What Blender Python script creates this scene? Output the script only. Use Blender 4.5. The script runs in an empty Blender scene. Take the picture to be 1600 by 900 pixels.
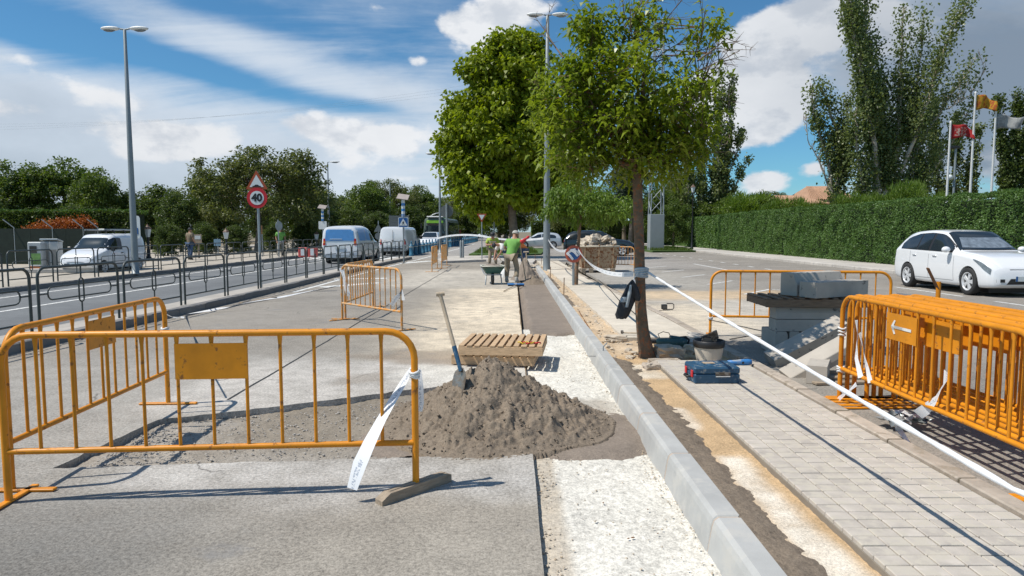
import bpy, bmesh, math, random
import numpy as np
from mathutils import Vector, Matrix, Euler
from mathutils.geometry import tessellate_polygon
R = math.radians
scene = bpy.context.scene
COL = scene.collection
random.seed(7); rng = np.random.default_rng(7)

# ---------------------------------------------------------------- camera, world, sun
CAM_H = 1.6; FOC = 1066.67; HOR = 362.0
PIT = math.atan((450 - HOR) / FOC)
cd = bpy.data.cameras.new('camera'); cam = bpy.data.objects.new('camera', cd); COL.objects.link(cam)
cd.lens = 24.0; cd.sensor_width = 36.0; cd.clip_start = 0.05; cd.clip_end = 6000
cam.location = (0, 0, CAM_H); cam.rotation_euler = (R(90) - PIT, 0, 0)
scene.camera = cam
vs = scene.view_settings
vs.view_transform = 'Standard'; vs.look = 'None'; vs.gamma = 1; vs.exposure = 0.0

def ray(u, v):
    f = Vector((0, math.cos(PIT), -math.sin(PIT))); up = Vector((0, math.sin(PIT), math.cos(PIT)))
    return (f * FOC + Vector((1, 0, 0)) * (u - 800) + up * (450 - v)).normalized()
def G(u, v, z=0.0):
    """where the sight line through photo point (u, v) meets height z"""
    d = ray(u, v); t = (z - CAM_H) / d.z
    return Vector((d.x * t, d.y * t, z))
def D(u, v, y):
    """the point at depth y on the sight line through (u, v)"""
    d = ray(u, v); t = y / d.y
    return Vector((d.x * t, y, CAM_H + d.z * t))

SUN = Vector((-0.60, -0.16, 1.0)).normalized()
sl = bpy.data.lights.new('sun', 'SUN'); so = bpy.data.objects.new('sun', sl); COL.objects.link(so)
sl.energy = 4.8; sl.angle = R(0.53); sl.color = (1.0, 0.945, 0.86)
so.rotation_euler = SUN.to_track_quat('Z', 'Y').to_euler(); so.location = (-20, -10, 40)

class NT:
    def __init__(s, tree): s.t = tree; s.n = tree.nodes; s.l = tree.links
    def node(s, typ, **kw):
        n = s.n.new(typ)
        for k, v in kw.items(): setattr(n, k, v)
        return n
    def put(s, sock, v):
        if v is None: return
        if isinstance(v, bpy.types.NodeSocket): s.l.new(v, sock)
        elif isinstance(v, (tuple, list, Vector)):
            v = tuple(v)
            if sock.type == 'RGBA' and len(v) == 3: v = v + (1,)
            sock.default_value = v
        else: sock.default_value = v
    def m(s, op, a, b=None, c=None, clamp=False):
        n = s.node('ShaderNodeMath', operation=op, use_clamp=clamp)
        s.put(n.inputs[0], a); s.put(n.inputs[1], b); s.put(n.inputs[2], c); return n.outputs[0]
    def vm(s, op, a, b=None):
        n = s.node('ShaderNodeVectorMath', operation=op)
        s.put(n.inputs[0], a); s.put(n.inputs[1], b)
        return n.outputs['Value'] if op in ('DOT_PRODUCT', 'LENGTH') else n.outputs[0]
    def noise(s, vec, scale, detail=4, rough=.55, dist=0.0):
        n = s.node('ShaderNodeTexNoise'); s.put(n.inputs['Vector'], vec)
        n.inputs['Scale'].default_value = scale; n.inputs['Detail'].default_value = detail
        n.inputs['Roughness'].default_value = rough; n.inputs['Distortion'].default_value = dist
        return n.outputs['Fac']
    def vor(s, vec, scale, out='Distance'):
        n = s.node('ShaderNodeTexVoronoi'); s.put(n.inputs['Vector'], vec); n.inputs['Scale'].default_value = scale
        return n.outputs[out]
    def mp(s, v, a, b, c=0.0, d=1.0, smooth=True):
        n = s.node('ShaderNodeMapRange', clamp=True)
        if smooth: n.interpolation_type = 'SMOOTHSTEP'
        s.put(n.inputs[0], v); s.put(n.inputs[1], a); s.put(n.inputs[2], b); s.put(n.inputs[3], c); s.put(n.inputs[4], d)
        return n.outputs[0]
    def mix(s, f, a, b, bt='MIX'):
        n = s.node('ShaderNodeMix', data_type='RGBA', blend_type=bt)
        s.put(n.inputs[0], f); s.put(n.inputs[6], a); s.put(n.inputs[7], b); return n.outputs[2]
    def scale(s, vec, x, y, z):
        n = s.node('ShaderNodeMapping'); s.put(n.inputs[0], vec); n.inputs['Scale'].default_value = (x, y, z); return n.outputs[0]
    def bump(s, h, strength=.3, dist=.01, normal=None):
        n = s.node('ShaderNodeBump'); n.inputs['Strength'].default_value = strength; n.inputs['Distance'].default_value = dist
        s.put(n.inputs['Height'], h)
        if normal is not None: s.put(n.inputs['Normal'], normal)
        return n.outputs[0]

# world: Nishita sky with clouds laid over it by direction
w = bpy.data.worlds.new('World'); scene.world = w; w.use_nodes = True
nt = NT(w.node_tree); nt.n.clear()
sky = nt.node('ShaderNodeTexSky', sky_type='NISHITA', sun_disc=False)
sky.sun_elevation = math.asin(SUN.z); sky.sun_rotation = math.atan2(SUN.x, SUN.y)
sky.altitude = 650; sky.air_density = 1.0; sky.dust_density = 0.6; sky.ozone_density = 2.0
tc = nt.node('ShaderNodeTexCoord').outputs['Generated']
dirn = nt.vm('NORMALIZE', tc)
sep = nt.node('ShaderNodeSeparateXYZ'); nt.put(sep.inputs[0], dirn)
dz = nt.m('MAXIMUM', sep.outputs[2], 0.0)
den = nt.m('ADD', dz, 0.22)
cmb = nt.node('ShaderNodeCombineXYZ')
nt.put(cmb.inputs[0], nt.m('DIVIDE', sep.outputs[0], den)); nt.put(cmb.inputs[1], nt.m('DIVIDE', sep.outputs[1], den))
plane = cmb.outputs[0]
def blob(u, v, a, b, wgt, rot=0.0):
    c = ray(u, v); rt = Vector((c.y, -c.x, 0)).normalized(); up = rt.cross(c).normalized()
    ca, sa = math.cos(R(rot)), math.sin(R(rot))
    ax = (rt * ca + up * sa) * (FOC / a); ay = (up * ca - rt * sa) * (FOC / b)
    p = nt.vm('DOT_PRODUCT', dirn, tuple(ax)); q = nt.vm('DOT_PRODUCT', dirn, tuple(ay))
    off = (c.dot(ax), c.dot(ay))
    p = nt.m('SUBTRACT', p, off[0]); q = nt.m('SUBTRACT', q, off[1])
    r2 = nt.m('ADD', nt.m('MULTIPLY', p, p), nt.m('MULTIPLY', q, q))
    g = nt.m('POWER', 2.718, nt.m('MULTIPLY', r2, -1.0))
    fr = nt.m('GREATER_THAN', nt.vm('DOT_PRODUCT', dirn, tuple(c)), 0.0)
    return nt.m('MULTIPLY', nt.m('MULTIPLY', g, wgt), fr)
def total(bl):
    s = None
    for b in bl:
        s = blob(*b) if s is None else nt.m('ADD', s, blob(*b))
    return s
# wide sheets of thin cloud, streaked
sheet = total([(160, 190, 420, 95, .42, -8), (60, 290, 320, 60, .30, 0), (430, 290, 300, 60, .22), (430, 90, 260, 40, .30, -18), (700, 170, 160, 70, .16, -15),
               (60, 60, 110, 26, -.34, -12), (265, 92, 140, 17, -.50, -12), (330, 8, 120, 22, -.25, -10), (560, 165, 90, 14, -.40, -6), (640, 40, 60, 20, -.1),
               (1190, 130, 90, 130, -.24), (1240, 250, 90, 60, -.30), (1230, 300, 120, 30, .10), (900, 40, 100, 60, -.2), (1130, 20, 80, 45, -.2), (1480, 110, 210, 140, .52), (1400, 250, 120, 40, .15), (1260, 190, 50, 70, -.2)])
st = nt.scale(plane, 1.0, 2.6, 1.0)
rotm = nt.node('ShaderNodeMapping'); nt.put(rotm.inputs[0], plane); rotm.inputs['Rotation'].default_value = (0, 0, R(-38)); rotm.inputs['Scale'].default_value = (.55, 2.4, 1)
n1 = nt.noise(rotm.outputs[0], 1.5, 9, .62, .6)
n2 = nt.noise(plane, 2.2, 8, .6)
cirrus = nt.m('ADD', nt.m('ADD', nt.m('MULTIPLY', n1, .65), nt.m('MULTIPLY', n2, .45)), sheet)
cov1 = nt.mp(cirrus, .455, .93, 0, .93)
# heaped clouds
dv = nt.scale(dirn, 1.0, 1.0, 1.7)
def heaps(vec):
    a = nt.noise(vec, 7.0, 10, .58); b = nt.noise(vec, 22.0, 5, .6)
    return nt.m('ADD', nt.m('MULTIPLY', a, .90), nt.m('MULTIPLY', b, .24))
heapb = total([(280, 210, 80, 34, .36), (300, 235, 90, 22, .2), (480, 195, 70, 26, .34), (590, 222, 105, 40, .44), (650, 95, 24, 17, .38), (590, 15, 50, 22, .28), (700, 40, 30, 20, .2),
               (750, 60, 70, 42, .36), (800, 10, 90, 30, .25), (1160, 120, 75, 60, .40), (1210, 150, 60, 50, .40), (1120, 200, 80, 60, .30), (1195, 282, 34, 15, .42), (1225, 82, 15, 10, .30), (1275, 265, 25, 14, .35),
               (1240, 50, 50, 30, .22), (1280, 30, 90, 40, .2), (20, 165, 60, 18, .2), (20, 90, 40, 8, .18), (1400, 60, 120, 60, .2), (1560, 230, 60, 60, .3), (925, 70, 50, 40, .25), (170, 150, 60, 16, .22), (60, 120, 80, 14, .16), (1240, 20, 70, 26, .24), (1140, 170, 70, 40, .16), (200, 240, 60, 14, .16), (520, 60, 24, 12, .22), (610, 60, 30, 14, .22), (1180, 60, 40, 20, .26), (1195, 190, 40, 22, .2), (1150, 300, 60, 10, .2), (640, 280, 70, 9, .18), (100, 200, 110, 22, .2)])
hf = nt.m('ADD', heaps(dv), heapb)
shift = nt.node('ShaderNodeVectorMath', operation='ADD'); nt.put(shift.inputs[0], dv); shift.inputs[1].default_value = (-.030, -.008, .060)
hf2 = nt.m('ADD', heaps(shift.outputs[0]), heapb)
cov2 = nt.mp(hf, .78, .92, 0, .97)
lit = nt.mp(nt.m('SUBTRACT', hf, hf2), -.16, .14, 0, 1)
thick = nt.mp(hf, .85, 1.3, 0, 1)
lit = nt.m('SUBTRACT', nt.m('ADD', lit, .38), nt.m('MULTIPLY', thick, .12), clamp=True)
heapcol = nt.mix(lit, (.52, .58, .67), (.90, .92, .95))
greys = total([(1500, 90, 220, 140, 1.0), (1590, 230, 110, 90, .75), (80, 175, 200, 36, .22), (60, 300, 330, 70, .45), (20, 120, 10, 10, .0)])
greys = nt.m('ADD', greys, nt.m('MULTIPLY', nt.m('SUBTRACT', nt.noise(dv, 5.0, 6, .6), .5), .8), clamp=True)
sheetcol = nt.mix(greys, (.70, .78, .88), (.25, .31, .39))
heapcol = nt.mix(nt.m('MULTIPLY', greys, .75), heapcol, (.30, .36, .44))
bg0 = nt.node('ShaderNodeBackground'); skc = nt.mix(1.0, sky.outputs[0], (.44, .80, .96), 'MULTIPLY'); nt.put(bg0.inputs[0], skc); bg0.inputs[1].default_value = .115
bg1 = nt.node('ShaderNodeBackground'); nt.put(bg1.inputs[0], sheetcol); bg1.inputs[1].default_value = .95
bg2 = nt.node('ShaderNodeBackground'); nt.put(bg2.inputs[0], heapcol); bg2.inputs[1].default_value = .95
m1 = nt.node('ShaderNodeMixShader'); nt.put(m1.inputs[0], cov1); nt.l.new(bg0.outputs[0], m1.inputs[1]); nt.l.new(bg1.outputs[0], m1.inputs[2])
m2 = nt.node('ShaderNodeMixShader'); nt.put(m2.inputs[0], cov2); nt.l.new(m1.outputs[0], m2.inputs[1]); nt.l.new(bg2.outputs[0], m2.inputs[2])
ow = nt.node('ShaderNodeOutputWorld'); nt.l.new(m2.outputs[0], ow.inputs[0])

# ---------------------------------------------------------------- materials
MATS = {}
def base_mat(name):
    m = bpy.data.materials.new(name); m.use_nodes = True; t = NT(m.node_tree); t.n.clear()
    b = t.node('ShaderNodeBsdfPrincipled'); o = t.node('ShaderNodeOutputMaterial'); t.l.new(b.outputs[0], o.inputs[0])
    MATS[name] = m
    return m, t, b, o
def mk(name, col, rough=.75, metal=0, var=.15, vs=4.0, bump=.15, bs=60, bd=.004, dirt=None, dirtamt=.3, ds=6, coat=0, spec=.5, coords='Object', stretch=None, trans=0):
    m, t, b, o = base_mat(name)
    c = t.node('ShaderNodeTexCoord').outputs[coords]
    oi = t.node('ShaderNodeObjectInfo').outputs['Random']
    cv = t.node('ShaderNodeVectorMath', operation='ADD'); t.put(cv.inputs[0], c)
    cm = t.node('ShaderNodeCombineXYZ'); t.put(cm.inputs[0], t.m('MULTIPLY', oi, 37.0)); t.put(cv.inputs[1], cm.outputs[0]); v = cv.outputs[0]
    if stretch: v = t.scale(v, *stretch)
    n = t.noise(v, vs, 5, .6)
    k = t.m('MULTIPLY', t.mp(n, .25, .75, 1 - var, 1 + var, False), t.mp(oi, 0, 1, 1 - var * .45, 1 + var * .45, False))
    cc = t.vm('SCALE', tuple(col)); sn = cc.node; t.put(sn.inputs['Scale'], k)
    if dirt:
        f = t.mp(t.noise(v, ds, 6, .65), .62 - dirtamt * .35, .70 - dirtamt * .25, 0, 1)
        cc = t.mix(f, cc, dirt)
        t.put(b.inputs['Roughness'], t.mp(f, 0, 1, rough, .9))
    else: b.inputs['Roughness'].default_value = rough
    t.put(b.inputs['Base Color'], cc)
    b.inputs['Metallic'].default_value = metal; b.inputs['Coat Weight'].default_value = coat; b.inputs['Specular IOR Level'].default_value = spec
    if trans: b.inputs['Transmission Weight'].default_value = trans
    if bump: t.put(b.inputs['Normal'], t.bump(t.noise(v, bs, 4, .6), bump, bd))
    return m
def leafm(name, c1, c2, tr=.35, rough=.45):
    m, t, b, o = base_mat(name)
    g = t.node('ShaderNodeNewGeometry'); rnd = g.outputs['Random Per Island']
    p = t.noise(g.outputs['Position'], .9, 3, .6)
    f = t.m('ADD', t.m('MULTIPLY', rnd, .6), t.mp(p, .3, .7, -.1, .5, False), clamp=True)
    cc = t.mix(f, c1, c2)
    t.put(b.inputs['Base Color'], cc); b.inputs['Roughness'].default_value = rough; b.inputs['Specular IOR Level'].default_value = .35
    tl = t.node('ShaderNodeBsdfTranslucent'); t.put(tl.inputs[0], t.mix(1.0, cc, (1.25, 1.3, .5), 'MULTIPLY'))
    mx = t.node('ShaderNodeMixShader'); mx.inputs[0].default_value = tr
    t.l.new(b.outputs[0], mx.inputs[1]); t.l.new(tl.outputs[0], mx.inputs[2]); t.l.new(mx.outputs[0], o.inputs[0])
    return m
def boxmask(t, x, y, x0, x1, y0, y1, s=.3):
    a = t.m('MULTIPLY', t.mp(x, x0 - s, x0 + s), t.mp(x, x1 - s, x1 + s, 1, 0))
    b = t.m('MULTIPLY', t.mp(y, y0 - s, y0 + s), t.mp(y, y1 - s, y1 + s, 1, 0))
    return t.m('MULTIPLY', a, b)
def ground_mat(name, col, patches=(), cracks=False, grain=.36, gs=42, rough=.9, bump=.6, big=.16, stain=None, wob=.5):
    """col: the surface's colour; patches: (x0,x1,y0,y1,softness,colour,strength) of dust, spilt sand and stains lying on it"""
    m, t, b, o = base_mat(name)
    P = t.node('ShaderNodeNewGeometry').outputs['Position']
    big1 = t.noise(P, .5, 5, .6); mid = t.noise(P, 4, 6, .65); fine = t.noise(P, gs, 3, .7); vf = t.noise(P, gs * 2.6, 2, .7)
    k = t.m('ADD', t.mp(big1, .3, .7, 1 - big, 1 + big, False), t.mp(mid, .3, .7, -.10, .10, False))
    k = t.m('ADD', k, t.mp(fine, .3, .7, -grain, grain, False)); k = t.m('ADD', k, t.mp(vf, .3, .7, -grain * .8, grain * .8, False))
    cc = t.vm('SCALE', tuple(col)); t.put(cc.node.inputs['Scale'], k)
    # pale chips of aggregate
    ch = t.mp(t.vor(P, gs * .7, 'Distance'), .12, .2, 1, 0); chs = t.mp(t.noise(P, gs * .35, 2, .6), .55, .65)
    cc = t.mix(t.m('MULTIPLY', t.m('MULTIPLY', ch, chs), .5), cc, tuple(min(1, x * 1.7 + .05) for x in col))
    wn = t.node('ShaderNodeTexNoise'); t.put(wn.inputs['Vector'], P); wn.inputs['Scale'].default_value = 1.3; wn.inputs['Detail'].default_value = 6
    wv = t.vm('SUBTRACT', wn.outputs['Color'], (.5, .5, .5)); wv = t.vm('SCALE', wv); wv.node.inputs['Scale'].default_value = 2 * wob
    wp = t.vm('ADD', P, wv); sp = t.node('ShaderNodeSeparateXYZ'); t.put(sp.inputs[0], wp)
    X, Y = sp.outputs[0], sp.outputs[1]
    for (x0, x1, y0, y1, s, c2, st_) in patches:
        f = boxmask(t, X, Y, x0, x1, y0, y1, s)
        f = t.m('MULTIPLY', f, t.mp(mid, .25, .6, st_ * .55, st_, False))
        c2v = t.vm('SCALE', tuple(c2)); t.put(c2v.node.inputs['Scale'], t.m('ADD', k, 0.0))
        cc = t.mix(f, cc, c2v)
    if stain:
        f = t.mp(t.noise(P, 1.1, 7, .7), .58, .68, 0, .55); cc = t.mix(f, cc, stain)
    h = t.m('ADD', fine, t.m('MULTIPLY', vf, .5)); h = t.m('ADD', h, t.m('MULTIPLY', mid, .6))
    if cracks:
        vo = t.node('ShaderNodeTexVoronoi', feature='DISTANCE_TO_EDGE'); t.put(vo.inputs['Vector'], wp); vo.inputs['Scale'].default_value = .35
        f = t.m('MULTIPLY', t.mp(vo.outputs['Distance'], 0, .006, 1, 0), t.mp(big1, .48, .58))
        cc = t.mix(t.m('MULTIPLY', f, .6), cc, (.05, .045, .04))
    t.put(b.inputs['Base Color'], cc); b.inputs['Roughness'].default_value = rough; b.inputs['Specular IOR Level'].default_value = .3
    t.put(b.inputs['Normal'], t.bump(h, bump, .006))
    return m

CREAM = (.66, .56, .42); DUST = (.50, .455, .385); SAND = (.60, .42, .23)
lot_m = ground_mat('worn_asphalt', (.285, .256, .215), [(-6, -1.5, 3, 9, .8, (.36, .35, .33), .45), (-1.5, .9, 8.8, 19.5, .9, CREAM, 1.0), (-4.2, .9, 19.5, 29, 1.0, DUST, .8), (-3.3, 0.9, 6.0, 8.4, .35, (.47, .44, .40), .85),
    (-2.6, .9, 4.0, 4.75, .25, (.47, .45, .42), .75), (-1.2, .2, 7.0, 8.2, .2, (.58, .55, .49), .9), (-6, -1.5, 0, 3.85, .7, (.155, .150, .138), .85), (-1.6, 0, 2.4, 3.4, .6, (.36, .33, .28), .5), (-5.8, -3.0, 8.5, 20, 1.2, (.24, .225, .205), .5), (-1.6, -.5, 8.3, 9.3, .15, (.24, .18, .13), .55), (-1.9, -1.3, 7.0, 7.5, .1, (.2, .16, .12), .5),
    (-2.0, -1.5, 8.6, 9.0, .1, (.2, .16, .12), .5), (-6.5, 0, 40, 200, 2, (.33, .32, .31), .7)], stain=(.22, .215, .21), cracks=True, bump=.6)
road_m = ground_mat('dark_road_asphalt', (.165, .172, .175), [(-9.2, -8.5, -5, 100, .3, (.13, .135, .14), .6)], grain=.22, big=.08, bump=.3)
rlot_m = ground_mat('parking_asphalt', (.26, .236, .205), [(2.5, 6.0, 10, 18, .9, DUST, .8), (2.0, 7.5, 16, 18.5, .5, SAND, .6), (2.4, 4.2, 11, 15, .7, CREAM, .8), (2.5, 6.5, 19, 32, 1.5, (.40, .375, .33), .7), (3, 9, 30, 60, 2, (.34, .32, .30), .6), (2.8, 4.6, 5.6, 9.5, .4, (.25, .23, .2), .8)], cracks=True, bump=.4)
white_m = ground_mat('broken_white_concrete', (.66, .63, .56), [(.1, .3, 2, 4.9, .04, (.42, .36, .28), .9), (.3, .98, 5.6, 6.6, .12, (.32, .28, .23), .8)], grain=.26, gs=32, bump=1.0, stain=(.44, .40, .34), wob=.08)
trench_m = ground_mat('trench_bed', (.25, .215, .17), [(-3.1, -2.3, 4.5, 6, .3, (.33, .30, .26), .8), (-2.2, -.2, 4.5, 5.0, .3, (.36, .34, .31), .6)], grain=.3, gs=60, bump=1.0, stain=(.38, .35, .31), wob=.2)
mortar_m = ground_mat('wet_mortar', (.21, .168, .126), grain=.26, gs=45, bump=1.0, big=.12)
mortar2_m = ground_mat('drying_mortar', (.225, .185, .150), grain=.2, gs=50, bump=.8, big=.10)
sand_m = ground_mat('ochre_sand', (.53, .37, .21), [(1.42, 1.62, 2.9, 4.7, .07, (.72, .66, .56), .95), (1.36, 1.52, 5.3, 6.0, .06, (.72, .66, .56), .7), (1.3, 1.7, 7.2, 8.0, .1, (.70, .62, .5), .9), (1.2, 1.8, 8.6, 30, .3, (.52, .44, .34), .6)], grain=.25, gs=60, bump=1.0, stain=(.42, .27, .14), wob=.12)
slab_m = ground_mat('dusty_pavement', (.57, .51, .42), grain=.10, bump=.35, stain=(.52, .44, .34))
pave_m = ground_mat('pale_pavement', (.47, .44, .40), grain=.10, bump=.3)
earth_m = ground_mat('dry_earth', (.20, .165, .11), [(-60, 60, 0, 55, 3, (.30, .26, .20), .5)], grain=.2, gs=20, bump=.6, stain=(.07, .09, .03))
grass_m = ground_mat('lawn', (.07, .12, .03), grain=.3, gs=30, bump=1.0)
tile_m = mk('grey_tile', (.47, .425, .37), .85, var=.20, vs=7, bump=.35, bs=120, dirt=(.50, .455, .38), dirtamt=.45, ds=9)
kerb_m = mk('new_kerb_concrete', (.40, .40, .385), .8, var=.12, vs=5, bump=.3, bs=150, dirt=(.46, .45, .42), dirtamt=.3, ds=3.5)
oldkerb_m = mk('old_kerb_stone', (.41, .35, .285), .9, var=.22, vs=9, bump=.6, bs=60, dirt=(.30, .25, .19), dirtamt=.3)
block_m = mk('concrete_block', (.43, .39, .335), .85, var=.12, vs=5, bump=.35, bs=120, dirt=(.15, .14, .13), dirtamt=.05, ds=12)
dark_kerb_m = mk('road_kerb', (.20, .19, .18), .9, var=.15, vs=4, bump=.4, bs=60)
orange_m = mk('orange_paint', (.66, .245, .008), .45, var=.20, vs=5, bump=.12, bs=70, dirt=(.30, .12, .03), dirtamt=.12, ds=15, spec=.4)
orange2_m = mk('faded_orange_paint', (.66, .28, .05), .55, var=.22, vs=6, bump=.1, bs=90, dirt=(.50, .36, .22), dirtamt=.5, ds=9)
rustm = mk('rusty_steel', (.20, .10, .045), .8, var=.3, vs=12, bump=.4, bs=80)
fence_m = mk('dark_green_paint', (.045, .055, .052), .45, var=.15, bump=.05)
galv_m = mk('galvanised_steel', (.34, .37, .38), .45, metal=.5, var=.10, vs=2, bump=.05)
lampm = mk('grey_painted_pole', (.24, .27, .28), .5, metal=.2, var=.10, vs=2, bump=.03)
white_p = mk('white_paint', (.72, .72, .70), .5, var=.05, bump=.05)
linem = mk('road_paint', (.70, .70, .67), .8, var=.08, vs=6, bump=.2, dirt=(.38, .37, .35), dirtamt=.38, ds=14)
blackm = mk('black_plastic', (.02, .02, .021), .45, var=.1, bump=.05)
rubber_m = mk('tyre_rubber', (.025, .025, .025), .8, var=.1, bump=.1)
glassm = mk('dark_glass', (.018, .026, .034), .06, var=.05, bump=0, spec=.8)
carwhite = mk('white_car_paint', (.78, .79, .80), .22, var=.01, bump=0, coat=.9)
cargrey = mk('grey_car_paint', (.35, .37, .39), .25, var=.02, bump=0, coat=.9)
carblack = mk('black_car_paint', (.012, .016, .02), .2, var=.02, bump=0, coat=.9)
carlilac = mk('silver_car_paint', (.50, .54, .58), .25, metal=.2, var=.02, bump=0, coat=.9)
rimm = mk('alloy', (.58, .59, .60), .3, metal=.15, var=.05, bump=0)
lightm = mk('lamp_lens', (.17, .20, .22), .3, var=.4, vs=16, bump=0)
redm = mk('red_paint', (.55, .018, .025), .4, var=.06, bump=.03)
signred = mk('sign_red', (.50, .012, .02), .4, var=.04, bump=0)
signblue = mk('sign_blue', (.015, .10, .30), .4, var=.04, bump=0)
signwhite = mk('sign_white', (.62, .66, .66), .45, var=.04, bump=0)
signblack = mk('sign_black', (.01, .01, .012), .5, var=0, bump=0)
bluew = mk('blue_sticker', (.10, .30, .62), .3, var=.1, vs=3, bump=0)
greenbus = mk('lime_paint', (.30, .60, .06), .35, var=.05, bump=0)
orangel = mk('amber_lens', (.75, .20, .03), .3, var=.05, bump=0)
bollm = mk('blue_bollard_paint', (.04, .16, .26), .45, var=.12, bump=.05)
woodm = mk('pallet_wood', (.50, .34, .20), .8, var=.28, vs=5, bump=.4, bs=40, stretch=(2, 10, 10))
wooddk = mk('weathered_wood', (.30, .24, .175), .85, var=.3, vs=5, bump=.5, bs=40, stretch=(2, 12, 12))
woodpale = mk('dark_brown_wood', (.20, .135, .085), .85, var=.35, vs=4, bump=.5, bs=40, stretch=(2, 10, 10))  # a darker brown than the other pallet wood
handlem = mk('ash_handle', (.47, .38, .27), .7, var=.2, vs=8, bump=.15, stretch=(4, 4, 1))
steelm = mk('worn_steel', (.30, .29, .27), .4, metal=.7, var=.2, bump=.1, dirt=(.17, .14, .11), dirtamt=.6)
bluetool = mk('blue_plastic', (.018, .075, .145), .5, var=.25, vs=14, bump=.1, dirt=(.22, .24, .24), dirtamt=.22, ds=14)
blueb = mk('bright_blue_plastic', (.04, .20, .50), .45, var=.15, bump=.05, dirt=(.3, .34, .38), dirtamt=.3)
teal = mk('teal_plastic', (.035, .10, .105), .5, var=.2, bump=.1, dirt=(.25, .25, .22), dirtamt=.3, ds=14)
skinm = mk('skin', (.40, .21, .13), .6, var=.08, bump=.05)
vestg = mk('hi_vis_green', (.15, .36, .07), .75, var=.12, vs=9, bump=.2, bs=30)
vesty = mk('hi_vis_yellow', (.36, .48, .06), .75, var=.12, vs=9, bump=.2, bs=30)
refl = mk('reflective_band', (.62, .60, .50), .4, var=.1, bump=0)
trousm = mk('beige_cloth', (.34, .28, .20), .9, var=.2, vs=12, bump=.4, bs=30)
jeansm = mk('blue_cloth', (.05, .09, .17), .9, var=.2, vs=12, bump=.4, bs=30)
greyc = mk('grey_cloth', (.42, .41, .38), .9, var=.15, vs=12, bump=.3, bs=30)
whitec = mk('white_cloth', (.66, .65, .62), .9, var=.1, vs=12, bump=.3, bs=30)
orangec = mk('orange_cloth', (.70, .22, .06), .8, var=.1, vs=12, bump=.3, bs=30)
redc = mk('red_cloth', (.62, .03, .04), .75, var=.15, vs=12, bump=.3, bs=30)
blackc = mk('black_cloth', (.018, .02, .024), .65, var=.2, vs=12, bump=.4, bs=30)
barkm = mk('brown_bark', (.19, .135, .088), .95, var=.4, vs=12, bump=1.0, bs=30, bd=.02, dirt=(.30, .11, .045), dirtamt=.30, ds=24)
barkg = mk('grey_bark', (.20, .165, .125), .95, var=.35, vs=5, bump=1.0, bs=14, bd=.03)
barkp = mk('pale_bark', (.42, .36, .29), .9, var=.3, vs=3, bump=.8, bs=8, bd=.03)
twigm = mk('bare_twig', (.20, .145, .105), .9, var=.3, bump=.2)
rubm = mk('pale_rubble', (.50, .43, .34), .9, var=.25, vs=5, bump=.7, bs=30, dirt=(.44, .34, .23), dirtamt=.25)
rubg = mk('grey_rubble', (.42, .39, .35), .9, var=.2, vs=5, bump=.6, bs=40)
roofm = mk('clay_roof', (.40, .24, .15), .85, var=.2, vs=2, bump=.3, bs=8)
wallm = mk('plaster_wall', (.45, .36, .26), .9, var=.1, bump=.2)
skipm = mk('skip_paint', (.47, .33, .20), .75, var=.25, vs=3, bump=.2, dirt=(.25, .10, .04), dirtamt=.42, ds=9)
L_plane = leafm('plane_leaf', (.105, .150, .006), (.33, .39, .024), .45)
L_hero = leafm('drooping_leaf', (.095, .150, .012), (.30, .36, .035), .45, .34)
L_dark = leafm('dark_leaf', (.045, .078, .018), (.125, .165, .045), .4)
L_mid = leafm('mid_leaf', (.058, .10, .018), (.155, .21, .046), .42)
L_olive = leafm('olive_leaf', (.070, .095, .028), (.185, .20, .070), .4)
L_pop = leafm('poplar_leaf', (.065, .105, .030), (.25, .29, .12), .4, .35)
L_pine = leafm('pine_needle', (.014, .032, .014), (.035, .062, .030), .2)
L_hedge = leafm('hedge_leaf', (.066, .138, .036), (.165, .265, .085), .33)
L_hedgetop = leafm('hedge_top_leaf', (.05, .11, .02), (.11, .18, .04), .3)
L_light = leafm('pale_green_leaf', (.085, .15, .018), (.18, .26, .045), .4)
L_orange = leafm('orange_leaf', (.30, .075, .012), (.42, .13, .03), .3)
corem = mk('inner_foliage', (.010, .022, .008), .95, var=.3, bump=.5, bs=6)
def tape_mat():
    m, t, b, o = base_mat('barrier_tape')
    uv = t.node('ShaderNodeUVMap').outputs[0]
    s = t.node('ShaderNodeSeparateXYZ'); t.put(s.inputs[0], uv)
    u = t.m('FRACT', t.m('MULTIPLY', s.outputs[0], 1.6)); v = s.outputs[1]
    band = t.m('MULTIPLY', t.m('MULTIPLY', t.m('GREATER_THAN', v, .32), t.m('LESS_THAN', v, .68)), t.m('LESS_THAN', u, .5))
    lt = t.m('GREATER_THAN', t.noise(t.scale(uv, 60, 3, 1), 1.5, 2), .5)
    f = t.m('MULTIPLY', t.m('MULTIPLY', band, lt), .5)
    t.put(b.inputs['Base Color'], t.mix(f, (.86, .87, .88), (.05, .12, .25))); b.inputs['Roughness'].default_value = .35
    b.inputs['Transmission Weight'].default_value = 0
    tl = t.node('ShaderNodeBsdfTranslucent'); tl.inputs[0].default_value = (.7, .72, .75, 1)
    mx = t.node('ShaderNodeMixShader'); mx.inputs[0].default_value = .12
    t.l.new(b.outputs[0], mx.inputs[1]); t.l.new(tl.outputs[0], mx.inputs[2]); t.l.new(mx.outputs[0], o.inputs[0])
    return m
tapem = tape_mat()
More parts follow.
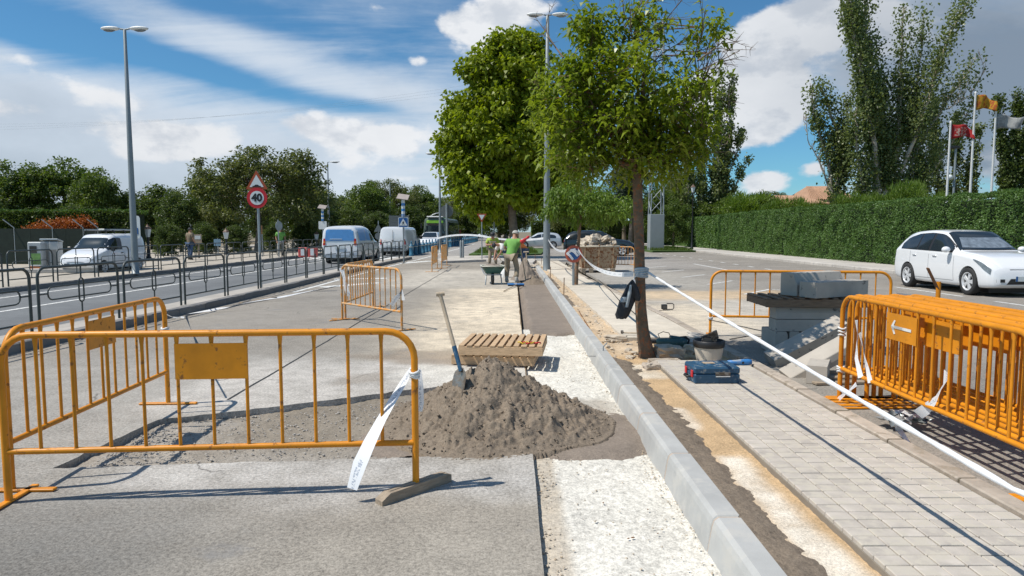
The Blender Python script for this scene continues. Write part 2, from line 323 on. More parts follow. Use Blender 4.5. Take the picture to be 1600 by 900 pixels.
# ---------------------------------------------------------------- mesh helpers
def fracnoise(x, y, seed=0, octs=4, rough=.5):
    """cheap vectorised value noise, about -1..1"""
    def vn(x, y, s):
        xi = np.floor(x).astype(np.int64); yi = np.floor(y).astype(np.int64); fx = x - xi; fy = y - yi
        fx = fx * fx * (3 - 2 * fx); fy = fy * fy * (3 - 2 * fy)
        def h(a, b):
            n = (a * 374761393 + b * 668265263 + s * 974711) & 0xffffffff
            n = ((n ^ (n >> 13)) * 1274126177) & 0xffffffff
            return ((n ^ (n >> 16)) & 0xffff) / 32767.5 - 1
        return (h(xi, yi) * (1 - fx) + h(xi + 1, yi) * fx) * (1 - fy) + (h(xi, yi + 1) * (1 - fx) + h(xi + 1, yi + 1) * fx) * fy
    t = 0; a = 1; tot = 0
    for i in range(octs):
        t = t + a * vn(x * 2 ** i + 17.3 * i, y * 2 ** i - 9.1 * i, seed + i * 31); tot += a; a *= rough
    return t / tot

class MB:
    def __init__(s): s.v = []; s.f = []; s.sm = []; s.uv = None
    def add(s, vs, fs, smooth=False):
        n = len(s.v); s.v += [tuple(v) for v in vs]; s.f += [tuple(i + n for i in f) for f in fs]; s.sm += [smooth] * len(fs); return s
    def box(s, c, size, rot=None, bev=0.0):
        hx, hy, hz = size[0] / 2, size[1] / 2, size[2] / 2; c = Vector(c)
        if rot is None: M = Matrix.Identity(3)
        elif isinstance(rot, (int, float)): M = Matrix.Rotation(rot, 3, 'Z')
        elif isinstance(rot, Euler): M = rot.to_matrix()
        elif isinstance(rot, (tuple, list)): M = Euler(rot).to_matrix()
        else: M = rot
        if not bev:
            vs = [Vector((x * hx, y * hy, z * hz)) for x in (-1, 1) for y in (-1, 1) for z in (-1, 1)]
            fs = [(0, 1, 3, 2), (4, 6, 7, 5), (0, 4, 5, 1), (2, 3, 7, 6), (0, 2, 6, 4), (1, 5, 7, 3)]
            return s.add([M @ v + c for v in vs], fs)
        b = min(bev, hx * .9, hy * .9, hz * .9); vs = []; idx = {}
        for x in (-1, 1):
            for y in (-1, 1):
                for z in (-1, 1):
                    for k in range(3):
                        p = [x * hx, y * hy, z * hz]
                        for j in range(3):
                            if j != k: p[j] -= (x, y, z)[j] * b
                        idx[(x, y, z, k)] = len(vs); vs.append(Vector(p))
        fs = []
        def I(sg, k): return idx[(sg[0], sg[1], sg[2], k)]
        for k in range(3):
            a, bb = [(1, 2), (2, 0), (0, 1)][k]
            for sgn in (-1, 1):
                q = []
                for (p_, q_) in ((-1, -1), (1, -1), (1, 1), (-1, 1)):
                    sg = [0, 0, 0]; sg[k] = sgn; sg[a] = p_; sg[bb] = q_; q.append(I(sg, k))
                fs.append(tuple(q) if sgn > 0 else tuple(reversed(q)))
            for p_ in (-1, 1):
                for q_ in (-1, 1):
                    s0 = [0, 0, 0]; s0[k] = -1; s0[a] = p_; s0[bb] = q_; s1 = list(s0); s1[k] = 1
                    q = [I(s0, a), I(s1, a), I(s1, bb), I(s0, bb)]
                    fs.append(tuple(q) if p_ * q_ < 0 else tuple(reversed(q)))
        for x in (-1, 1):
            for y in (-1, 1):
                for z in (-1, 1):
                    q = [I((x, y, z), k) for k in range(3)]
                    fs.append(tuple(q) if x * y * z > 0 else tuple(reversed(q)))
        return s.add([M @ v + c for v in vs], fs)
    def tube(s, pts, r, n=8, caps=True, closed=False):
        pts = [Vector(p) for p in pts]; m = len(pts); rs = r if isinstance(r, (list, tuple, np.ndarray)) else [r] * m
        vs = []; ref = None
        for i in range(m):
            if closed: t = pts[(i + 1) % m] - pts[i - 1]
            else: t = pts[min(i + 1, m - 1)] - pts[max(i - 1, 0)]
            if t.length < 1e-9: t = Vector((0, 0, 1))
            t.normalize()
            if ref is None: ref = Vector((0, 0, 1)) if abs(t.z) < .9 else Vector((1, 0, 0))
            a = (ref - t * ref.dot(t))
            if a.length < 1e-6: a = t.orthogonal()
            a.normalize(); ref = a; b = t.cross(a)
            for k in range(n):
                th = 2 * math.pi * k / n; vs.append(pts[i] + (a * math.cos(th) + b * math.sin(th)) * rs[i])
        fs = []
        for i in range(m if closed else m - 1):
            j = (i + 1) % m
            for k in range(n): fs.append((i * n + k, i * n + (k + 1) % n, j * n + (k + 1) % n, j * n + k))
        s.add(vs, fs, True)
        if caps and not closed:
            s.add(vs[:n], [tuple(range(n - 1, -1, -1))]); s.add(vs[-n:], [tuple(range(n))])
        return s
    def lathe(s, prof, c=(0, 0, 0), n=16, smooth=True, rot=None, cap=True):
        c = Vector(c); vs = []; M = rot if rot is not None else Matrix.Identity(3)
        for (r, z) in prof:
            for k in range(n):
                th = 2 * math.pi * k / n; vs.append(M @ Vector((r * math.cos(th), r * math.sin(th), z)) + c)
        fs = []
        for i in range(len(prof) - 1):
            for k in range(n): fs.append((i * n + k, i * n + (k + 1) % n, (i + 1) * n + (k + 1) % n, (i + 1) * n + k))
        s.add(vs, fs, smooth)
        if cap and prof[0][0] > 1e-4: s.add(vs[:n], [tuple(range(n - 1, -1, -1))])
        if cap and prof[-1][0] > 1e-4: s.add(vs[-n:], [tuple(range(n))])
        return s
    def prism(s, poly, M, depth):
        """poly: 2D points in the local XY plane, extruded along local +Z by depth, moved by the 4x4 M"""
        n = len(poly); a = [M @ Vector((x, y, 0)) for x, y in poly]; b = [M @ Vector((x, y, depth)) for x, y in poly]
        tr = tessellate_polygon([[Vector((x, y, 0)) for x, y in poly]])
        ar = sum(poly[i][0] * poly[(i + 1) % n][1] - poly[(i + 1) % n][0] * poly[i][1] for i in range(n))
        tf = []; bf = []
        for t in tr:
            t = tuple(t); A = sum(poly[t[i]][0] * poly[t[(i + 1) % 3]][1] - poly[t[(i + 1) % 3]][0] * poly[t[i]][1] for i in range(3))
            if A < 0: t = t[::-1]
            tf.append(tuple(i + n for i in t)); bf.append(t[::-1])
        sf = [(i, (i + 1) % n, (i + 1) % n + n, i + n) for i in range(n)]
        if ar < 0: sf = [f[::-1] for f in sf]
        return s.add(a + b, tf + bf + sf)
    def sphere(s, c, r, n=10, m=7, sc=(1, 1, 1)):
        c = Vector(c); vs = [c + Vector((0, 0, -r * sc[2]))]
        for i in range(1, m):
            ph = math.pi * i / m - math.pi / 2
            for k in range(n):
                th = 2 * math.pi * k / n
                vs.append(c + Vector((r * sc[0] * math.cos(ph) * math.cos(th), r * sc[1] * math.cos(ph) * math.sin(th), r * sc[2] * math.sin(ph))))
        vs.append(c + Vector((0, 0, r * sc[2]))); fs = []
        for k in range(n): fs.append((0, 1 + (k + 1) % n, 1 + k)); fs.append((len(vs) - 1, 1 + (m - 2) * n + k, 1 + (m - 2) * n + (k + 1) % n))
        for i in range(m - 2):
            for k in range(n): fs.append((1 + i * n + k, 1 + i * n + (k + 1) % n, 1 + (i + 1) * n + (k + 1) % n, 1 + (i + 1) * n + k))
        return s.add(vs, fs, True)
    def ribbon(s, pts, width, up=None, twist=None):
        """a tape with UVs along its length"""
        pts = [Vector(p) for p in pts]; L = 0; vs = []; uvs = []; m = len(pts)
        for i, p in enumerate(pts):
            t = (pts[min(i + 1, m - 1)] - pts[max(i - 1, 0)]).normalized()
            u = Vector(up) if up else Vector((0, 0, 1)); sd = (u - t * u.dot(t)).normalized()
            if twist: sd = Matrix.Rotation(twist(i / (m - 1)), 3, t) @ sd
            if i: L += (p - pts[i - 1]).length
            wv = width(i / (m - 1)) if callable(width) else width
            vs += [p - sd * wv / 2, p + sd * wv / 2]; uvs += [(L, 0), (L, 1)]
        fs = [(2 * i, 2 * i + 2, 2 * i + 3, 2 * i + 1) for i in range(m - 1)]
        if s.uv is None: s.uv = []
        s.uv += [(0, 0)] * (len(s.v) - len(s.uv)); s.uv += uvs
        return s.add(vs, fs, True)
    def mesh(s, name, mat):
        me = bpy.data.meshes.new(name); me.from_pydata(s.v, [], s.f)
        me.polygons.foreach_set('use_smooth', s.sm)
        if s.uv:
            s.uv += [(0, 0)] * (len(s.v) - len(s.uv))
            ul = me.uv_layers.new(name='UVMap'); li = np.empty(len(me.loops), dtype=np.int32); me.loops.foreach_get('vertex_index', li)
            ul.data.foreach_set('uv', np.array(s.uv, dtype=np.float32)[li].ravel())
        if mat: me.materials.append(mat)
        me.update(); return me
    def build(s, name, mat, parent=None): return link(name, s.mesh(name, mat), parent)

def link(name, me, parent=None):
    o = bpy.data.objects.new(name, me); COL.objects.link(o)
    if parent is not None: o.parent = parent
    return o
def np_mesh(name, V, F, mat, smooth=False):
    """V (n,3) array, F (m,k) array with k = 3 or 4"""
    me = bpy.data.meshes.new(name); V = np.asarray(V, dtype=np.float32); F = np.asarray(F, dtype=np.int32); k = F.shape[1]
    me.vertices.add(len(V)); me.vertices.foreach_set('co', V.ravel())
    me.loops.add(F.size); me.loops.foreach_set('vertex_index', F.ravel())
    me.polygons.add(len(F)); me.polygons.foreach_set('loop_start', np.arange(0, F.size, k, dtype=np.int32))
    try: me.polygons.foreach_set('loop_total', np.full(len(F), k, dtype=np.int32))
    except Exception: pass
    me.polygons.foreach_set('use_smooth', np.full(len(F), smooth))
    if mat: me.materials.append(mat)
    me.update(calc_edges=True); me.validate(); return me
def tag(o, label=None, cat=None, group=None, kind=None):
    if label: o['label'] = label
    if cat: o['category'] = cat
    if group: o['group'] = group
    if kind: o['kind'] = kind
    return o
def thing(name, label, cat, loc=(0, 0, 0), rz=0.0, group=None):
    o = bpy.data.objects.new(name, None); COL.objects.link(o); o.location = loc
    o.rotation_euler = rz if isinstance(rz, (tuple, Euler)) else (0, 0, rz); o.empty_display_size = .2
    return tag(o, label, cat, group)
def struct(o): o['kind'] = 'structure'; return o
def copy_tree(o, parent=None, label=None):
    c = o.copy(); COL.objects.link(c)
    if parent is not None: c.parent = parent
    if label: c['label'] = label
    for ch in list(o.children): copy_tree(ch, c)
    return c
ORD = ['first', 'second', 'third', 'fourth', 'fifth', 'sixth', 'seventh', 'eighth', 'ninth', 'tenth', 'eleventh', 'twelfth', 'thirteenth', 'fourteenth', 'fifteenth', 'sixteenth', 'seventeenth', 'eighteenth', 'nineteenth', 'twentieth', 'twenty-first', 'twenty-second', 'twenty-third', 'twenty-fourth', 'twenty-fifth', 'twenty-sixth', 'twenty-seventh', 'twenty-eighth', 'twenty-ninth', 'thirtieth', 'thirty-first', 'thirty-second', 'thirty-third', 'thirty-fourth', 'thirty-fifth', 'thirty-sixth']
def text_mesh(name, s, size, mat, parent, M, ext=.002, bold=0.0):
    c = bpy.data.curves.new(name, 'FONT'); c.body = s; c.size = size; c.extrude = ext; c.align_x = 'CENTER'; c.align_y = 'CENTER'; c.resolution_u = 3; c.offset = bold
    o = bpy.data.objects.new(name, c); COL.objects.link(o); bpy.context.view_layer.update()
    me = bpy.data.meshes.new_from_object(o); bpy.data.objects.remove(o); me.name = name; me.materials.clear(); me.materials.append(mat)
    o = link(name, me, parent); o.matrix_local = M; return o
def face_cam(loc, rz=0.0):
    """a local frame whose XY plane stands upright and looks towards -Y, turned by rz"""
    return Matrix.Translation(loc) @ Matrix.Rotation(rz, 4, 'Z') @ Matrix.Rotation(R(90), 4, 'X')
def sheet_poly(name, pts, z, mat, thick=0.0):
    mb = MB()
    if thick: mb.prism([(p[0], p[1]) for p in pts], Matrix.Translation((0, 0, z - thick)), thick)
    else:
        tr = tessellate_polygon([[Vector((p[0], p[1], 0)) for p in pts]]); fs = []
        for t in tr:
            t = tuple(t); A = sum(pts[t[i]][0] * pts[t[(i + 1) % 3]][1] - pts[t[(i + 1) % 3]][0] * pts[t[i]][1] for i in range(3))
            fs.append(t if A > 0 else t[::-1])
        mb.add([(p[0], p[1], z) for p in pts], fs)
    return struct(mb.build(name, mat))
def hgrid(name, x0, x1, y0, y1, step, zf, mat, smooth=True):
    nx = max(2, int((x1 - x0) / step)); ny = max(2, int((y1 - y0) / step))
    X, Y = np.meshgrid(np.linspace(x0, x1, nx + 1), np.linspace(y0, y1, ny + 1), indexing='ij')
    X, Y, Z = zf(X, Y); V = np.stack([X, Y, Z], -1).reshape(-1, 3)
    i, j = np.meshgrid(np.arange(nx), np.arange(ny), indexing='ij'); a = (i * (ny + 1) + j).ravel()
    F = np.stack([a, a + ny + 1, a + ny + 2, a + 1], -1)
    return link(name, np_mesh(name, V, F, mat, smooth))
ICO = None
def stones(name, P, S, mat, parent=None, flat=.6, seed=1, smooth=False):
    """many small angular stones joined into one mesh; P (n,3) positions, S (n,) sizes"""
    global ICO
    if ICO is None:
        bm = bmesh.new(); bmesh.ops.create_icosphere(bm, subdivisions=1, radius=1.0); bm.verts.ensure_lookup_table()
        ICO = (np.array([v.co[:] for v in bm.verts]), np.array([[v.index for v in f.verts] for f in bm.faces])); bm.free()
    r = np.random.default_rng(seed); n = len(P); bv, bf = ICO; k = len(bv)
    sc = r.uniform(.6, 1.25, (n, 1, 3)); sc[:, :, 2] *= flat
    V = bv[None] * (1 + r.uniform(-.28, .28, (n, k, 1))) * sc * np.asarray(S)[:, None, None]
    a = r.uniform(0, 2 * np.pi, n); ca, sa = np.cos(a)[:, None], np.sin(a)[:, None]
    V = np.stack([V[..., 0] * ca - V[..., 1] * sa, V[..., 0] * sa + V[..., 1] * ca, V[..., 2]], -1) + np.asarray(P)[:, None, :]
    F = bf[None] + (np.arange(n) * k)[:, None, None]
    return link(name, np_mesh(name, V.reshape(-1, 3), F.reshape(-1, 3), mat, smooth), parent)

# ---------------------------------------------------------------- trees
def leaves_mesh(name, P, Dr, ln, wd, droop, mat, r, bias=.6):
    n = len(P); Dr = Dr / np.maximum(np.linalg.norm(Dr, axis=1, keepdims=True), 1e-6)
    L = ln * r.uniform(.65, 1.25, (n, 1)); W = wd * r.uniform(.7, 1.2, (n, 1))
    up = r.normal(0, 1, (n, 3)) * (1 - bias) + np.array([0, 0, 1.0]) * bias
    S = np.cross(Dr, up); S /= np.maximum(np.linalg.norm(S, axis=1, keepdims=True), 1e-6)
    N = np.cross(S, Dr)
    mid = P + Dr * L * .45 + N * L * .05; tip = P + Dr * L; tip[:, 2:3] -= L * droop
    fold = N * W * .12
    V = np.stack([P, mid + S * W / 2 + fold, tip, mid - S * W / 2 + fold], 1).reshape(-1, 3)
    b = (np.arange(n) * 4)[:, None]
    F = np.concatenate([b + np.array([[0, 1, 3]]), b + np.array([[1, 2, 3]])], 1).reshape(-1, 3)
    return np_mesh(name, V, F, mat)
def crown_points(blobs, r, shell=.45):
    C = []; 
    for (cx, cy, cz, rx, ry, rz, n) in blobs:
        d = r.normal(0, 1, (n, 3)); d /= np.linalg.norm(d, axis=1, keepdims=True)
        q = r.uniform(0, 1, (n, 1)) ** shell
        C.append(np.array([cx, cy, cz]) + d * q * np.array([rx, ry, rz]))
    return np.concatenate(C)
def limb_path(a, b, sag=.15, n=5, r=None, jit=.05):
    a = Vector(a); b = Vector(b); L = (b - a).length; out = []
    mid = a.lerp(b, .5) + Vector((0, 0, -sag * L)) + Vector(r.normal(0, jit * L, 3).tolist())
    for i in range(n + 1):
        t = i / n; out.append(a * (1 - t) ** 2 + mid * 2 * t * (1 - t) + b * t * t)
    return out
def tree(name, label, loc, blobs, trunk, tr, nl, rc, ln, wd, leafmat, bark, seed=1, droop=.2, nlimb=16, shell=.45, group=None, bias=.6, limbr=.35, rz=0, flat=.75):
    """blobs: crown ellipsoids relative to the base; trunk: points relative to the base; nl leaves round each clump centre"""
    r = np.random.default_rng(seed)
    t = thing(name, label, 'tree', loc, rz, group)
    tp = [Vector(p) for p in trunk]; m = len(tp)
    rad = [tr * (1.25 if i == 0 else 1) * (1 - .55 * i / (m - 1)) for i in range(m)]
    mb = MB(); mb.tube(tp, rad, 10)
    C = crown_points(blobs, r, shell)
    idx = r.choice(len(C), min(nlimb, len(C)), replace=False)
    lb = MB(); top = tp[-1]
    for i in idx:
        q = Vector(C[i].tolist()); k = r.uniform(.35, 1.0); s0 = tp[max(1, m - 2)].lerp(top, k) if q.z > top.z * .8 else tp[max(1, m - 2)].lerp(top, .1 + .4 * k)
        pth = limb_path(s0, q, .12, 6, r)
        r0 = tr * limbr * r.uniform(.6, 1.0)
        lb.tube(pth, [max(.006, r0 * (1 - .85 * j / 6)) for j in range(7)], 6, False)
        for _ in range(2):
            j = r.integers(3, 6); e = pth[j] + Vector((r.normal(0, rc * .9, 3)).tolist())
            lb.tube(limb_path(pth[j], e, .1, 3, r), [max(.004, r0 * .3), r0 * .2, r0 * .12, .003], 4, False)
    mb.build('trunk', bark, t); lb.build('limbs', bark, t)
    n = len(C) * nl; cc = np.repeat(C, nl, 0); g = r.normal(0, 1, (n, 3)); g /= np.linalg.norm(g, axis=1, keepdims=True)
    q = r.uniform(0, 1, (n, 1)) ** .5; off = g * q * rc * np.repeat(r.uniform(.6, 1.3, (len(C), 1)), nl, 0); off[:, 2] *= flat
    dr = g + r.normal(0, .7, (n, 3)); dr[:, 2] -= droop
    me = leaves_mesh('crown', cc + off, dr, ln, wd, droop, leafmat, r, bias)
    link('crown', me, t)
    return t
def retree(src, label, loc, s=1.0, rz=0.0, sz=None):
    c = copy_tree(src, None, label); c.location = loc; c.scale = (s, s, sz or s); c.rotation_euler = (0, 0, rz); return c
def poplar(name, label, loc, limbs, seed, leafmat=None, group=None, dens=95, ln=.17, wd=.15, spread=.72, bark=None, sub=15):
    """limbs: (points, radius, leafiness) tall upswept boughs"""
    r = np.random.default_rng(seed); t = thing(name, label, 'tree', loc, 0, group); tb = MB(); P = []; Dd = []
    for (pts, rad, leafy) in limbs:
        pts = [Vector(p) for p in pts]; m = len(pts); cum = [0]
        for i in range(1, m): cum.append(cum[-1] + (pts[i] - pts[i - 1]).length)
        Lt = cum[-1]
        def at(s):
            for i in range(1, m):
                if s <= cum[i]: return pts[i - 1].lerp(pts[i], (s - cum[i - 1]) / (cum[i] - cum[i - 1]))
            return pts[-1]
        pp = [at(Lt * i / 14) + Vector((r.normal(0, rad * .35, 3)).tolist()) * (1 if i else 0) for i in range(15)]
        tb.tube(pp, [max(.015, rad * (1 - .9 * i / 14)) for i in range(15)], 7)
        for k in range(int(sub * Lt / 4)):
            s = r.uniform(.22 if rad > .15 else .05, 1.0); b0 = at(s * Lt); a = r.uniform(0, 2 * math.pi); Lb = r.uniform(.5, 1.9) * (1.25 - s)
            e = b0 + Vector((math.cos(a) * Lb * .34, math.sin(a) * Lb * .34, Lb * 1.0))
            tb.tube([b0, b0.lerp(e, .5) + Vector((math.cos(a) * .08, math.sin(a) * .08, -.05)), e], [.03, .018, .006], 4, False)
            nn = int(dens * leafy * Lb * r.uniform(.5, 1.3)); u = r.uniform(.05, 1.05, nn)[:, None]
            q = np.array(b0)[None] * (1 - u) + np.array(e)[None] * u + np.clip(r.normal(0, spread * .36, (nn, 3)), -spread * .62, spread * .62) * np.array([1, 1, .8])
            P.append(q); Dd.append(r.normal(0, 1, (nn, 3)) + np.array([0, 0, .1]))
    tb.build('trunk', bark or barkp, t)
    P = np.concatenate(P); Dd = np.concatenate(Dd)
    link('crown', leaves_mesh('crown', P, Dd, ln, wd, .1, leafmat or L_pop, r, .2), t)
    return t
def leaf_box(name, x0, x1, y0, y1, z0, z1, n, ln, wd, mat, parent, seed=1, faces='xyz', depth=.10, bumpy=.12, topmat=None):
    """leaves over the faces of a clipped hedge; the hedge's face wanders in and out a little"""
    r = np.random.default_rng(seed); P = []; Dd = []
    Ax = (y1 - y0) * (z1 - z0); Ay = (x1 - x0) * (z1 - z0); Az = (x1 - x0) * (y1 - y0)
    ar = {'x': Ax if 'x' in faces else 0, 'X': Ax if 'X' in faces else 0, 'y': Ay if 'y' in faces else 0, 'z': Az if 'z' in faces else 0}; tot = sum(ar.values())
    tops = None
    for f, A in ar.items():
        k = int(n * A / tot)
        if not k: continue
        a = r.uniform(0, 1, k); b = r.uniform(0, 1, k); dep = r.uniform(0, depth, k)
        if f in 'xX':
            y = y0 + a * (y1 - y0); z = z0 + b * (z1 - z0); wv = fracnoise(y * 1.3, z * 1.8, 3, 3) * bumpy + np.where(np.abs(((y / 2.7) % 1) - .5) > .46, .10, 0)
            x = (x0 + dep + wv) if f == 'x' else (x1 - dep + wv); nrm = np.array([-1 if f == 'x' else 1, 0, .3])
        elif f == 'y':
            x = x0 + a * (x1 - x0); z = z0 + b * (z1 - z0); y = y0 + dep + fracnoise(x * 1.3, z * 1.8, 5, 3) * bumpy; nrm = np.array([0, -1, .3])
        else:
            x = x0 + a * (x1 - x0); y = y0 + b * (y1 - y0); z = z1 - dep * .6 + fracnoise(x * 1.3, y * .8, 7, 3) * bumpy * .6; nrm = np.array([0, 0, 1.0])
        q = np.stack([x, y, z], -1); d = r.normal(0, .8, (k, 3)) + nrm
        if f == 'z' and topmat: tops = (q, d)
        else: P.append(q); Dd.append(d)
    o = link(name, leaves_mesh(name, np.concatenate(P), np.concatenate(Dd), ln, wd, .15, mat, r, .3), parent)
    if tops: link('clipped_top', leaves_mesh('clipped_top', tops[0], tops[1], ln, wd, .05, topmat, r, .3), parent)
    return o
# ---------------------------------------------------------------- the ground, roads and pavements
sheet_poly('ground', [(-900, -60), (900, -60), (900, 2500), (-900, 2500)], -0.16, earth_m)
ra = random.Random(3)
def jag(a, b, n, amp):
    out = []
    for i in range(n):
        t = i / n; out.append((a[0] + (b[0] - a[0]) * t + ra.uniform(-amp, amp) * (i > 0), a[1] + (b[1] - a[1]) * t + ra.uniform(-amp, amp) * (i > 0)))
    return out
def kx(y):
    return float(np.interp(y, [-6, 9, 14, 20, 25, 33, 40], [-6.62, -6.55, -6.32, -6.25, -6.26, -6.12, -5.85]))
TR = [(-3.12, 4.52), (-3.02, 5.72), (-2.1, 6.2), (-1.0, 6.85), (0.14, 7.35)]
lot = jag((0.15, -6), (0.15, 4.8), 26, .006) + [(0.15, 4.82)] + jag((0.14, 4.82), TR[0], 34, .014) + jag(TR[0], TR[1], 10, .02) + jag(TR[1], TR[2], 12, .02) + jag(TR[2], TR[3], 12, .02) + jag(TR[3], TR[4], 12, .02) \
    + jag((0.15, 7.36), (0.15, 30), 60, .008) + [(2.3, 30), (2.86, 36), (-3, 42.5), (-3, 300), (-6.9, 300), (-6.9, 40)] + [(kx(y), y) for y in (39, 33, 25, 20, 14, 9, -6)]
sheet_poly('worksite_asphalt', lot, 0.0, lot_m, .07)
sheet_poly('road', [(-13.2, -6), (-7.0, -6), (-6.95, 39), (-6.9, 300), (-13.2, 300)], 0.0, road_m)
sheet_poly('parking_asphalt', [(2.88, -6), (14.55, -6), (14.55, 110), (-2.99, 110), (-2.99, 42.5), (2.88, 36)], 0.0, rlot_m, .07)
# trench beds
def zf_flat(z, amp, sc, seed, fine=.003):
    return lambda X, Y: (X, Y, z + fracnoise(X * sc, Y * sc, seed, 5) * amp + fracnoise(X * 40, Y * 40, seed + 5, 2) * fine)
struct(hgrid('trench_bed', -3.3, .2, 4.4, 7.5, .025, zf_flat(-.055, .030, 3, 2, .008), trench_m))
struct(hgrid('broken_concrete_bed', .12, 1.06, .6, 11.4, .022, zf_flat(-.045, .016, 4, 9, .006), white_m))
def zmort(X, Y):
    e = np.clip((Y - (10.75 + .12 * fracnoise(X * 4, Y * 0, 4, 3))) / .12, 0, 1)
    l = np.clip((X - (.27 + .05 * fracnoise(X * 0, Y * 1.5, 8, 3))) / .05, 0, 1) ; return X, Y, -.08 + .065 * e * l + fracnoise(X * 9, Y * 9, 3, 4) * .006
struct(hgrid('mortar_bed', .2, 1.02, 10.4, 21.5, .03, zmort, mortar2_m))
struct(hgrid('trench_rubble_bed', .15, 1.05, 21.3, 31, .08, zf_flat(-.02, .05, 2, 5, .02), mortar2_m))
def zsand(X, Y):
    rough = np.clip((Y - 7.9) / 1.0, 0, 1)
    return X, Y, .028 + fracnoise(X * 5, Y * 5, 21, 5) * (.015 + .03 * rough) + fracnoise(X * 30, Y * 30, 22, 2) * .006
struct(hgrid('sand_strip', 1.14, 2.0, .8, 31, .03, zsand, sand_m))
struct(hgrid('tree_pit', 1.7, 2.8, 8.0, 9.75, .03, zf_flat(-.01, .04, 5, 33, .012), sand_m))
def zhaunch(X, Y):
    wdt = .34 + .07 * fracnoise(Y * 1.6, Y * 0, 41, 4) + .05 * fracnoise(Y * 9, Y * 0 + 3, 42, 3)
    wdt = wdt * np.clip((8.4 - Y) / .3, 0, 1) + np.where(Y > 8.3, .26 * np.clip(fracnoise(Y * .45, Y * 0, 44, 2) * 3 + .4, 0, 1), 0)
    t = np.clip((X - 1.15) / np.maximum(wdt, .02), 0, 1.4)
    z = .075 * np.clip(1 - t ** 2.4, -1, 1) - .002 + fracnoise(X * 14, Y * 14, 43, 4) * .018 + np.abs(fracnoise(X * 34, Y * 34, 47, 2)) * .012
    return X, Y, np.where(t >= 1.25, -.12, z)
struct(hgrid('mortar_haunch', 1.14, 1.70, .8, 24, .018, zhaunch, mortar_m))
# tiled pavement: a bed with single tiles in it
tb = MB(); tb.box((2.22, 3.52, -.0), (1.055, 9.0, .12)); pav = struct(tb.build('tiled_pavement', mk('joint_sand', (.23, .20, .16), .95, bump=.5)))
TW, TD = .1265, .1; tme = MB().box((0, 0, 0), (TW - .007, TD - .007, .03), bev=.004).mesh('tile', tile_m); rt = random.Random(5); far = MB()
for j in range(56):
    y = 2.95 + j * TD
    if y > 8.0: break
    for i in range(8):
        x = 1.76 + i * TW; 
        if y < 6.55:
            o = link('tile', tme, pav); o.location = (x, y, .068 + rt.uniform(-.0022, .0022)); o.rotation_euler = (rt.uniform(-.006, .006), rt.uniform(-.006, .006), 0)
        else: far.box((x, y, .068 + rt.uniform(-.002, .002)), (TW - .005, TD - .005, .03), (rt.uniform(-.006, .006), rt.uniform(-.006, .006), 0), .003)
nb = MB()
for j in range(-8, 0):
    for i in range(8): nb.box((1.76 + i * TW, 2.95 + j * TD, .068), (TW - .005, TD - .005, .03), bev=.003)
tag(far.build('distant_tile_rows', tile_m, pav), kind='stuff'); tag(nb.build('near_tile_rows', tile_m, pav), kind='stuff')
# dusty pavement beyond the tree
sl2 = jag((1.62, 9.75), (1.55, 20), 40, .012) + jag((1.55, 20), (1.35, 31), 30, .02) + [(1.3, 36.2), (2.45, 36.0), (2.42, 22), (2.72, 12), (2.74, 9.75)]
sheet_poly('dusty_pavement', sl2[::-1], .08, slab_m, .12)
sheet_poly('crossing_pavement', [(-3.6, 34.5), (-1.4, 36.6), (1.0, 33), (1.28, 36.4), (5.6, 36.6), (5.2, 40.5), (-1, 43), (-3.9, 42), (-4.1, 37.2)], .115, pave_m, .2)
sheet_poly('hedge_pavement', [(14.72, -6), (17.6, -6), (17.6, 110), (14.72, 110)], .12, pave_m, .2)
sheet_poly('grass_patch', [(10.8, 52.5), (14.4, 53.5), (14.4, 66), (10.5, 62)], .14, grass_m, .2)
sheet_poly('far_left_pavement', [(-30, -6), (-13.36, -6), (-13.36, 300), (-30, 300)], .13, ground_mat('far_pavement', (.40, .36, .30), grain=.1, bump=.3), .2)
sheet_poly('roadside_grass', [(-2.9, 46), (-.6, 44.5), (2, 47), (3, 60), (-2.5, 75)], .1, grass_m, .15)
sheet_poly('far_forecourt', [(-2.9, 75), (60, 110), (60, 200), (-2.9, 200)], .005, earth_m)
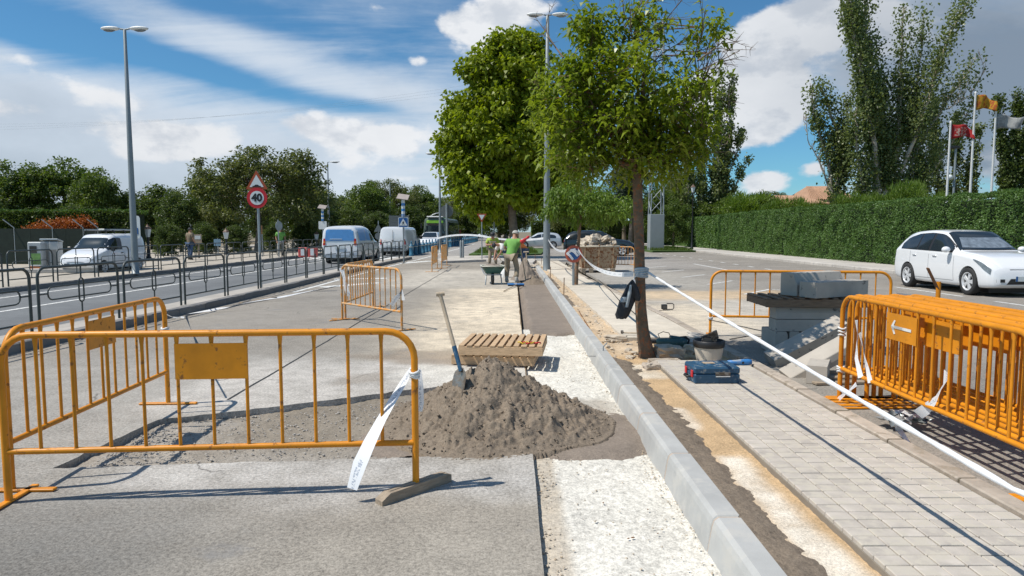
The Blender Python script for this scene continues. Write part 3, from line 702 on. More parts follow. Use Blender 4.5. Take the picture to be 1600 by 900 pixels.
# kerbs, stone by stone
def kerb_run(name, mat, pts, prof, joint, step=1.0, bedz=-.02, gap=.012, bedmat=None):
    bed = MB(); M0 = None; n = len(pts)
    for i in range(n - 1):
        a, b = Vector((*pts[i], 0)), Vector((*pts[i + 1], 0)); L = (b - a).length; ang = math.atan2(b.y - a.y, b.x - a.x) - math.pi / 2
        M = Matrix.Translation(a) @ Matrix.Rotation(ang, 4, 'Z') @ Matrix.Rotation(R(90), 4, 'X') @ Matrix.Scale(-1, 4, (0, 0, 1))
        cx = sum(p[0] for p in prof) / len(prof); cz = sum(p[1] for p in prof) / len(prof)
        sh = [((p[0] - cx) * .93 + cx, (p[1] - cz) * .95 + cz) for p in prof]
        vs = [M @ Vector((x, z, 0)) for x, z in sh] + [M @ Vector((x, z, L)) for x, z in sh]; k = len(sh)
        bed.add(vs, [(j, (j + 1) % k, (j + 1) % k + k, j + k) for j in range(k)])
    bo = struct(bed.build(name, bedmat or joint)); rr = random.Random(len(pts)); cache = {}
    for i in range(n - 1):
        a, b = Vector((*pts[i], 0)), Vector((*pts[i + 1], 0)); L = round((b - a).length, 2); ang = math.atan2(b.y - a.y, b.x - a.x) - math.pi / 2
        if L not in cache:
            mb = MB(); k = len(prof); bv = .006
            for s_, e_ in ((0, 1),):
                rings = []
                cx = sum(p[0] for p in prof) / k; cz = sum(p[1] for p in prof) / k
                for (yy, sc) in ((gap / 2, .94), (gap / 2 + bv, 1), (L - gap / 2 - bv, 1), (L - gap / 2, .94)):
                    rings.append([((x - cx) * (sc if sc == 1 else 1 - bv * 1.2 / max(abs(x - cx), .03)) + cx, yy, (z - cz) * (sc if sc == 1 else 1 - bv * 1.2 / max(abs(z - cz), .03)) + cz) for x, z in prof])
            vs = [p for rg in rings for p in rg]; fs = []
            for q in range(3):
                for j in range(k): fs.append((q * k + j, q * k + (j + 1) % k, (q + 1) * k + (j + 1) % k, (q + 1) * k + j))
            fs += [tuple(range(k - 1, -1, -1)), tuple(range(3 * k, 4 * k))]
            fs = [f[::-1] for f in fs]
            mb.add(vs, fs); cache[L] = mb.mesh('kerb_stone', mat)
        o = link('kerb_stone', cache[L], bo); o.location = (a.x + rr.uniform(-.003, .003), a.y, rr.uniform(-.003, .003)); o.rotation_euler = (0, 0, ang + rr.uniform(-.0015, .0015))
    return bo
jm = mk('pinkish_mortar_joint', (.45, .37, .30), .95, bump=.5)
KP = [(-.028, -.09), (.145, -.09), (.145, .14), (.034, .14), (.010, .122), (0.0, .09)]
kerb_run('new_kerb', kerb_m, [(1.028, 1.37 + 1.015 * i) for i in range(29)], KP, jm, gap=.02)
OK_ = [(0, -.08), (.135, -.08), (.135, .072), (.12, .086), (.012, .086), (0, .078)]
okp = [(2.752 if y < 12 else 2.752 - .033 * (y - 12), y) for y in np.arange(.9, 35.5, .8)]
kerb_run('old_pavement_kerb', oldkerb_m, okp, OK_, mk('dark_joint', (.12, .10, .07), .95, bump=.5), gap=.02)
IK = [(-.15, -.1), (0, -.1), (0, .12), (-.02, .135), (-.15, .135)]
kerb_run('median_kerb', dark_kerb_m, [(kx(y), y) for y in np.arange(-5, 40.1, 1.0)], IK, mk('grey_joint', (.12, .12, .11), .9))
kerb_run('far_pavement_kerb', dark_kerb_m, [(-13.2, y) for y in np.arange(-5, 70, 1.0)], IK, MATS['grey_joint'])
kerb_run('hedge_pavement_kerb', pave_m, [(14.56, y) for y in np.arange(8, 70, 1.0)], [(0, -.1), (.16, -.1), (.16, .127), (.02, .127), (0, .11)], MATS['grey_joint'])
med = [(kx(y) - .15, y) for y in np.arange(-6, 40.1, 1)] + [(kx(y) - .72, y) for y in np.arange(40, -6.1, -1)]
sheet_poly('median_paving', med, .128, ground_mat('median_paving_stone', (.40, .37, .33), grain=.1, bump=.3), .2)
# painted markings
def stripe(name, pts, wdt, z=.0045):
    mb = MB(); n = len(pts); vs = []
    for i in range(n):
        a = Vector((*pts[max(i - 1, 0)], 0)); b = Vector((*pts[min(i + 1, n - 1)], 0)); t = (b - a).normalized(); s = Vector((t.y, -t.x, 0)) * wdt / 2; p = Vector((*pts[i], z)); vs += [p - s, p + s]
    mb.add(vs, [(2 * i, 2 * i + 1, 2 * i + 3, 2 * i + 2) for i in range(n - 1)]); return struct(mb.build(name, linem))
stripe('road_marking', [(-10.25, y) for y in range(-4, 240, 8)], .12); stripe('road_marking', [(-12.35, y) for y in range(-4, 240, 8)], .12)
stripe('road_marking', [(kx(y) + .5, y) for y in range(18, 40, 3)] + [(-5.3, 45), (-5.1, 60), (-4.9, 90)], .14)
for i in range(7): stripe('road_marking', [(-7.35 - .88 * i, 38.5), (-7.35 - .88 * i, 43)], .5)
stripe('road_marking', [(-6.0, 23), (-4.3, 23.4)], .5); stripe('road_marking', [(-5.5, 19.6), (-4.2, 21.4)], .45); stripe('road_marking', [(-5.6, 34.5), (-4.4, 37.5)], .6)
for y in (17.4, 20.7, 23.9, 27.0, 30.2): stripe('bay_marking', [(5.95, y), (7.2, y + 1.55)], .1)
stripe('bay_marking', [(7.2, 18.95), (7.6, 18.2)], .08); stripe('bay_marking', [(9.0, 28.6), (9.05, 34)], .12)
for y in np.arange(4.5, 20, 4.1): stripe('bay_marking', [(11.15, y), (11.1, y + 2.9)], .11)
for y in np.arange(24.6, 50, 2.1): stripe('bay_marking', [(10.95, y), (10.95, y + .75)], .13)
stripe('bay_marking', [(6.0, 40), (10.5, 38.6)], .12); stripe('bay_marking', [(3.6, 43), (14, 45)], .1)
# long tarred joint in the worksite asphalt
sm = MB(); pts = [(-2.71 + ra.uniform(-.006, .006), y) for y in np.arange(6.4, 29, .35)]; vs = []
for p in pts: vs += [(p[0] - .012, p[1], .0035), (p[0] + .012, p[1], .0035)]
sm.add(vs, [(2 * i, 2 * i + 1, 2 * i + 3, 2 * i + 2) for i in range(len(pts) - 1)]); struct(sm.build('tarred_joint', mk('tar', (.035, .035, .034), .7)))
sm = MB().box((.145, 14.8, -.018), (.035, 15.2, .03)); struct(sm.build('trench_shutter_edge', mk('stained_edge', (.22, .15, .08), .9, bump=.5)))
# loose stones: too many and too small to count
r = np.random.default_rng(5)
def scat(n, x0, x1, y0, y1): return np.stack([r.uniform(x0, x1, n), r.uniform(y0, y1, n), np.zeros(n)], -1)
P = scat(900, .2, 1.0, 2.2, 10.8); P[:, 2] = -.035; P[:350, 0] = 1.0 - np.abs(r.normal(0, .05, 350)); tag(stones('white_rubble_grit', P, r.uniform(.002, .008, 900), rubm), kind='stuff')
P = scat(170, .16, .27, 2.2, 4.8); P[:, 2] = -.038; tag(stones('dry_leaf_bits', np.array([[.62, 3.52, -.03], [.645, 3.53, -.03], [.79, 3.58, -.03], [.55, 4.0, -.03], [.36, 3.0, -.03], [.85, 3.3, -.03], [.8, 3.9, -.03]]), np.array([.007, .010, .006, .009, .007, .006, .008]), rustm, None, .4), kind='stuff'); tag(stones('edge_grit', P, r.uniform(.003, .010, 170), rubm), kind='stuff')
P = scat(2400, -3.0, -.6, 4.6, 6.6); P = P[P[:, 1] < 5.7 + (P[:, 0] + 3) * .45]; P[:, 2] = -.045; k = len(P); P[: k // 3, 0] = -3.0 + np.abs(r.normal(0, .3, k // 3))
tag(stones('trench_grit', P, r.uniform(.003, .012, k), rubg), kind='stuff')
P = scat(420, 1.2, 1.6, 8.4, 26); P[:, 2] = .03; tag(stones('strip_rubble', P, r.uniform(.006, .03, 420) * (1 + (r.uniform(0, 1, 420) > .93) * 1.6), rubm), kind='stuff')
P = scat(60, -6, .1, 2.6, 12); P[:, 2] = .002; tag(stones('loose_pebbles', P, r.uniform(.002, .006, 60), rubg), kind='stuff')
P = scat(220, .3, 3.2, 28, 32.5); P[:, 2] = .03; tag(stones('crossing_rubble', P, r.uniform(.02, .11, 220), rubm), kind='stuff')
P = scat(130, 2.9, 5.2, 5.5, 9.5); P[:, 2] = .003; tag(stones('gutter_grit', P, r.uniform(.003, .012, 130), rubm), kind='stuff')

# ---------------------------------------------------------------- the heap of wet mortar in front
def heap(name, label, cx, cy, H, rl, rr_, rf, rb, seed, step, amp, z0=-.03, power=1.15, mat=None, cat='mortar heap'):
    def zf(X, Y):
        dx = (X - cx); dy = (Y - cy); a = np.where(dx < 0, dx / rl, dx / rr_); b = np.where(dy < 0, dy / rf, dy / rb)
        q = np.sqrt(a * a + b * b); q = q * (1 + .10 * fracnoise(X * 1.6 / rl, Y * 1.6 / rl, seed, 3)); s = np.clip(1 - q, 0, 1)
        z = H * (1 - (1 - s) ** power) * (.75 + .25 * s) ; e = np.clip(s * 5, 0, 1)
        n1_ = np.abs(fracnoise(X * 6, Y * 6, seed + 1, 4)); n2_ = np.abs(fracnoise(X * 19, Y * 19, seed + 2, 3)); n3_ = fracnoise(X * 50, Y * 50, seed + 3, 2)
        z = z + e * (amp * (n1_ - .3) * 1.5 + amp * .60 * n2_ + amp * .30 * n3_)
        return X, Y, np.where(q > 1.05, z0 - .06, z + z0 + .004 * n3_)
    o = hgrid(name, cx - rl * 1.15, cx + rr_ * 1.15, cy - rf * 1.15, cy + rb * 1.15, step, zf, mat or mortar_m)
    tag(o, label, cat); return o, zf
hp, hz = heap('mortar_heap', 'large brown heap of wet mortar with a shovel stuck in it', -.20, 5.72, .53, .86, 1.02, 1.0, 1.0, 11, .012, .078, 0.0, 1.05)
n = 1100; a = r.uniform(0, 2 * np.pi, n); q = np.sqrt(r.uniform(0, 1.12, n)); X = -.2 + np.cos(a) * q * np.where(np.cos(a) < 0, .86, 1.0); Y = 5.72 + np.sin(a) * q * 1.0
X, Y, Z = hz(X, Y); Z = np.maximum(Z, -.03)
tag(stones('clods', np.stack([X, Y, Z + .004], -1), (.004 + .013 * r.uniform(0, 1, n) ** 1.8) * (1.15 - .3 * q), mortar_m, hp, .85, 4, True), kind='stuff')
def zsk(X, Y):
    q = np.sqrt(((X - .55) / .62) ** 2 + ((Y - 5.45) / .72) ** 2) * (1 + .25 * fracnoise(X * 3, Y * 3, 51, 4)); return X, Y, -.055 + .042 * np.clip((1 - q) * 4, -.6, 1) + fracnoise(X * 16, Y * 16, 52, 3) * .006
struct(hgrid('spilt_mortar', -.1, 1.02, 4.6, 6.6, .025, zsk, mortar2_m))
def zsk2(X, Y):
    q = np.sqrt(((X + .75) / .55) ** 2 + ((Y - 5.3) / .62) ** 2) * (1 + .35 * fracnoise(X * 3, Y * 3, 55, 4)); return X, Y, -.075 + .05 * np.clip((1 - q) * 3, -.6, 1) + fracnoise(X * 16, Y * 16, 52, 3) * .010
struct(hgrid('spilt_mortar_left', -1.5, -.1, 4.85, 6.0, .025, zsk2, mortar2_m))

# ---------------------------------------------------------------- orange barriers
BAR_MESH = {}
def barrier(label, p0, p1, mat=orange_m, plate=(4, 6), nb=11, H=1.0, zb=.31, feet=True, group='orange crowd barriers', foot_right=True, flip=False, tilt=0.0, rr_=.021):
    p0 = Vector(p0); p1 = Vector(p1); L = (p1 - p0).length; ang = math.atan2(p1.y - p0.y, p1.x - p0.x)
    t = thing('crowd_barrier', label, 'barrier', p0, (tilt, 0, ang) if not flip else (math.pi, 0, ang), group)
    if flip: t.location.z = H + .15
    cr = .17; fr = [(0, 0, .015)] + [(0, 0, H - cr)] + [(cr - cr * math.cos(R(k)), 0, H - cr + cr * math.sin(R(k))) for k in range(15, 91, 15)] + [(L - cr + cr * math.sin(R(k)), 0, H - cr + cr * math.cos(R(k))) for k in range(0, 90, 15)] + [(L, 0, H - cr), (L, 0, .015)]
    MB().tube(fr, rr_, 10).build('frame', mat, t)
    MB().tube([(0.012, 0, zb), (L - .012, 0, zb)], rr_ * .9, 10).build('bottom_rail', mat, t)
    bm_ = MB(); ht = H - zb - .03; bm_.tube([(0, 0, zb + .01), (0, 0, zb + .05), (0, 0, H - .07), (0, 0, H - .015)], [.011, .0105, .0105, .016], 8); me = bm_.mesh('bar', mat)
    dx = L / (nb + 1)
    for i in range(nb):
        if plate and plate[0] < i < plate[1]:
            o = MB().tube([(0, 0, zb + .01), (0, 0, .735)], .0105, 8).build('bar', mat, t); o.location = (dx * (i + 1), 0, 0)
            o = MB().tube([(0, 0, .925), (0, 0, H - .015)], [.0105, .016], 8).build('bar', mat, t); o.location = (dx * (i + 1), 0, 0); continue
        o = link('bar', me, t); o.location = (dx * (i + 1), 0, 0)
    if plate:
        x0, x1 = dx * (plate[0] + 1), dx * (plate[1] + 1)
        MB().box(((x0 + x1) / 2, -.0125, .835), (x1 - x0 + .02, .003, .215)).build('plate', mat, t)
    for k, x in enumerate((0, L)):
        if not feet or (k == 1 and not foot_right): continue
        MB().box((x, 0, .012), (.045, .52, .016), bev=.004).build('foot', mat, t)
    return t, L
bA0 = G(14, 786); bA1 = G(650, 768)
tA, LA = barrier('long orange barrier nearest the camera, its right leg in a wooden block', bA0, bA1, plate=(4, 6), foot_right=False)
blk = MB(); a = G(592, 789); b = G(700, 751); m_ = (a + b) / 2; d_ = (b - a); an = math.atan2(d_.y, d_.x)
t = thing('wooden_foot_block', 'short weathered wooden block holding the right leg of the nearest orange barrier', 'wooden block', (m_.x, m_.y, 0), an)
Lb = d_.length; mb = MB(); mb.prism([(-Lb / 2, 0), (Lb / 2, 0), (Lb / 2, .05), (Lb / 2 - .03, .062), (-Lb / 2 + .06, .062), (-Lb / 2, .028)], Matrix.Translation((0, .035, 0)) @ Matrix.Rotation(R(90), 4, 'X'), .07)
mb.build('block', wooddk, t); MB().box((.02, 0, .064), (Lb * .8, .02, .008), bev=.003).build('ridge', wooddk, t)
bB0 = G(4, 776); bB1 = G(263, 632)
tB, LB = barrier('orange barrier at far left running away from the camera beside the near barrier', (bB0.x, bB0.y + .08, 0), bB1, plate=(4, 6), nb=11)
c0 = G(535, 500); c1 = G(628, 517); tC, _ = barrier('weathered orange barrier in the middle distance with white tape on its right leg', c0, c1, orange2_m, None, 11)
c2 = G(583, 479); barrier('weathered orange barrier set behind another at a right angle, mid ground', (c0.x + .03, c0.y + .1, 0), c2, orange2_m, None, 11)
d0 = G(675, 425); d1 = Vector((d0.x - .05, d0.y + 2.4, 0)); barrier('small distant orange barrier nearest to the camera of the far pair', d0, d1, orange2_m, (1, 3), 11); 
d2 = Vector((d1.x + .15, d1.y + .4, 0)); barrier('most distant orange barrier of the far pair, tied with white tape', d2, (d2.x, d2.y + 2.4, 0), orange2_m, None, 11)
e0 = D(1110, 497, 10.4); e1 = D(1397, 470, 10.0); barrier('orange barrier standing across the parking behind the stacked kerb blocks', (e0.x, 10.4, 0), (e1.x, 10.1, 0), orange_m, (4, 6), 11)
g0 = G(972, 424); g1 = G(990, 420); barrier('small orange barrier beside the rusty skip', (D(935, 400, 27.4).x, 27.6, 0), (D(991, 400, 26.8).x, 26.8, 0), orange2_m, None, 11)
# the nested stack at the right
FX, FY0, FY1 = 3.12, 6.42, 3.95
for i in range(8):
    x = FX + i * .086; dy = (i % 3) * .035 - .02
    lab = ['orange barrier with a white painted arrow, front one of the nested stack', ] 
    lab = lab[0] if i == 0 else ORD[i] + ' orange barrier counted from the arrow one in the nested stack at right'
    t, L_ = barrier(lab, (x, FY0 + dy, 0), (x - .05 + .012 * i, FY1 + dy, 0), orange_m, ((3, 5) if i % 2 == 0 else ((5, 7) if i % 3 else (4, 6))), 11, H=1.0 + .006 * (i % 2), group='nested stack of orange barriers', tilt=R(0.0))
    if i == 0:
        dx = L_ / 12; ac = Vector((dx * 5, -.0165, .835)); M = Matrix.Translation(ac) @ Matrix.Rotation(R(90), 4, 'X')
        ar = MB(); 
        ar.prism([(-.14, 0), (-.095, .055), (-.075, .05), (-.10, .010), (.15, .010), (.15, -.012), (-.10, -.012), (-.075, -.055), (-.095, -.06)], M, .002)
        ar.build('painted_arrow', linem, t)
t, L_ = barrier('rusty orange barrier standing upside down behind the nested stack, its foot in the air', (3.98, 6.35, 0), (3.98, 3.9, 0), orange_m, None, 9, group='nested stack of orange barriers', flip=True, feet=False); MB().box((0, .05, .0), (.04, .26, .012), (R(-62), 0, 0), .003).build('foot', rustm, t)
# spare feet lying under the stack
t = thing('loose_barrier_feet', 'pile of orange flat iron feet on the ground under the barrier stack', 'barrier feet', (3.2, 6.1, 0))
for k in range(7): MB().box((.1 + .01 * k, -.055 * k + .3, .012 + .008 * (k % 2)), (.75, .035, .012), R(-4 + k), .003).build('flat_bar', orange_m, t)

# ---------------------------------------------------------------- street railings
RAIL = {}
def rail_panel(L, parent):
    H = .95; key = round(L, 2)
    if key not in RAIL:
        cr = .14; fr = [(0.05, 0, 0), (0.05, 0, H - cr)] + [(.05 + cr - cr * math.cos(R(k)), 0, H - cr + cr * math.sin(R(k))) for k in (20, 45, 70, 90)] + [(L - .05 - cr + cr * math.sin(R(k)), 0, H - cr + cr * math.cos(R(k))) for k in (0, 20, 45, 70)] + [(L - .05, 0, H - cr), (L - .05, 0, 0)]
        a = MB().tube(fr, .021, 8).mesh('frame', fence_m); b = MB().tube([(.05, 0, .18), (L - .05, 0, .18)], .016, 6).mesh('bottom_rail', fence_m)
        def stad(x0, x1, z0, z1, rad):
            p = []
            for (cx, cz, s) in ((x1 - rad, z1 - rad, 0), (x0 + rad, z1 - rad, 90), (x0 + rad, z0 + rad, 180), (x1 - rad, z0 + rad, 270)):
                for k in range(0, 91, 30): p.append((cx + rad * math.cos(R(s + k)), 0, cz + rad * math.sin(R(s + k))))
            return p
        c = MB().tube(stad(.24, L - .24, .47, .66, .09), .012, 6, closed=True).mesh('stadium_loop', fence_m)
        d = MB().tube(stad(L / 2 - .055, L / 2 + .055, .38, .75, .055), .0125, 6, closed=True).mesh('oval_ring', fence_m)
        e = MB().tube([(L / 2, 0, .18), (L / 2, 0, .38)], .012, 6).mesh('short_stem', fence_m); f = MB().tube([(L / 2, 0, .75), (L / 2, 0, H)], .012, 6).mesh('short_stem', fence_m)
        g = MB().tube([(.05, 0, .565), (.24, 0, .565)], .012, 6).mesh('side_stub', fence_m); h = MB().tube([(L - .24, 0, .565), (L - .05, 0, .565)], .012, 6).mesh('side_stub', fence_m)
        RAIL[key] = (a, b, c, d, e, f, g, h)
    for me in RAIL[key]: link(me.name.split('.')[0], me, parent)
for i in range(17):
    y = 5.7 + 2.0 * i; x = kx(y) - .28; y2 = y + 1.96; x2 = kx(y2) - .28
    t = thing('railing_panel', ORD[i] + ' dark green railing panel from the front along the median strip', 'railing', (x, y, .13), math.atan2(y2 - y, x2 - x), 'railing panels along the near median'); rail_panel(1.94, t)
for i in range(19):
    y = 12.2 + 2.0 * i
    t = thing('railing_panel', ORD[i] + ' dark railing panel from the left edge along the far pavement', 'railing', (-13.5, y, .13), R(90), 'railing panels along the far pavement'); rail_panel(1.9, t)

# ---------------------------------------------------------------- tapes
def sagline(a, b, sag, n=24):
    a = Vector(a); b = Vector(b); return [a.lerp(b, i / n) - Vector((0, 0, sag * 4 * (i / n) * (1 - i / n))) for i in range(n + 1)]
def tape(label, pts, wdt=.065, up=(0, 0, 1), tw=None):
    mb = MB(); mb.ribbon(pts, wdt, up, tw); return tag(mb.build('barrier_tape', tapem), label, 'tape', 'white barrier tape')
TRX, TRY = 1.60, 8.42
lt_ = sagline((TRX + .07, TRY - .08, 1.10), (1.98, 2.62, .585), .015, 60) + sagline((1.98, 2.62, .585), (2.05, .8, .72), .0, 12)[1:]
tag(MB().tube(lt_, [.0155 + .004 * math.sin(i * 1.7) * math.sin(i * .61) for i in range(len(lt_))], 6).build('barrier_tape', tapem), 'long white tape stretched from the front tree trunk to the lower right corner', 'tape', 'white barrier tape')
sgn = Vector((D(892, 397, 19.3).x, 19.3, 0))
tape('white tape sagging between the thin tree and the trunk of the front tree', sagline((1.86, 19.3, 1.12), (TRX - .1, TRY, 1.08), .22), .065, None, lambda t: .3 * math.sin(t * 6))
tape('white tape between the street lamp and the thin tree', sagline((1.45, 28.1, 1.35), (1.62, 19.3, 1.12), .25), .07)
tape('white tape between the workers and the tall central street lamp', sagline((-1.2, 33, 1.35), (1.45, 28.2, 1.35), .12), .08)
tape('long white tape passing behind the workers towards the bollards', sagline((-4.4, 40, 1.2), (-1.2, 33, 1.35), -.15), .09)
mb = MB()
pts = [(G(255, 487).x, 9.6, .55)] + [tuple(G(u, v)) for u, v in ((275, 491), (300, 488.5), (340, 481), (400, 471), (440, 463), (480, 456), (520, 449))]
pts = [tuple(D(255, 489, 6.34))] + [tuple(G(u, v, .012)) for u, v in ((290, 493), (340, 483), (375, 476), (440, 464), (500, 452), (530, 446))]
pts2 = [Vector(pts[0])] + [Vector(pts[0]).lerp(Vector(pts[1]), k / 4) + Vector((0, 0, -.05 * k * (4 - k) / 4)) for k in range(1, 4)] + [Vector(p) for p in pts[1:]]
tape('twisted white tape tied to the left barrier and trailing along the median kerb', pts2, lambda t: .018 + .04 * min(1, t * 2), (1, 0, .15), lambda t: 1.2 * math.sin(t * 25))
# loose ends
p = D(640, 572, 4.22)
tape('white tape end blowing away to the left from the near barrier leg', [D(644, 575, 4.2), D(630, 598, 4.17), D(612, 628, 4.12), D(596, 655, 4.06), D(578, 690, 4.0), D(562, 725, 3.95), D(550, 764, 3.92)], lambda t: .03 + .075 * min(1, t * 1.6) * (1 - .55 * max(0, t - .8) / .2), (1, 0, .25), lambda t: .5 * math.sin(t * 3))
tape('white tape end hanging straight down from the near barrier leg', [D(645, 572, 4.22), D(653, 580, 4.2), D(656, 605, 4.19), D(657, 630, 4.19), D(655, 643, 4.19)], .045, (1, .3, 0), lambda t: .3 * math.sin(t * 5))
def knot(label, c, rad=.026, h=.035, cat='tape knot'):
    mb = MB()
    for k in range(3): mb.tube([Vector(c) + Vector((math.cos(R(a)) * (rad + .002 * k), math.sin(R(a)) * (rad + .002 * k), (k - 1) * h * .4 + .006 * math.sin(R(a * 2 + 60 * k)))) for a in range(0, 360, 30)], .009, 6, closed=True)
    o = tag(mb.build('tape_knot', white_p), label, cat, 'knots of white tape'); return o
knot('white tape knotted round the right leg of the near barrier', (bA1.x, bA1.y, .735)); knot('white tape knotted on the rear leg of the left barrier', (bB1.x, bB1.y, .70))
knot('white tape wound round the front leg of the arrow barrier, upper', (FX, FY0 - .02, .66), .028, .08); knot('white tape wound round the front leg of the arrow barrier, lower', (FX, FY0 - .02, .30), .026, .05)
knot('white tape knotted on the left leg of the barrier behind the kerb blocks', (e0.x, 10.4, .28), .03)
tape('white tape hanging from the left leg of the mid ground barrier', [(c0.x + .01, c0.y - .03, .95), (c0.x + .05, c0.y - .04, .8), (c0.x + .1, c0.y - .05, .55), (c0.x + .14, c0.y - .05, .45)], .09, (1, 0, 0), lambda t: .8 * math.sin(t * 4))
tape('white tape tuft on the right leg of the mid ground barrier', [(c1.x - .16, c1.y - .03, .42), (c1.x - .06, c1.y - .03, .56), (c1.x, c1.y - .03, .66), (c1.x + .03, c1.y - .03, .50)], .08, (1, 0, .5), lambda t: .5)
def fr_(u, v, dx=0): return Vector(D(u, v, 1)) 
def onF(u, v, x=FX - .03):
    d = ray(u, v); t = x / d.x; return Vector((x, d.y * t, CAM_H + d.z * t))
for lab, pp, wd_ in (('white tape hanging in the bars left in the barrier stack', [(1338, 500), (1340, 530), (1338, 560), (1345, 590)], .05), ('white tape slanting through the bars of the barrier stack', [(1343, 520), (1350, 550), (1355, 575), (1360, 598)], .045),
                     ('white tape flag caught on the lower rail of the arrow barrier', [(1480, 582), (1472, 605), (1462, 625), (1446, 640), (1434, 648)], .08), ('white tape lying slack from barrier stack to the ground', [(1338, 600), (1325, 612), (1312, 622), (1300, 636)], .04)):
    tape(lab, [onF(u, v) for u, v in pp], wd_, (0, 1, .2), lambda t: .7 * math.sin(t * 5))
t = thing('crumpled_tape', 'crumpled grey plastic tape lying on the asphalt below the barrier stack', 'tape', tuple(G(1408, 668)), 0)
rr2 = random.Random(4)
for k in range(5):
    mb = MB(); c = Vector((rr2.uniform(-.10, .12), rr2.uniform(-.08, .12), .03)); pts = [c + Vector((.09 * math.cos(j * 1.1 + k), .08 * math.sin(j * 1.3 + k * 2), .05 * abs(math.sin(j * 2 + k)) + .02)) for j in range(9)]
    mb.ribbon(pts, .06, (0, 0, 1), lambda t: 2 * math.sin(t * 9)); mb.build('loop', tapem if k % 2 else galv_m, t)
tape('short white tape strip fluttering on the ground near the stone kerb', [G(1400, 650, .25), G(1405, 672, .06), G(1418, 690, .02), G(1440, 712, .01)], .05, (1, 0, .6), lambda t: math.sin(t * 7))
tape('white tape bow tied to the barrier behind the kerb blocks at right', [D(1398, 452, 10.0), D(1402, 460, 9.9), D(1418, 462, 9.8), D(1430, 464, 9.7)], .07, (0, 0, 1), lambda t: .6)
# ---------------------------------------------------------------- things on the worksite
# shovel stuck in the heap
t = thing('shovel', 'long wooden shovel with blue socket stuck upright in the mortar heap', 'shovel', (0, 0, 0))
def heap_hit(u, v):
    d = ray(u, v); best = None
    for k in range(400):
        p = Vector((0, 0, CAM_H)) + d * (4.2 + .008 * k); z = float(hz(np.array([p.x]), np.array([p.y]))[2][0])
        if p.z <= max(z, -.03): return p
    return D(u, v, 5.9)
tip_ = heap_hit(718, 606); hb = D(720, 580, tip_.y + .03); ht_ = D(688, 461, tip_.y + .26); hm = hb.lerp(ht_, .32)
MB().tube([hm, hm.lerp(ht_, .5), ht_ - (ht_ - hm).normalized() * .02, ht_], [.018, .0165, .017, .027], 10).build('handle', handlem, t)
MB().tube([ht_ + Vector((-.035, 0, .005)), ht_ + Vector((.035, .01, .012))], .018, 8).build('grip', handlem, t)
MB().tube([hb, hm], [.017, .0205], 10).build('socket', bluetool, t)
ax = (tip_ + Vector((0, .0, -.02)) - hb).normalized(); sx = Vector((.62, -.75, .1)); sx = (sx - ax * sx.dot(ax)).normalized(); sn_ = ax.cross(sx)
vs = []; rows = 8
for i in range(rows + 1):
    q = i / rows; wv = [.02, .075, .088, .09, .088, .083, .07, .048, .008][i]
    for j in range(5):
        s_ = (j - 2) / 2; vs.append(hb - ax * .03 + ax * (.29 * q) + sx * wv * s_ + sn_ * (.022 * s_ * s_ - .02 * (1 - q)))
mb = MB(); mb.add(vs, [(i * 5 + j, i * 5 + j + 1, (i + 1) * 5 + j + 1, (i + 1) * 5 + j) for i in range(rows) for j in range(4)], True)
ob = mb.build('blade', steelm, t); md = ob.modifiers.new('s', 'SOLIDIFY'); md.thickness = .003
# pallets
def pallet(label, loc, rz, top=True, L=1.0, W=.95, mat=woodm, nslat=11, group='wooden pallets'):
    t = thing('wooden_pallet', label, 'pallet', loc, rz, group); pr = random.Random(int(loc[1] * 100))
    for k, y in enumerate((0.012, W / 2, W - .012)):
        MB().box((L / 2, y, .062), (L, .024, .10), bev=.003).build('side_board' if k != 1 else 'bearer', mat, t)
    for k in range(2): MB().box((.012 + k * (L - .024), W / 2, .062), (.022, W - .05, .09), bev=.003).build('end_board', mat, t)
    step = (L - .075) / (nslat - 1)
    for i in range(nslat):
        w_ = .066 + pr.uniform(-.005, .004); MB().box((0, 0, 0), (w_, W + pr.uniform(-.006, .006), .016), bev=.002).build('slat', mat, t); o = t.children[-1]
    sl_ = [c for c in t.children if c.name.startswith('slat')]
    for i, o in enumerate(sl_): o.location = (.0375 + i * step, W / 2 + pr.uniform(-.004, .004), .121 + pr.uniform(0, .002))
    return t
pa = G(705, 571); an = math.atan2(-.335, .97)
pallet('lower of two small wooden pallets lying behind the mortar heap', (pa.x, pa.y + .02, 0), an + R(11))
p2 = D(715, 549, 7.95); p2z = .135
pallet('upper wooden pallet with a red and yellow cord on it', (G(716, 556, .135).x, G(716, 556, .135).y, .135), an + R(13))
cpt = G(830, 537, .27); t = thing('coiled_cord', 'small tangle of red and yellow cord lying on the upper pallet', 'cord', cpt)
for k, m in enumerate((redm, mk('yellow_cord', (.6, .42, .03), .6))): MB().tube([(-.11 + .028 * j - .05 * k, .035 * math.sin(j * 1.7 + k), .012 + .008 * math.sin(j * 2.1)) for j in range(9)], .008, 6).build('strand', m, t)
# kerb block stack on bearers and pallets
def kblock(label, c, L, rz, tilt=(0, 0), sec=None, mat=block_m, w_=.25, h_=.28, cham=.06, group='loose concrete kerb blocks'):
    prof = sec or [(-w_ / 2, -h_ / 2), (w_ / 2, -h_ / 2), (w_ / 2, h_ / 2), (-w_ / 2 + cham, h_ / 2), (-w_ / 2, h_ / 2 - cham * 2.2)]
    mb = MB(); mb.prism(prof, Matrix.Translation((-L / 2, 0, 0)) @ Matrix.Rotation(R(90), 4, 'Z') @ Matrix.Rotation(R(90), 4, 'X'), L)
    o = mb.build('kerb_block', mat); tag(o, label, 'kerb block', group); o.location = c; o.rotation_euler = (tilt[0], tilt[1], rz)
    md = o.modifiers.new('b', 'BEVEL'); md.width = .006; md.segments = 1; return o
SY = 7.55
def atY(u, v, y=SY): return D(u, v, y)
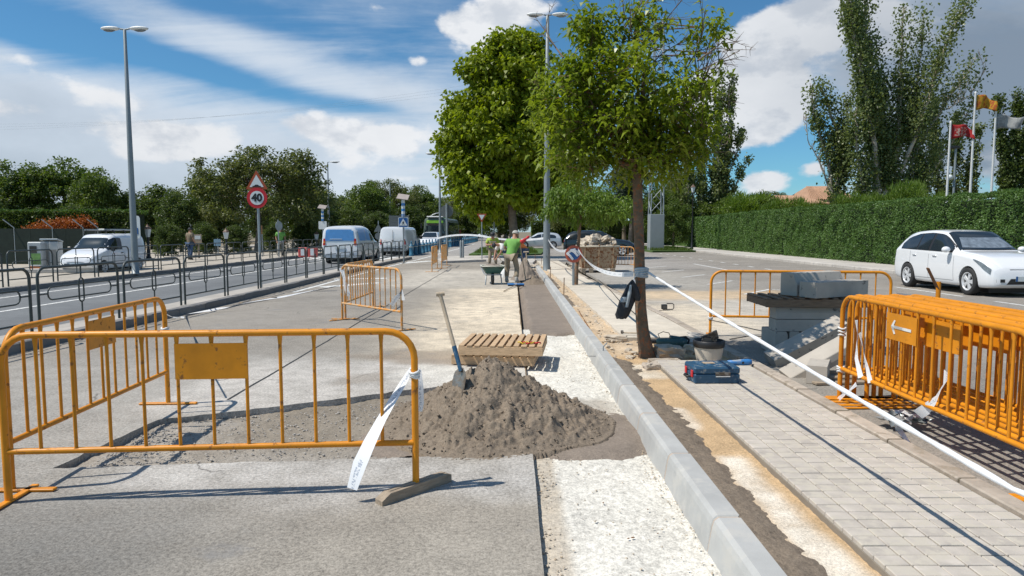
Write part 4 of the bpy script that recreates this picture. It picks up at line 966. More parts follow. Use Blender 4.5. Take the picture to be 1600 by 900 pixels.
# two bottom blocks standing on the asphalt
q0 = G(1211, 555); by = q0.y; bx = q0.x
kblock('dark stained kerb block stacked second from the ground under the pallet', (bx + .54, by + .16, .385), 1.05, 0, w_=.26, h_=.15, cham=.0)
kblock('dark kerb block directly under the weathered pallet', (bx + .54, by + .16, .54), 1.05, 0, w_=.24, h_=.15, cham=.03)
kblock('upright short kerb block at the foot of the stack, left', (bx + .09, by + .28, .155), .50, R(90), w_=.165, h_=.30, cham=.02)
kblock('upright short kerb block at the foot of the stack beside the left one', (bx + .27, by + .28, .155), .50, R(90), w_=.15, h_=.30, cham=.03)
kblock('short kerb block at the foot of the stack under the leaning one', (bx + .50, by + .30, .155), .45, R(90), w_=.22, h_=.30, cham=.0)
kblock('short kerb block at the foot of the stack, right end', (bx + .86, by + .30, .155), .45, R(90), w_=.22, h_=.30, cham=.0)
pallet('weathered pallet on top of the stacked kerb blocks', (bx - .15, by - .04, .617), R(-1.5), L=1.35, W=.80, mat=woodpale, nslat=10)
kblock('large slope edged kerb block at the back on the weathered pallet', (bx + .68, by + .50, .905), 1.0, R(30), (0, 0), w_=.26, h_=.30, cham=.07)
kblock('square kerb block in front on the weathered pallet', (bx + .83, by + .20, .855), 1.0, R(27), (0, 0), w_=.26, h_=.20, cham=0)
l1 = (D(1208, 556, 8.15) + D(1312, 512, 8.15)) / 2; kblock('pale kerb block leaning against the stack, rear one of a pair', l1, 1.0, R(6), (R(18), R(-26)), w_=.24, h_=.13, cham=.0)
l2 = (D(1236, 590, 7.55) + D(1340, 528, 7.55)) / 2; kblock('pale kerb block leaning in front of its twin towards the barriers', l2, 1.0, R(8), (R(20), R(-27)), w_=.24, h_=.14, cham=.03)
kb = G(1272, 600); kblock('short pale kerb block on the ground below the leaning blocks', (kb.x + .13, kb.y + .20, .10), .50, R(62), w_=.20, h_=.19, cham=0)
t = thing('timber_planks', 'loose brown planks on the asphalt under the barrier stack', 'planks', (kb.x + .1, kb.y - .1, 0))
for k in range(4): MB().box((.35 + .06 * k, .10 + .13 * k, .02 + .022 * (k % 2)), (.95, .09, .022), R(6 - 4 * k), .002).build('plank', wooddk, t)
# tools by the tree
# jack hammer
jc = G(1048, 534, .10); t = thing('demolition_hammer', 'teal demolition hammer lying by the tree trunk', 'power tool', (jc.x, jc.y, .10), R(-6))
mb = MB(); Q = Euler((0, R(90), 0)).to_matrix()
mb.lathe([(.0, -.20), (.035, -.195), (.048, -.15), (.05, -.02), (.066, .0), (.07, .10), (.066, .17), (.045, .215), (.0, .22)], (0, 0, 0), 14, True, Q); mb.box((-.02, 0, -.02), (.26, .09, .09), bev=.02); mb.build('body', teal, t)
MB().box((.06, 0, .055), (.16, .085, .05), (0, R(8), 0), .018).build('motor_cover', teal, t)
MB().tube([(-.20, 0, 0), (-.27, 0, 0), (-.30, 0, 0)], [.032, .030, .02], 10).build('chuck', blackm, t)
MB().tube([(-.30, 0, -.005), (-.46, .01, -.02)], .011, 8).build('chisel', steelm, t)
MB().tube([(.12, 0, .06), (.20, 0, .07), (.245, 0, .03), (.23, 0, -.03)], .016, 8).build('handle', blackm, t)
MB().tube([(-.14, 0, .03), (-.17, .03, .10), (-.10, .05, .13), (-.02, .04, .115), (0, 0, .06)], .006, 6).build('cable', blackm, t)
c_ = G(972, 523, .09); t = thing('hammer', 'small hammer lying on a stone slab left of the tree', 'hammer', (c_.x, c_.y, .12), R(-8)); MB().tube([(0, 0, 0), (.24, 0, 0)], .010, 8).build('handle', handlem, t); MB().box((0, 0, .01), (.04, .10, .045), bev=.008).build('head', steelm, t)
def slab(label, c, s, rot, mat=rubm, seed=1, cat='rubble block', group='rubble round the tree pit'):
    bm = bmesh.new(); bmesh.ops.create_cube(bm, size=1); bmesh.ops.subdivide_edges(bm, edges=bm.edges[:], cuts=3, use_grid_fill=True); rg = random.Random(seed)
    for v in bm.verts:
        n_ = v.co.copy(); v.co = Vector((n_.x * s[0], n_.y * s[1], n_.z * s[2])) + Vector((rg.gauss(0, .05) * s[0], rg.gauss(0, .05) * s[1], rg.gauss(0, .06) * s[2]))
    me = bpy.data.meshes.new('rubble_block'); bm.to_mesh(me); bm.free(); me.materials.append(mat); o = link('rubble_block', me); tag(o, label, cat, group); o.location = c; o.rotation_euler = rot; return o
for i, (u, v, z, s, rz, lab, m) in enumerate([(962, 528, .06, (.30, .17, .07), -.1, 'flat concrete slab on the pit edge left of the tree', rubm), (1045, 550, .10, (.34, .22, .14), .1, 'large pale lump of concrete right of the tree foot', rubm), (1038, 566, .05, (.34, .10, .07), .02, 'kerb offcut in front of the pale lump by the tree', oldkerb_m),
        (1083, 546, .12, (.17, .14, .11), .6, 'tilted brownish concrete chunk beside the bucket', rubm), (1060, 535, .06, (.5, .26, .06), .05, 'broad grey slab under the demolition hammer', rubg), (1096, 528, .05, (.35, .3, .06), .0, 'grey slab behind the bucket', rubg),
        (995, 580, .03, (.10, .07, .05), .3, 'small pale stone at the foot of the tree', rubm), (985, 560, .03, (.12, .09, .06), 1.0, 'stone left of the tree foot', rubm), (1018, 575, .04, (.17, .12, .10), .1, 'squared stone at the corner of the tiled pavement', oldkerb_m),
        (980, 540, .02, (.14, .10, .06), 2, 'flat stone in the sandy strip', rubm), (1130, 575, .06, (.28, .14, .05), .5, 'thin slab behind the blue tool case', oldkerb_m)]):
    g_ = G(u, v, z); slab(lab, (g_.x, g_.y, z), s, (R(4 * (i % 3)), R(5 * (i % 2)), rz), m, i)
# bucket
bc = G(1107, 562, .08); t = thing('bucket', 'dusty pale bucket with a black rim and tools inside, behind the tool case', 'bucket', (bc.x, bc.y, .07))
MB().lathe([(.14, 0), (.165, .12), (.168, .18)], n=20).build('body', mk('dusty_plastic', (.50, .44, .36), .8, var=.25, bump=.2), t)
MB().lathe([(.168, .165), (.180, .17), (.186, .245), (.176, .25), (.165, .245), (.155, .15), (.0, .14)], n=20, cap=False).build('rim', blackm, t)
MB().box((.03, .06, .27), (.20, .02, .13), (R(30), R(-25), 0), .004).build('trowel_plate', steelm, t); MB().tube([(-.1, 0, .20), (-.06, .02, .28), (.03, .03, .27)], .008, 6).build('bail', blackm, t)
# blue tool case
tcx = G(1082, 600, .083); t = thing('tool_case', 'scuffed dark blue plastic tool case lying flat on the grey tiles', 'tool case', (tcx.x + .02, tcx.y, .084), R(2))
Wc, Dc, Hc = .46, .36, .165
MB().box((Wc / 2, Dc / 2, Hc * .29), (Wc, Dc, Hc * .58), bev=.010).build('base', bluetool, t); MB().box((Wc / 2, Dc / 2, Hc * .79), (Wc + .002, Dc + .002, Hc * .42), bev=.014).build('lid', bluetool, t)
for k in range(4): MB().box((.10 + k * .085, Dc / 2 + .02, Hc + .002), (.05, Dc * .75, .008), bev=.003).build('lid_rib', bluetool, t)
for y in (.07, .28): MB().box((-.006, y, Hc * .55), (.014, .055, .07), bev=.004).build('latch', redm, t)
MB().tube([(.0, .13, .05), (-.035, .13, .05), (-.04, .14, .05), (-.04, .22, .05), (-.035, .23, .05), (0, .23, .05)], .012, 8).build('handle', blackm, t)
MB().box((Wc * .62, -.004, Hc * .60), (.15, .006, .035), bev=.002).build('name_plate', steelm, t); MB().box((Wc * .62, -.008, Hc * .44), (.145, .004, .008), bev=.001).build('scuff_strip', white_p, t)
MB().box((Wc * .45, Dc * .6, Hc + .0065), (.12, .09, .003)).build('dust_label', mk('sandy_label', (.36, .28, .2), .9, var=.3), t)
bt = G(1155, 568, .10); t = thing('angle_grinder', 'bright blue hand tool lying behind the tool case on the stone kerb', 'power tool', (bt.x, bt.y, .115), R(5)); Q = Euler((0, R(90), 0)).to_matrix()
MB().lathe([(.0, -.14), (.026, -.135), (.028, -.03), (.034, 0), (.036, .10), (.030, .14), (0, .145)], n=12, rot=Q).build('body', blueb, t); MB().lathe([(0, -.012), (.035, -.012), (.035, .014), (0, .014)], (-.15, 0, 0), 12).build('gear_head', teal, t); MB().lathe([(.014, 0), (.014, .004)], (.03, -.034, .0), 10, rot=Euler((R(90), 0, 0)).to_matrix()).build('button', blackm, t)
# flood lamp with cable
fl = G(1043, 485); t = thing('work_lamp', 'small black work lamp with a cable on the dusty asphalt', 'work lamp', (fl.x, fl.y, 0), R(5))
MB().box((-.07, 0, .075), (.11, .08, .10), bev=.008).build('housing', blackm, t); MB().tube([(-.10, 0, .02), (.11, 0, .02), (.13, 0, .05), (.13, 0, .12), (.10, 0, .14), (-.02, 0, .14)], .010, 6).build('stand', blackm, t); MB().box((-.07, -.042, .075), (.085, .004, .07)).build('lens', glassm, t)
tag(MB().tube([G(u, v, .01) for u, v in ((1035, 485), (1020, 486), (1000, 492), (985, 489), (970, 487), (955, 483))], .006, 6).build('cable', blackm), 'thin black cable running left from the work lamp', 'cable')
tag(MB().tube([G(u, v, .01) for u, v in ((1110, 500), (1150, 508), (1190, 517), (1230, 527))], .006, 6).build('cable', blackm), 'thin cable on the asphalt from the rear barrier towards the kerb blocks', 'cable')
tag(MB().tube([G(u, v, .008) for u, v in ((1140, 530), (1175, 524), (1205, 528), (1250, 530))], .006, 6).build('cable', blackm), 'dark cable on the shaded asphalt beside the tree pit', 'cable')
tag(MB().tube([G(u, v, .09) for u, v in ((935, 437), (955, 455), (968, 470), (985, 484), (1000, 497))], .009, 6).build('hose', blackm), 'dark hose crossing the dusty pavement left of the tree', 'hose')
s0 = G(376, 475); s1 = G(430, 466); dd = s1 - s0; tag(MB().box((s0 + s1) / 2 + Vector((0, 0, .02)), (dd.length, .10, .035), math.atan2(dd.y, dd.x), .004).build('timber_strip', wooddk), 'brown timber strip lying beside the median kerb', 'timber')
# pins
for i, (u, v, h, lab) in enumerate([(942, 562, .24, 'bent steel pin in the haunch beside the new kerb'), (881, 461, .46, 'upright steel pin beside the kerb, nearer'), (860, 435, .42, 'upright steel pin beside the kerb, farther'), (836, 412, .5, 'thin steel pin by the rubble at the crossing'), (846, 415, .4, 'second thin steel pin by the rubble at the crossing')]):
    g_ = G(u, v, .03); tag(MB().tube([(g_.x, g_.y, -.02), (g_.x + .004, g_.y, h * .8), (g_.x + (.05 if i == 0 else .004), g_.y, h)], .008 if i == 0 else .011, 6).build('steel_pin', galv_m if i == 0 else rustm), lab, 'steel pin', 'steel setting-out pins')
tag(MB().box((.935, 7.93, .142), (.10, .012, .004)).build('saw_mark', blackm), 'dark saw mark across the top of the new kerb', 'saw mark')
tag(MB().tube([G(903, 484, .03), G(925, 520, .03), G(940, 545, .04)], .012, 6).build('steel_rod', rustm), 'dark steel rod lying along the kerb in the sandy strip', 'steel rod')

# the front tree's ribbon and jacket
mb = MB(); 
for k in range(5): mb.tube([Vector((TRX + math.cos(R(a)) * (.071 + .002 * k), TRY + math.sin(R(a)) * (.071 + .002 * k), 1.05 + k * .024 + .006 * math.sin(R(a * 2 + 70 * k)))) for a in range(0, 360, 24)], .016, 6, closed=True)
tag(mb.build('tape_wrap', mk('crumpled_grey_tape', (.42, .47, .50), .4, var=.2, vs=30, bump=.6, bs=60)), 'crumpled band of pale tape wound round the front tree trunk', 'tape')
jt = thing('jacket', 'black work jacket with grey reflective stripe hanging from the tree', 'jacket', (0, 0, 0))
jp = [D(u, v, 8.30) for u, v in ((988, 437), (984, 450), (978, 468), (974, 485), (971, 497))]
def cloth(pts, ws, ths, mat, name, parent, seed=0):
    """a folded hanging length: elliptical rings with creases"""
    mb = MB(); n = 14; vs = []; rg = random.Random(seed)
    for i, p in enumerate(pts):
        for k in range(n):
            a = 2 * math.pi * k / n; c = 1 + .16 * math.sin(3 * a + i * .9 + seed) + .08 * math.sin(7 * a + i * 1.7)
            vs.append(p + Vector((math.cos(a) * ws[i] * c, math.sin(a) * ths[i] * c, .004 * math.sin(5 * a))))
    fs = [(i * n + k, (i + 1) * n + k, (i + 1) * n + (k + 1) % n, i * n + (k + 1) % n) for i in range(len(pts) - 1) for k in range(n)]
    mb.add(vs, fs, True); o = mb.build(name, mat, parent); return o
cloth([D(u, v, 8.28) for u, v in ((989, 437), (986, 446), (983, 458), (980, 470), (977, 482), (973, 492), (971, 498))], [.012, .05, .075, .085, .09, .085, .06], [.012, .04, .05, .055, .05, .045, .03], blackc, 'body', jt, 1)
cloth([D(u, v, 8.24) for u, v in ((989, 439), (993, 450), (996, 462), (997, 470))], [.012, .035, .04, .028], [.012, .03, .035, .02], blackc, 'sleeve', jt, 3)
cloth([D(u, v, 8.20) for u, v in ((986, 445), (984, 458), (981, 470), (979, 480))], [.012, .020, .022, .018], [.012, .018, .018, .014], mk('silver_stripe', (.30, .34, .36), .4, bump=.2), 'reflective_stripe', jt, 5)
cloth([D(u, v, 8.205) for u, v in ((977, 464), (975, 468), (974, 472))], [.035, .045, .04], [.012, .02, .018], MATS['silver_stripe'], 'reflective_stripe', jt, 6)
tag(MB().tube([D(989, 438, 8.28), D(994, 430, 8.32), D(998, 424, 8.36)], .006, 6).build('tie_string', white_p), 'white string tying the jacket to the tree', 'string')
tape('loose thin tape end dangling beside the tree trunk', [D(991, 437, 8.26), D(993, 450, 8.25), D(998, 458, 8.25), D(999, 462, 8.25)], .02, (1, 0, .3))
# signs
def disc(r_, n=32): return [(r_ * math.cos(2 * math.pi * k / n), r_ * math.sin(2 * math.pi * k / n)) for k in range(n)]
def tri(r_, inv=False, cut=.12):
    out = []
    for k in range(3):
        a = R(90 + 120 * k + (180 if inv else 0)); b = Vector((r_ * math.cos(a), r_ * math.sin(a)))
        n0 = Vector((-math.sin(a), math.cos(a))); q = b * (1 - cut * .5)
        for s_ in (-1, -.4, .4, 1): out.append((q.x + n0.x * s_ * cut * r_ * .5 + b.x * (.05 * (1 - abs(s_))), q.y + n0.y * s_ * cut * r_ * .5 + b.y * (.05 * (1 - abs(s_)))))
    return out
def rrect(w_, h_, c=.04):
    out = []
    for (sx_, sy_, a0) in ((1, 1, 0), (-1, 1, 90), (-1, -1, 180), (1, -1, 270)):
        for k in (0, 45, 90): out.append((sx_ * (w_ / 2 - c) + c * math.cos(R(a0 + k)), sy_ * (h_ / 2 - c) + c * math.sin(R(a0 + k))))
    return out
def post_sign(name, label, base, H, boards, pole_r=.03, mat=galv_m, rz=0, cat='road sign', tilt=0):
    t = thing(name, label, cat, base, (0, tilt, rz)); MB().tube([(0, 0, 0), (0, 0, H)], pole_r, 10).build('pole', mat, t)
    for (nm, poly, m, z, y, th) in boards:
        MB().prism(poly, Matrix.Translation((0, y, z)) @ Matrix.Rotation(R(90), 4, 'X'), th).build(nm, m, t)
    return t
sb = G(408, 449, .13); yb = sb.y; zt = D(401, 286, yb).z; zc = D(401, 309.5, yb).z; rc_ = 15.8 / FOC * yb; H = D(401, 268, yb).z - .13
t = post_sign('road_sign', 'speed limit 40 sign under a triangular road hump sign on a grey pole', (sb.x, sb.y, .13), H, [
    ('speed_disc', disc(rc_), signred, zc - .13, -.045, .012), ('disc_face', disc(rc_ * .68), signwhite, zc - .13, -.059, .004),
    ('hump_triangle', tri(rc_ * 1.20), mk('rusty_sign_border', (.33, .06, .015), .5, var=.15, vs=20, bump=.05), zt - .13, -.035, .010), ('triangle_face', tri(rc_ * .78, cut=.05), signwhite, zt - .13, -.047, .004),
    ('hump_symbol', [(-.11, -.125), (.11, -.125), (.11, -.10), (.06, -.09), (.03, -.065), (-.03, -.065), (-.06, -.09), (-.11, -.10)], signblack, zt - .13 + .02, -.053, .003)], .034, tilt=R(-.4))
text_mesh('numerals', '40', rc_ * 1.02, signblack, t, face_cam((0, -.068, zc - .13)), .002, .012)
tb_ = G(630, 410, .13)
def ped(s=1.0): return [(-.10 * s, -.16 * s), (-.02 * s, .0), (-.06 * s, -.02 * s), (-.09 * s, -.01 * s), (-.01 * s, .09 * s), (.03 * s, .09 * s), (.09 * s, .02 * s), (.07 * s, 0), (.03 * s, .03 * s), (.03 * s, -.02 * s), (.10 * s, -.16 * s), (.06 * s, -.16 * s), (.0, -.06 * s), (-.06 * s, -.16 * s)]
def cross_sign(label, base, ztop, zc, w_, back=False, sol=True, rz=0, hh=None):
    H = ztop - .13; bd = [('sign_board', rrect(w_, hh or w_), white_p if back else signwhite, zc - .13, -.035, .010)]
    if not back: bd += [('blue_face', rrect(w_ * .9, (hh or w_) * .93 if hh else w_ * .9), signblue, zc - .13, -.047, .003), ('white_triangle', tri(w_ * .46, cut=.06), signwhite, zc - .13 - w_ * .08, -.052, .003), ('walking_figure', ped(w_ * 1.25), signblack, zc - .13 - w_ * .02, -.058, .003)]
    t = post_sign('pedestrian_sign', label, base, H, bd, .04, rz=rz, mat=lampm)
    if sol:
        h0 = zc - .13 + w_ * .55
        for k in range(6): MB().tube([(0, 0, h0 + k * .13), (0, 0, h0 + (k + 1) * .13)], .085, 12).build('band', signwhite if k % 2 else blueb, t)
        MB().box((0, 0, h0 + .95), (.55, .5, .04), (R(30), R(8), 0), .01).build('solar_panel', mk('panel_back', (.35, .30, .27), .6), t); MB().box((0, 0, h0 + .82), (.14, .14, .16), bev=.02).build('lamp_box', signwhite, t)
    return t
y = tb_.y; cross_sign('blue pedestrian crossing sign with a banded post and solar panel on the median', (D(631, 400, y).x, y, .13), D(630, 345, y).z, D(630, 347.5, y).z, 15.5 / FOC * y)
y = 47; cross_sign('white back of a banded sign with solar panel behind the blue windowed van', (D(505, 380, y).x, y, .13), D(505, 350, y).z, D(505, 352, y).z, 12.5 / FOC * y, True)
y = 37; t = post_sign('yield_sign', 'small red edged yield sign on a thin pole left of the workers', (D(753, 400, y).x, y, .12), D(753, 334, y).z - .12, [('red_triangle', tri(.30, True), MATS['rusty_sign_border'], D(753, 338.5, y).z - .12, -.035, .01), ('white_face', tri(.18, True, .05), signwhite, D(753, 338.5, y).z - .12, -.047, .004)], .03)
y = 40; t = cross_sign('tall narrow blue pedestrian sign above the workers', (D(772, 392, y).x, y, .12), D(772, 325, y).z, D(772, 331, y).z, 7.6 / FOC * y, False, False, hh=17.5 / FOC * y)
y = 45; t = post_sign('large_round_sign', 'back of a big round grey sign on a thick pole behind the far barriers', (D(698.5, 400, y).x, y, 0), D(698, 318, y).z, [('disc_back', disc(10 / FOC * y), mk('sign_back', (.13, .15, .155), .7, var=.1), D(698, 330, y).z, .06, .01)], .07)
y = 50; t = post_sign('sign_back', 'grey back of a triangular and round sign behind the white van', (D(592, 400, y).x, y, .1), D(592, 345, y).z - .1, [('triangle_back', tri(.37), MATS['sign_back'], D(592, 358, y).z - .1, -.04, .01), ('disc_back', disc(.26), MATS['sign_back'], D(592, 369, y).z - .1, -.04, .01)], .035)
y = 60; t = thing('information_board', 'big grey slatted sign back standing behind the white van', 'sign', (D(624, 390, y).x, y, 0))
for k in range(8): MB().box((0, 0, D(624, 365, y).z + k * .21), (1.75, .04, .195)).build('slat', MATS['sign_back'], t)
for x in (-.7, .7): MB().tube([(x, .05, 0), (x, .05, D(624, 341, y).z)], .05, 8).build('post', lampm, t)
# no parking sign wrapped in tape
y = 19.3; sg = D(892, 397, y); t = post_sign('wrapped_sign', 'red ringed blue parking sign wrapped in white tape on a leaning galvanised post', (D(899, 440, y).x - .05, y + .1, 0), sg.z, [('sign_ring', disc(.245), mk('rusty_sign_red', (.42, .09, .05), .5, var=.4, vs=14), sg.z + .0, -.06, .008), ('blue_face', disc(.165), signblue, sg.z, -.07, .004)], .035)
for (x0, z0, x1, z1) in ((-.2, .0, .05, .14), (-.1, .12, .12, -.06), (-.2, .02, -.02, -.16), (.02, .1, .18, -.02)):
    mb = MB(); mb.ribbon([(x0, -.085, sg.z + z0), ((x0 + x1) / 2, -.10, sg.z + (z0 + z1) / 2 + .03), (x1, -.085, sg.z + z1)], .06, (0, 0, 1)); mb.build('wrapping', tapem, t)
# lamps
def lamp(label, base, ztop, arms, hl=.72, pr=.085, group='street lamps', y0=None):
    H = ztop - base[2]; t = thing('street_lamp', label, 'street lamp', base, 0, group)
    MB().lathe([(.16, 0), (.16, .02), (pr * 1.3, .03), (pr * 1.25, .5), (pr * .95, H * .5), (pr * .55, H - .05), (.0, H)], n=14).build('pole', lampm, t)
    if H > 8.4: MB().box((0, -pr * 1.22, .75), (.10, .02, .28), bev=.005).build('service_door', lampm, t)
    for s_ in arms:
        a = MB().tube([(0, 0, H - .03), (s_ * .16, 0, H)], .03, 8).build('arm', lampm, t)
        vs = MB(); vs.sphere((s_ * (.16 + hl / 2), 0, H + .01), 1, 14, 8, (hl / 2, .13, .075)); vs.build('lamp_head', white_p, t)
        g = MB(); g.sphere((s_ * (.16 + hl * .55), 0, H - .02), 1, 12, 6, (hl * .34, .10, .085)); g.build('lamp_glass', lightm, t)
    return t
y = 27.6; lamp('tall double headed grey street lamp in the centre beside the kerb end', (D(854, 421, y).x, y, 0), D(852, 23, y).z, (-1, 1), .68, .115)
y = 23.9; lamp('tall double headed grey street lamp at left behind the railing', (D(212, 428, y).x, y, .13), D(195, 45, y).z, (-1, 1), .66, .09)
for (u, vb, vt, y, arms, lab) in ((514.5, 375, 253, 60, (1,), 'slim street lamp standing above the blue windowed van'), (610.5, 385, 285, 84, (1,), 'distant street lamp left of the banded crossing sign'), (659, 385, 306, 112, (1,), 'most distant street lamp left of the bus'), (688, 390, 240, 52, (-1,), 'slim street lamp with a single left head near the bus')):
    lamp(lab, (D(u, vb, y).x, y, 0), D(u, vt, y).z, arms, .9, .09)
y = 85; p = D(667, 380, y); tag(MB().tube([(p.x, y, 0), (p.x, y, D(666, 358, y).z)] + [(p.x + 1.6 - 1.6 * math.cos(R(k)), y, D(666, 352, y).z + 1.5 * math.sin(R(k))) for k in range(0, 120, 12)], .07, 8).build('curved_mast', galv_m), 'thin arched grey mast rising over the bus', 'mast')
def lantern(label, base, H, group='old style lantern posts'):
    t = thing('lantern_post', label, 'lantern', base, 0, group)
    MB().lathe([(.14, 0), (.14, .12), (.09, .2), (.09, .5), (.06, .6), (.06, 1.3), (.045, 1.4), (.04, H - .75), (.08, H - .7), (.03, H - .62)], n=12).build('post', blackm, t)
    MB().lathe([(.10, H - .62), (.19, H - .2)], n=6, smooth=False).build('glass', MATS['kiosk_grey'] if 'kiosk_grey' in MATS else signwhite, t); MB().lathe([(.22, H - .2), (.20, H - .15), (.06, H - .02), (.02, H + .08)], n=6, smooth=False).build('cap', mk('copper_cap', (.16, .10, .07), .6), t); return t
y = 58; lantern('black lantern post with copper cap in front of the right hedge', (D(1081, 385, y).x, y, .12), D(1081, 289, y).z - .12)
for (u, y, vt, lab) in ((495, 52, 362, 'small black globe lantern by the red and white barriers'), (112, 34, 352, 'black lantern post left of the big left street lamp, in the park'), (232, 36, 352, 'black lantern post in the park right of the big left street lamp'), (354, 44, 358, 'black lantern post under the oak in the park')):
    lantern(lab, (D(u, 390, y).x, y, .12), D(u, vt, y).z - .12)
# bollards
bt_ = thing('bollard', 'first blue cast bollard from the left beyond the railing', 'bollard', (0, 0, 0), 0, 'blue bollards along the road')
MB().lathe([(.17, 0), (.17, .12), (.14, .16), (.14, .55), (.155, .58), (.155, .66), (.11, .72), (.06, .80), (.045, .86), (.06, .92), (.04, .98), (0, 1.0)], n=12).build('body', bollm, bt_); MB().lathe([(.158, .58), (.160, .60), (.158, .62)], n=12).build('band', refl, bt_)
for i in range(30):
    y = 45 + i * 1.95 if i < 6 else 45 + 6 * 1.95 + (i - 6) * 2.4; x = float(np.interp(y, [45, 60, 106], [-6.62, -6.6, -5.7]))
    o = bt_ if i == 0 else copy_tree(bt_, None, ORD[i] + ' blue cast bollard from the left beyond the railing'); o.location = (x, y, 0)
for i, (u, lab) in enumerate(((720, 'left of two short grey posts at the corner of the crossing'), (723.5, 'right of two short grey posts at the corner of the crossing'))):
    g_ = G(u, 403, .1); tag(MB().lathe([(.06, 0), (.06, .95), (.03, 1.0), (0, 1.0)], (g_.x, g_.y, .1), 10).build('short_post', lampm), lab, 'post', 'short grey posts')
# wooden posts near yield sign
t = thing('wooden_fence', 'short brown wooden fence beside the yield sign', 'fence', tuple(G(762, 396)))
for k in range(4): MB().box((k * .35, .2 * k, .6), (.16, .16, 1.2), bev=.02).build('post', wooddk, t)
MB().box((.5, .3, .85), (1.3, .05, .16), R(30)).build('rail', wooddk, t)
# skip with rubble
y = 26.6; x0 = D(906, 400, y).x; x1 = D(966, 400, y).x; W_ = x1 - x0
t = thing('rubble_skip', 'rusty beige metal skip standing on wooden blocks in the parking', 'skip', (x0, y, 0), R(-1)); zt = 1.03
mb = MB(); pr = [(0.10, .16), (W_ - .10, .16), (W_ + .03, zt), (-.03, zt)]
def frust(x0, x1, y0, y1, z0, X0, X1, Y0, Y1, z1): return [(x0, y0, z0), (x1, y0, z0), (x1, y1, z0), (x0, y1, z0), (X0, Y0, z1), (X1, Y0, z1), (X1, Y1, z1), (X0, Y1, z1)]
o_ = frust(.10, W_ - .1, .05, 1.4, .17, -.02, W_ + .02, -.06, 1.6, zt); i_ = frust(.14, W_ - .14, .09, 1.36, .22, .03, W_ - .03, 0, 1.54, zt)
mb.add(o_ + i_, [(0, 3, 2, 1), (0, 1, 5, 4), (1, 2, 6, 5), (2, 3, 7, 6), (3, 0, 4, 7), (8, 9, 10, 11), (8, 12, 13, 9), (9, 13, 14, 10), (10, 14, 15, 11), (11, 15, 12, 8), (4, 5, 13, 12), (5, 6, 14, 13), (6, 7, 15, 14), (7, 4, 12, 15)]); mb.build('shell', skipm, t)
mb = MB(); c = [(-.03, -.07, zt), (W_ + .03, -.07, zt), (W_ + .03, 1.61, zt), (-.03, 1.61, zt)]; mb.tube(c, .035, 6, closed=True); mb.build('rim', mk('rim_paint', (.5, .44, .34), .7), t)
for k in range(3): MB().box((.2 + k * (W_ - .4) / 2, -.02, .65), (.05, .06, .9), (R(6), 0, 0), .005).build('rib', skipm, t)
for k, x in enumerate((.15, .45, W_ - .5, W_ - .2)): MB().box((x, .1, .09), (.16, .25, .17), bev=.01).build('support_block', wooddk, t)
rr3 = random.Random(9)
for k in range(26):
    a = .12 + (W_ - .27) * k / 25; h = .25 + .55 * max(0, 1 - abs(a - W_ * .42) / (W_ * .6)); sz = rr3.uniform(.22, .42)
    slab(ORD[k] + ' broken concrete lump from the left on the rusty skip', (x0 + a, y + rr3.uniform(.15, 1.2), zt - .10 + h * rr3.uniform(.1, .8)), (sz, sz * .8, sz * .45), (rr3.uniform(-.5, .5), rr3.uniform(-.5, .5), rr3.uniform(0, 6)), rubm, k + 30, 'rubble', 'rubble heaped in the skip')
# kiosk and cabinets at left
y = 25.5; p = D(60, 430, y); t = thing('payment_kiosk', 'pale grey payment kiosk with a green poster at the far left pavement', 'kiosk', (p.x, y, .13), R(8)); Hk = D(57, 378, y).z - .13; Wk = 20 / FOC * y
MB().box((0, 0, Hk / 2), (Wk, .35, Hk), bev=.03).build('cabinet', mk('kiosk_grey', (.40, .43, .44), .5, var=.05), t); MB().box((-.04, -.18, Hk - .28), (Wk * .5, .02, .26)).build('screen', glassm, t); MB().box((0.02, -.18, Hk - .78), (Wk * .7, .015, .22)).build('notice', white_p, t)
MB().box((0.03, -.18, Hk * .42), (Wk * .72, .015, .42)).build('poster', mk('green_poster', (.18, .34, .10), .6, var=.3, vs=9), t); MB().box((0, -.18, .12), (Wk * .8, .015, .14)).build('base_strip', orangel, t)
for k, (u, lab) in enumerate(((77, 'left grey metal cabinet beside the kiosk'), (90, 'right grey metal cabinet beside the kiosk'))):
    p = D(u, 430, y + .4); t = thing('grey_cabinet', lab, 'cabinet', (p.x, y + .4, .13), R(8), 'grey cabinets beside the kiosk'); MB().box((0, 0, .55), (.30, .4, 1.1), bev=.02).build('box', MATS['kiosk_grey'], t); MB().box((0, 0, 1.14), (.34, .44, .06), (R(-12), 0, 0), .01).build('lid', galv_m, t); MB().box((0.02, -.205, .5), (.2, .01, .6)).build('door', mk('door_grey', (.22, .22, .21), .6), t)
tag(MB().box((D(85, 440, 24).x, 24.6, .2), (2.4, .5, .15), R(6), .02).build('concrete_plinth', pave_m), 'low concrete plinth in front of the kiosk cabinets', 'plinth')
y = 38; t = post_sign('wooden_info_sign', 'small wooden park sign with white panel on the far pavement', (D(311, 400, y).x, y, .1), D(311, 378, y).z, [('board', rrect(.42, .5, .02), wooddk, D(311, 373, y).z - .1, -.05, .03), ('panel', rrect(.32, .2, .01), signwhite, D(311, 371, y).z - .1, -.085, .005)], .05, wooddk)
y = 42; post_sign('blue_info_sign', 'pale blue square notice beyond the far railing', (D(341, 400, y).x, y, .1), D(341, 375, y).z, [('board', rrect(.42, .42, .02), mk('pale_blue_board', (.16, .27, .36), .6), D(341, 379, y).z - .1, -.05, .02)], .03)
y = 40; post_sign('round_sign_edge', 'round sign seen almost edge on beside the person in the green vest', (D(436, 400, y).x, y, .1), D(436, 346, y).z, [('disc', disc(.28), galv_m, D(436, 353, y).z - .1, -.05, .01)], .035, rz=R(65)); y = 40
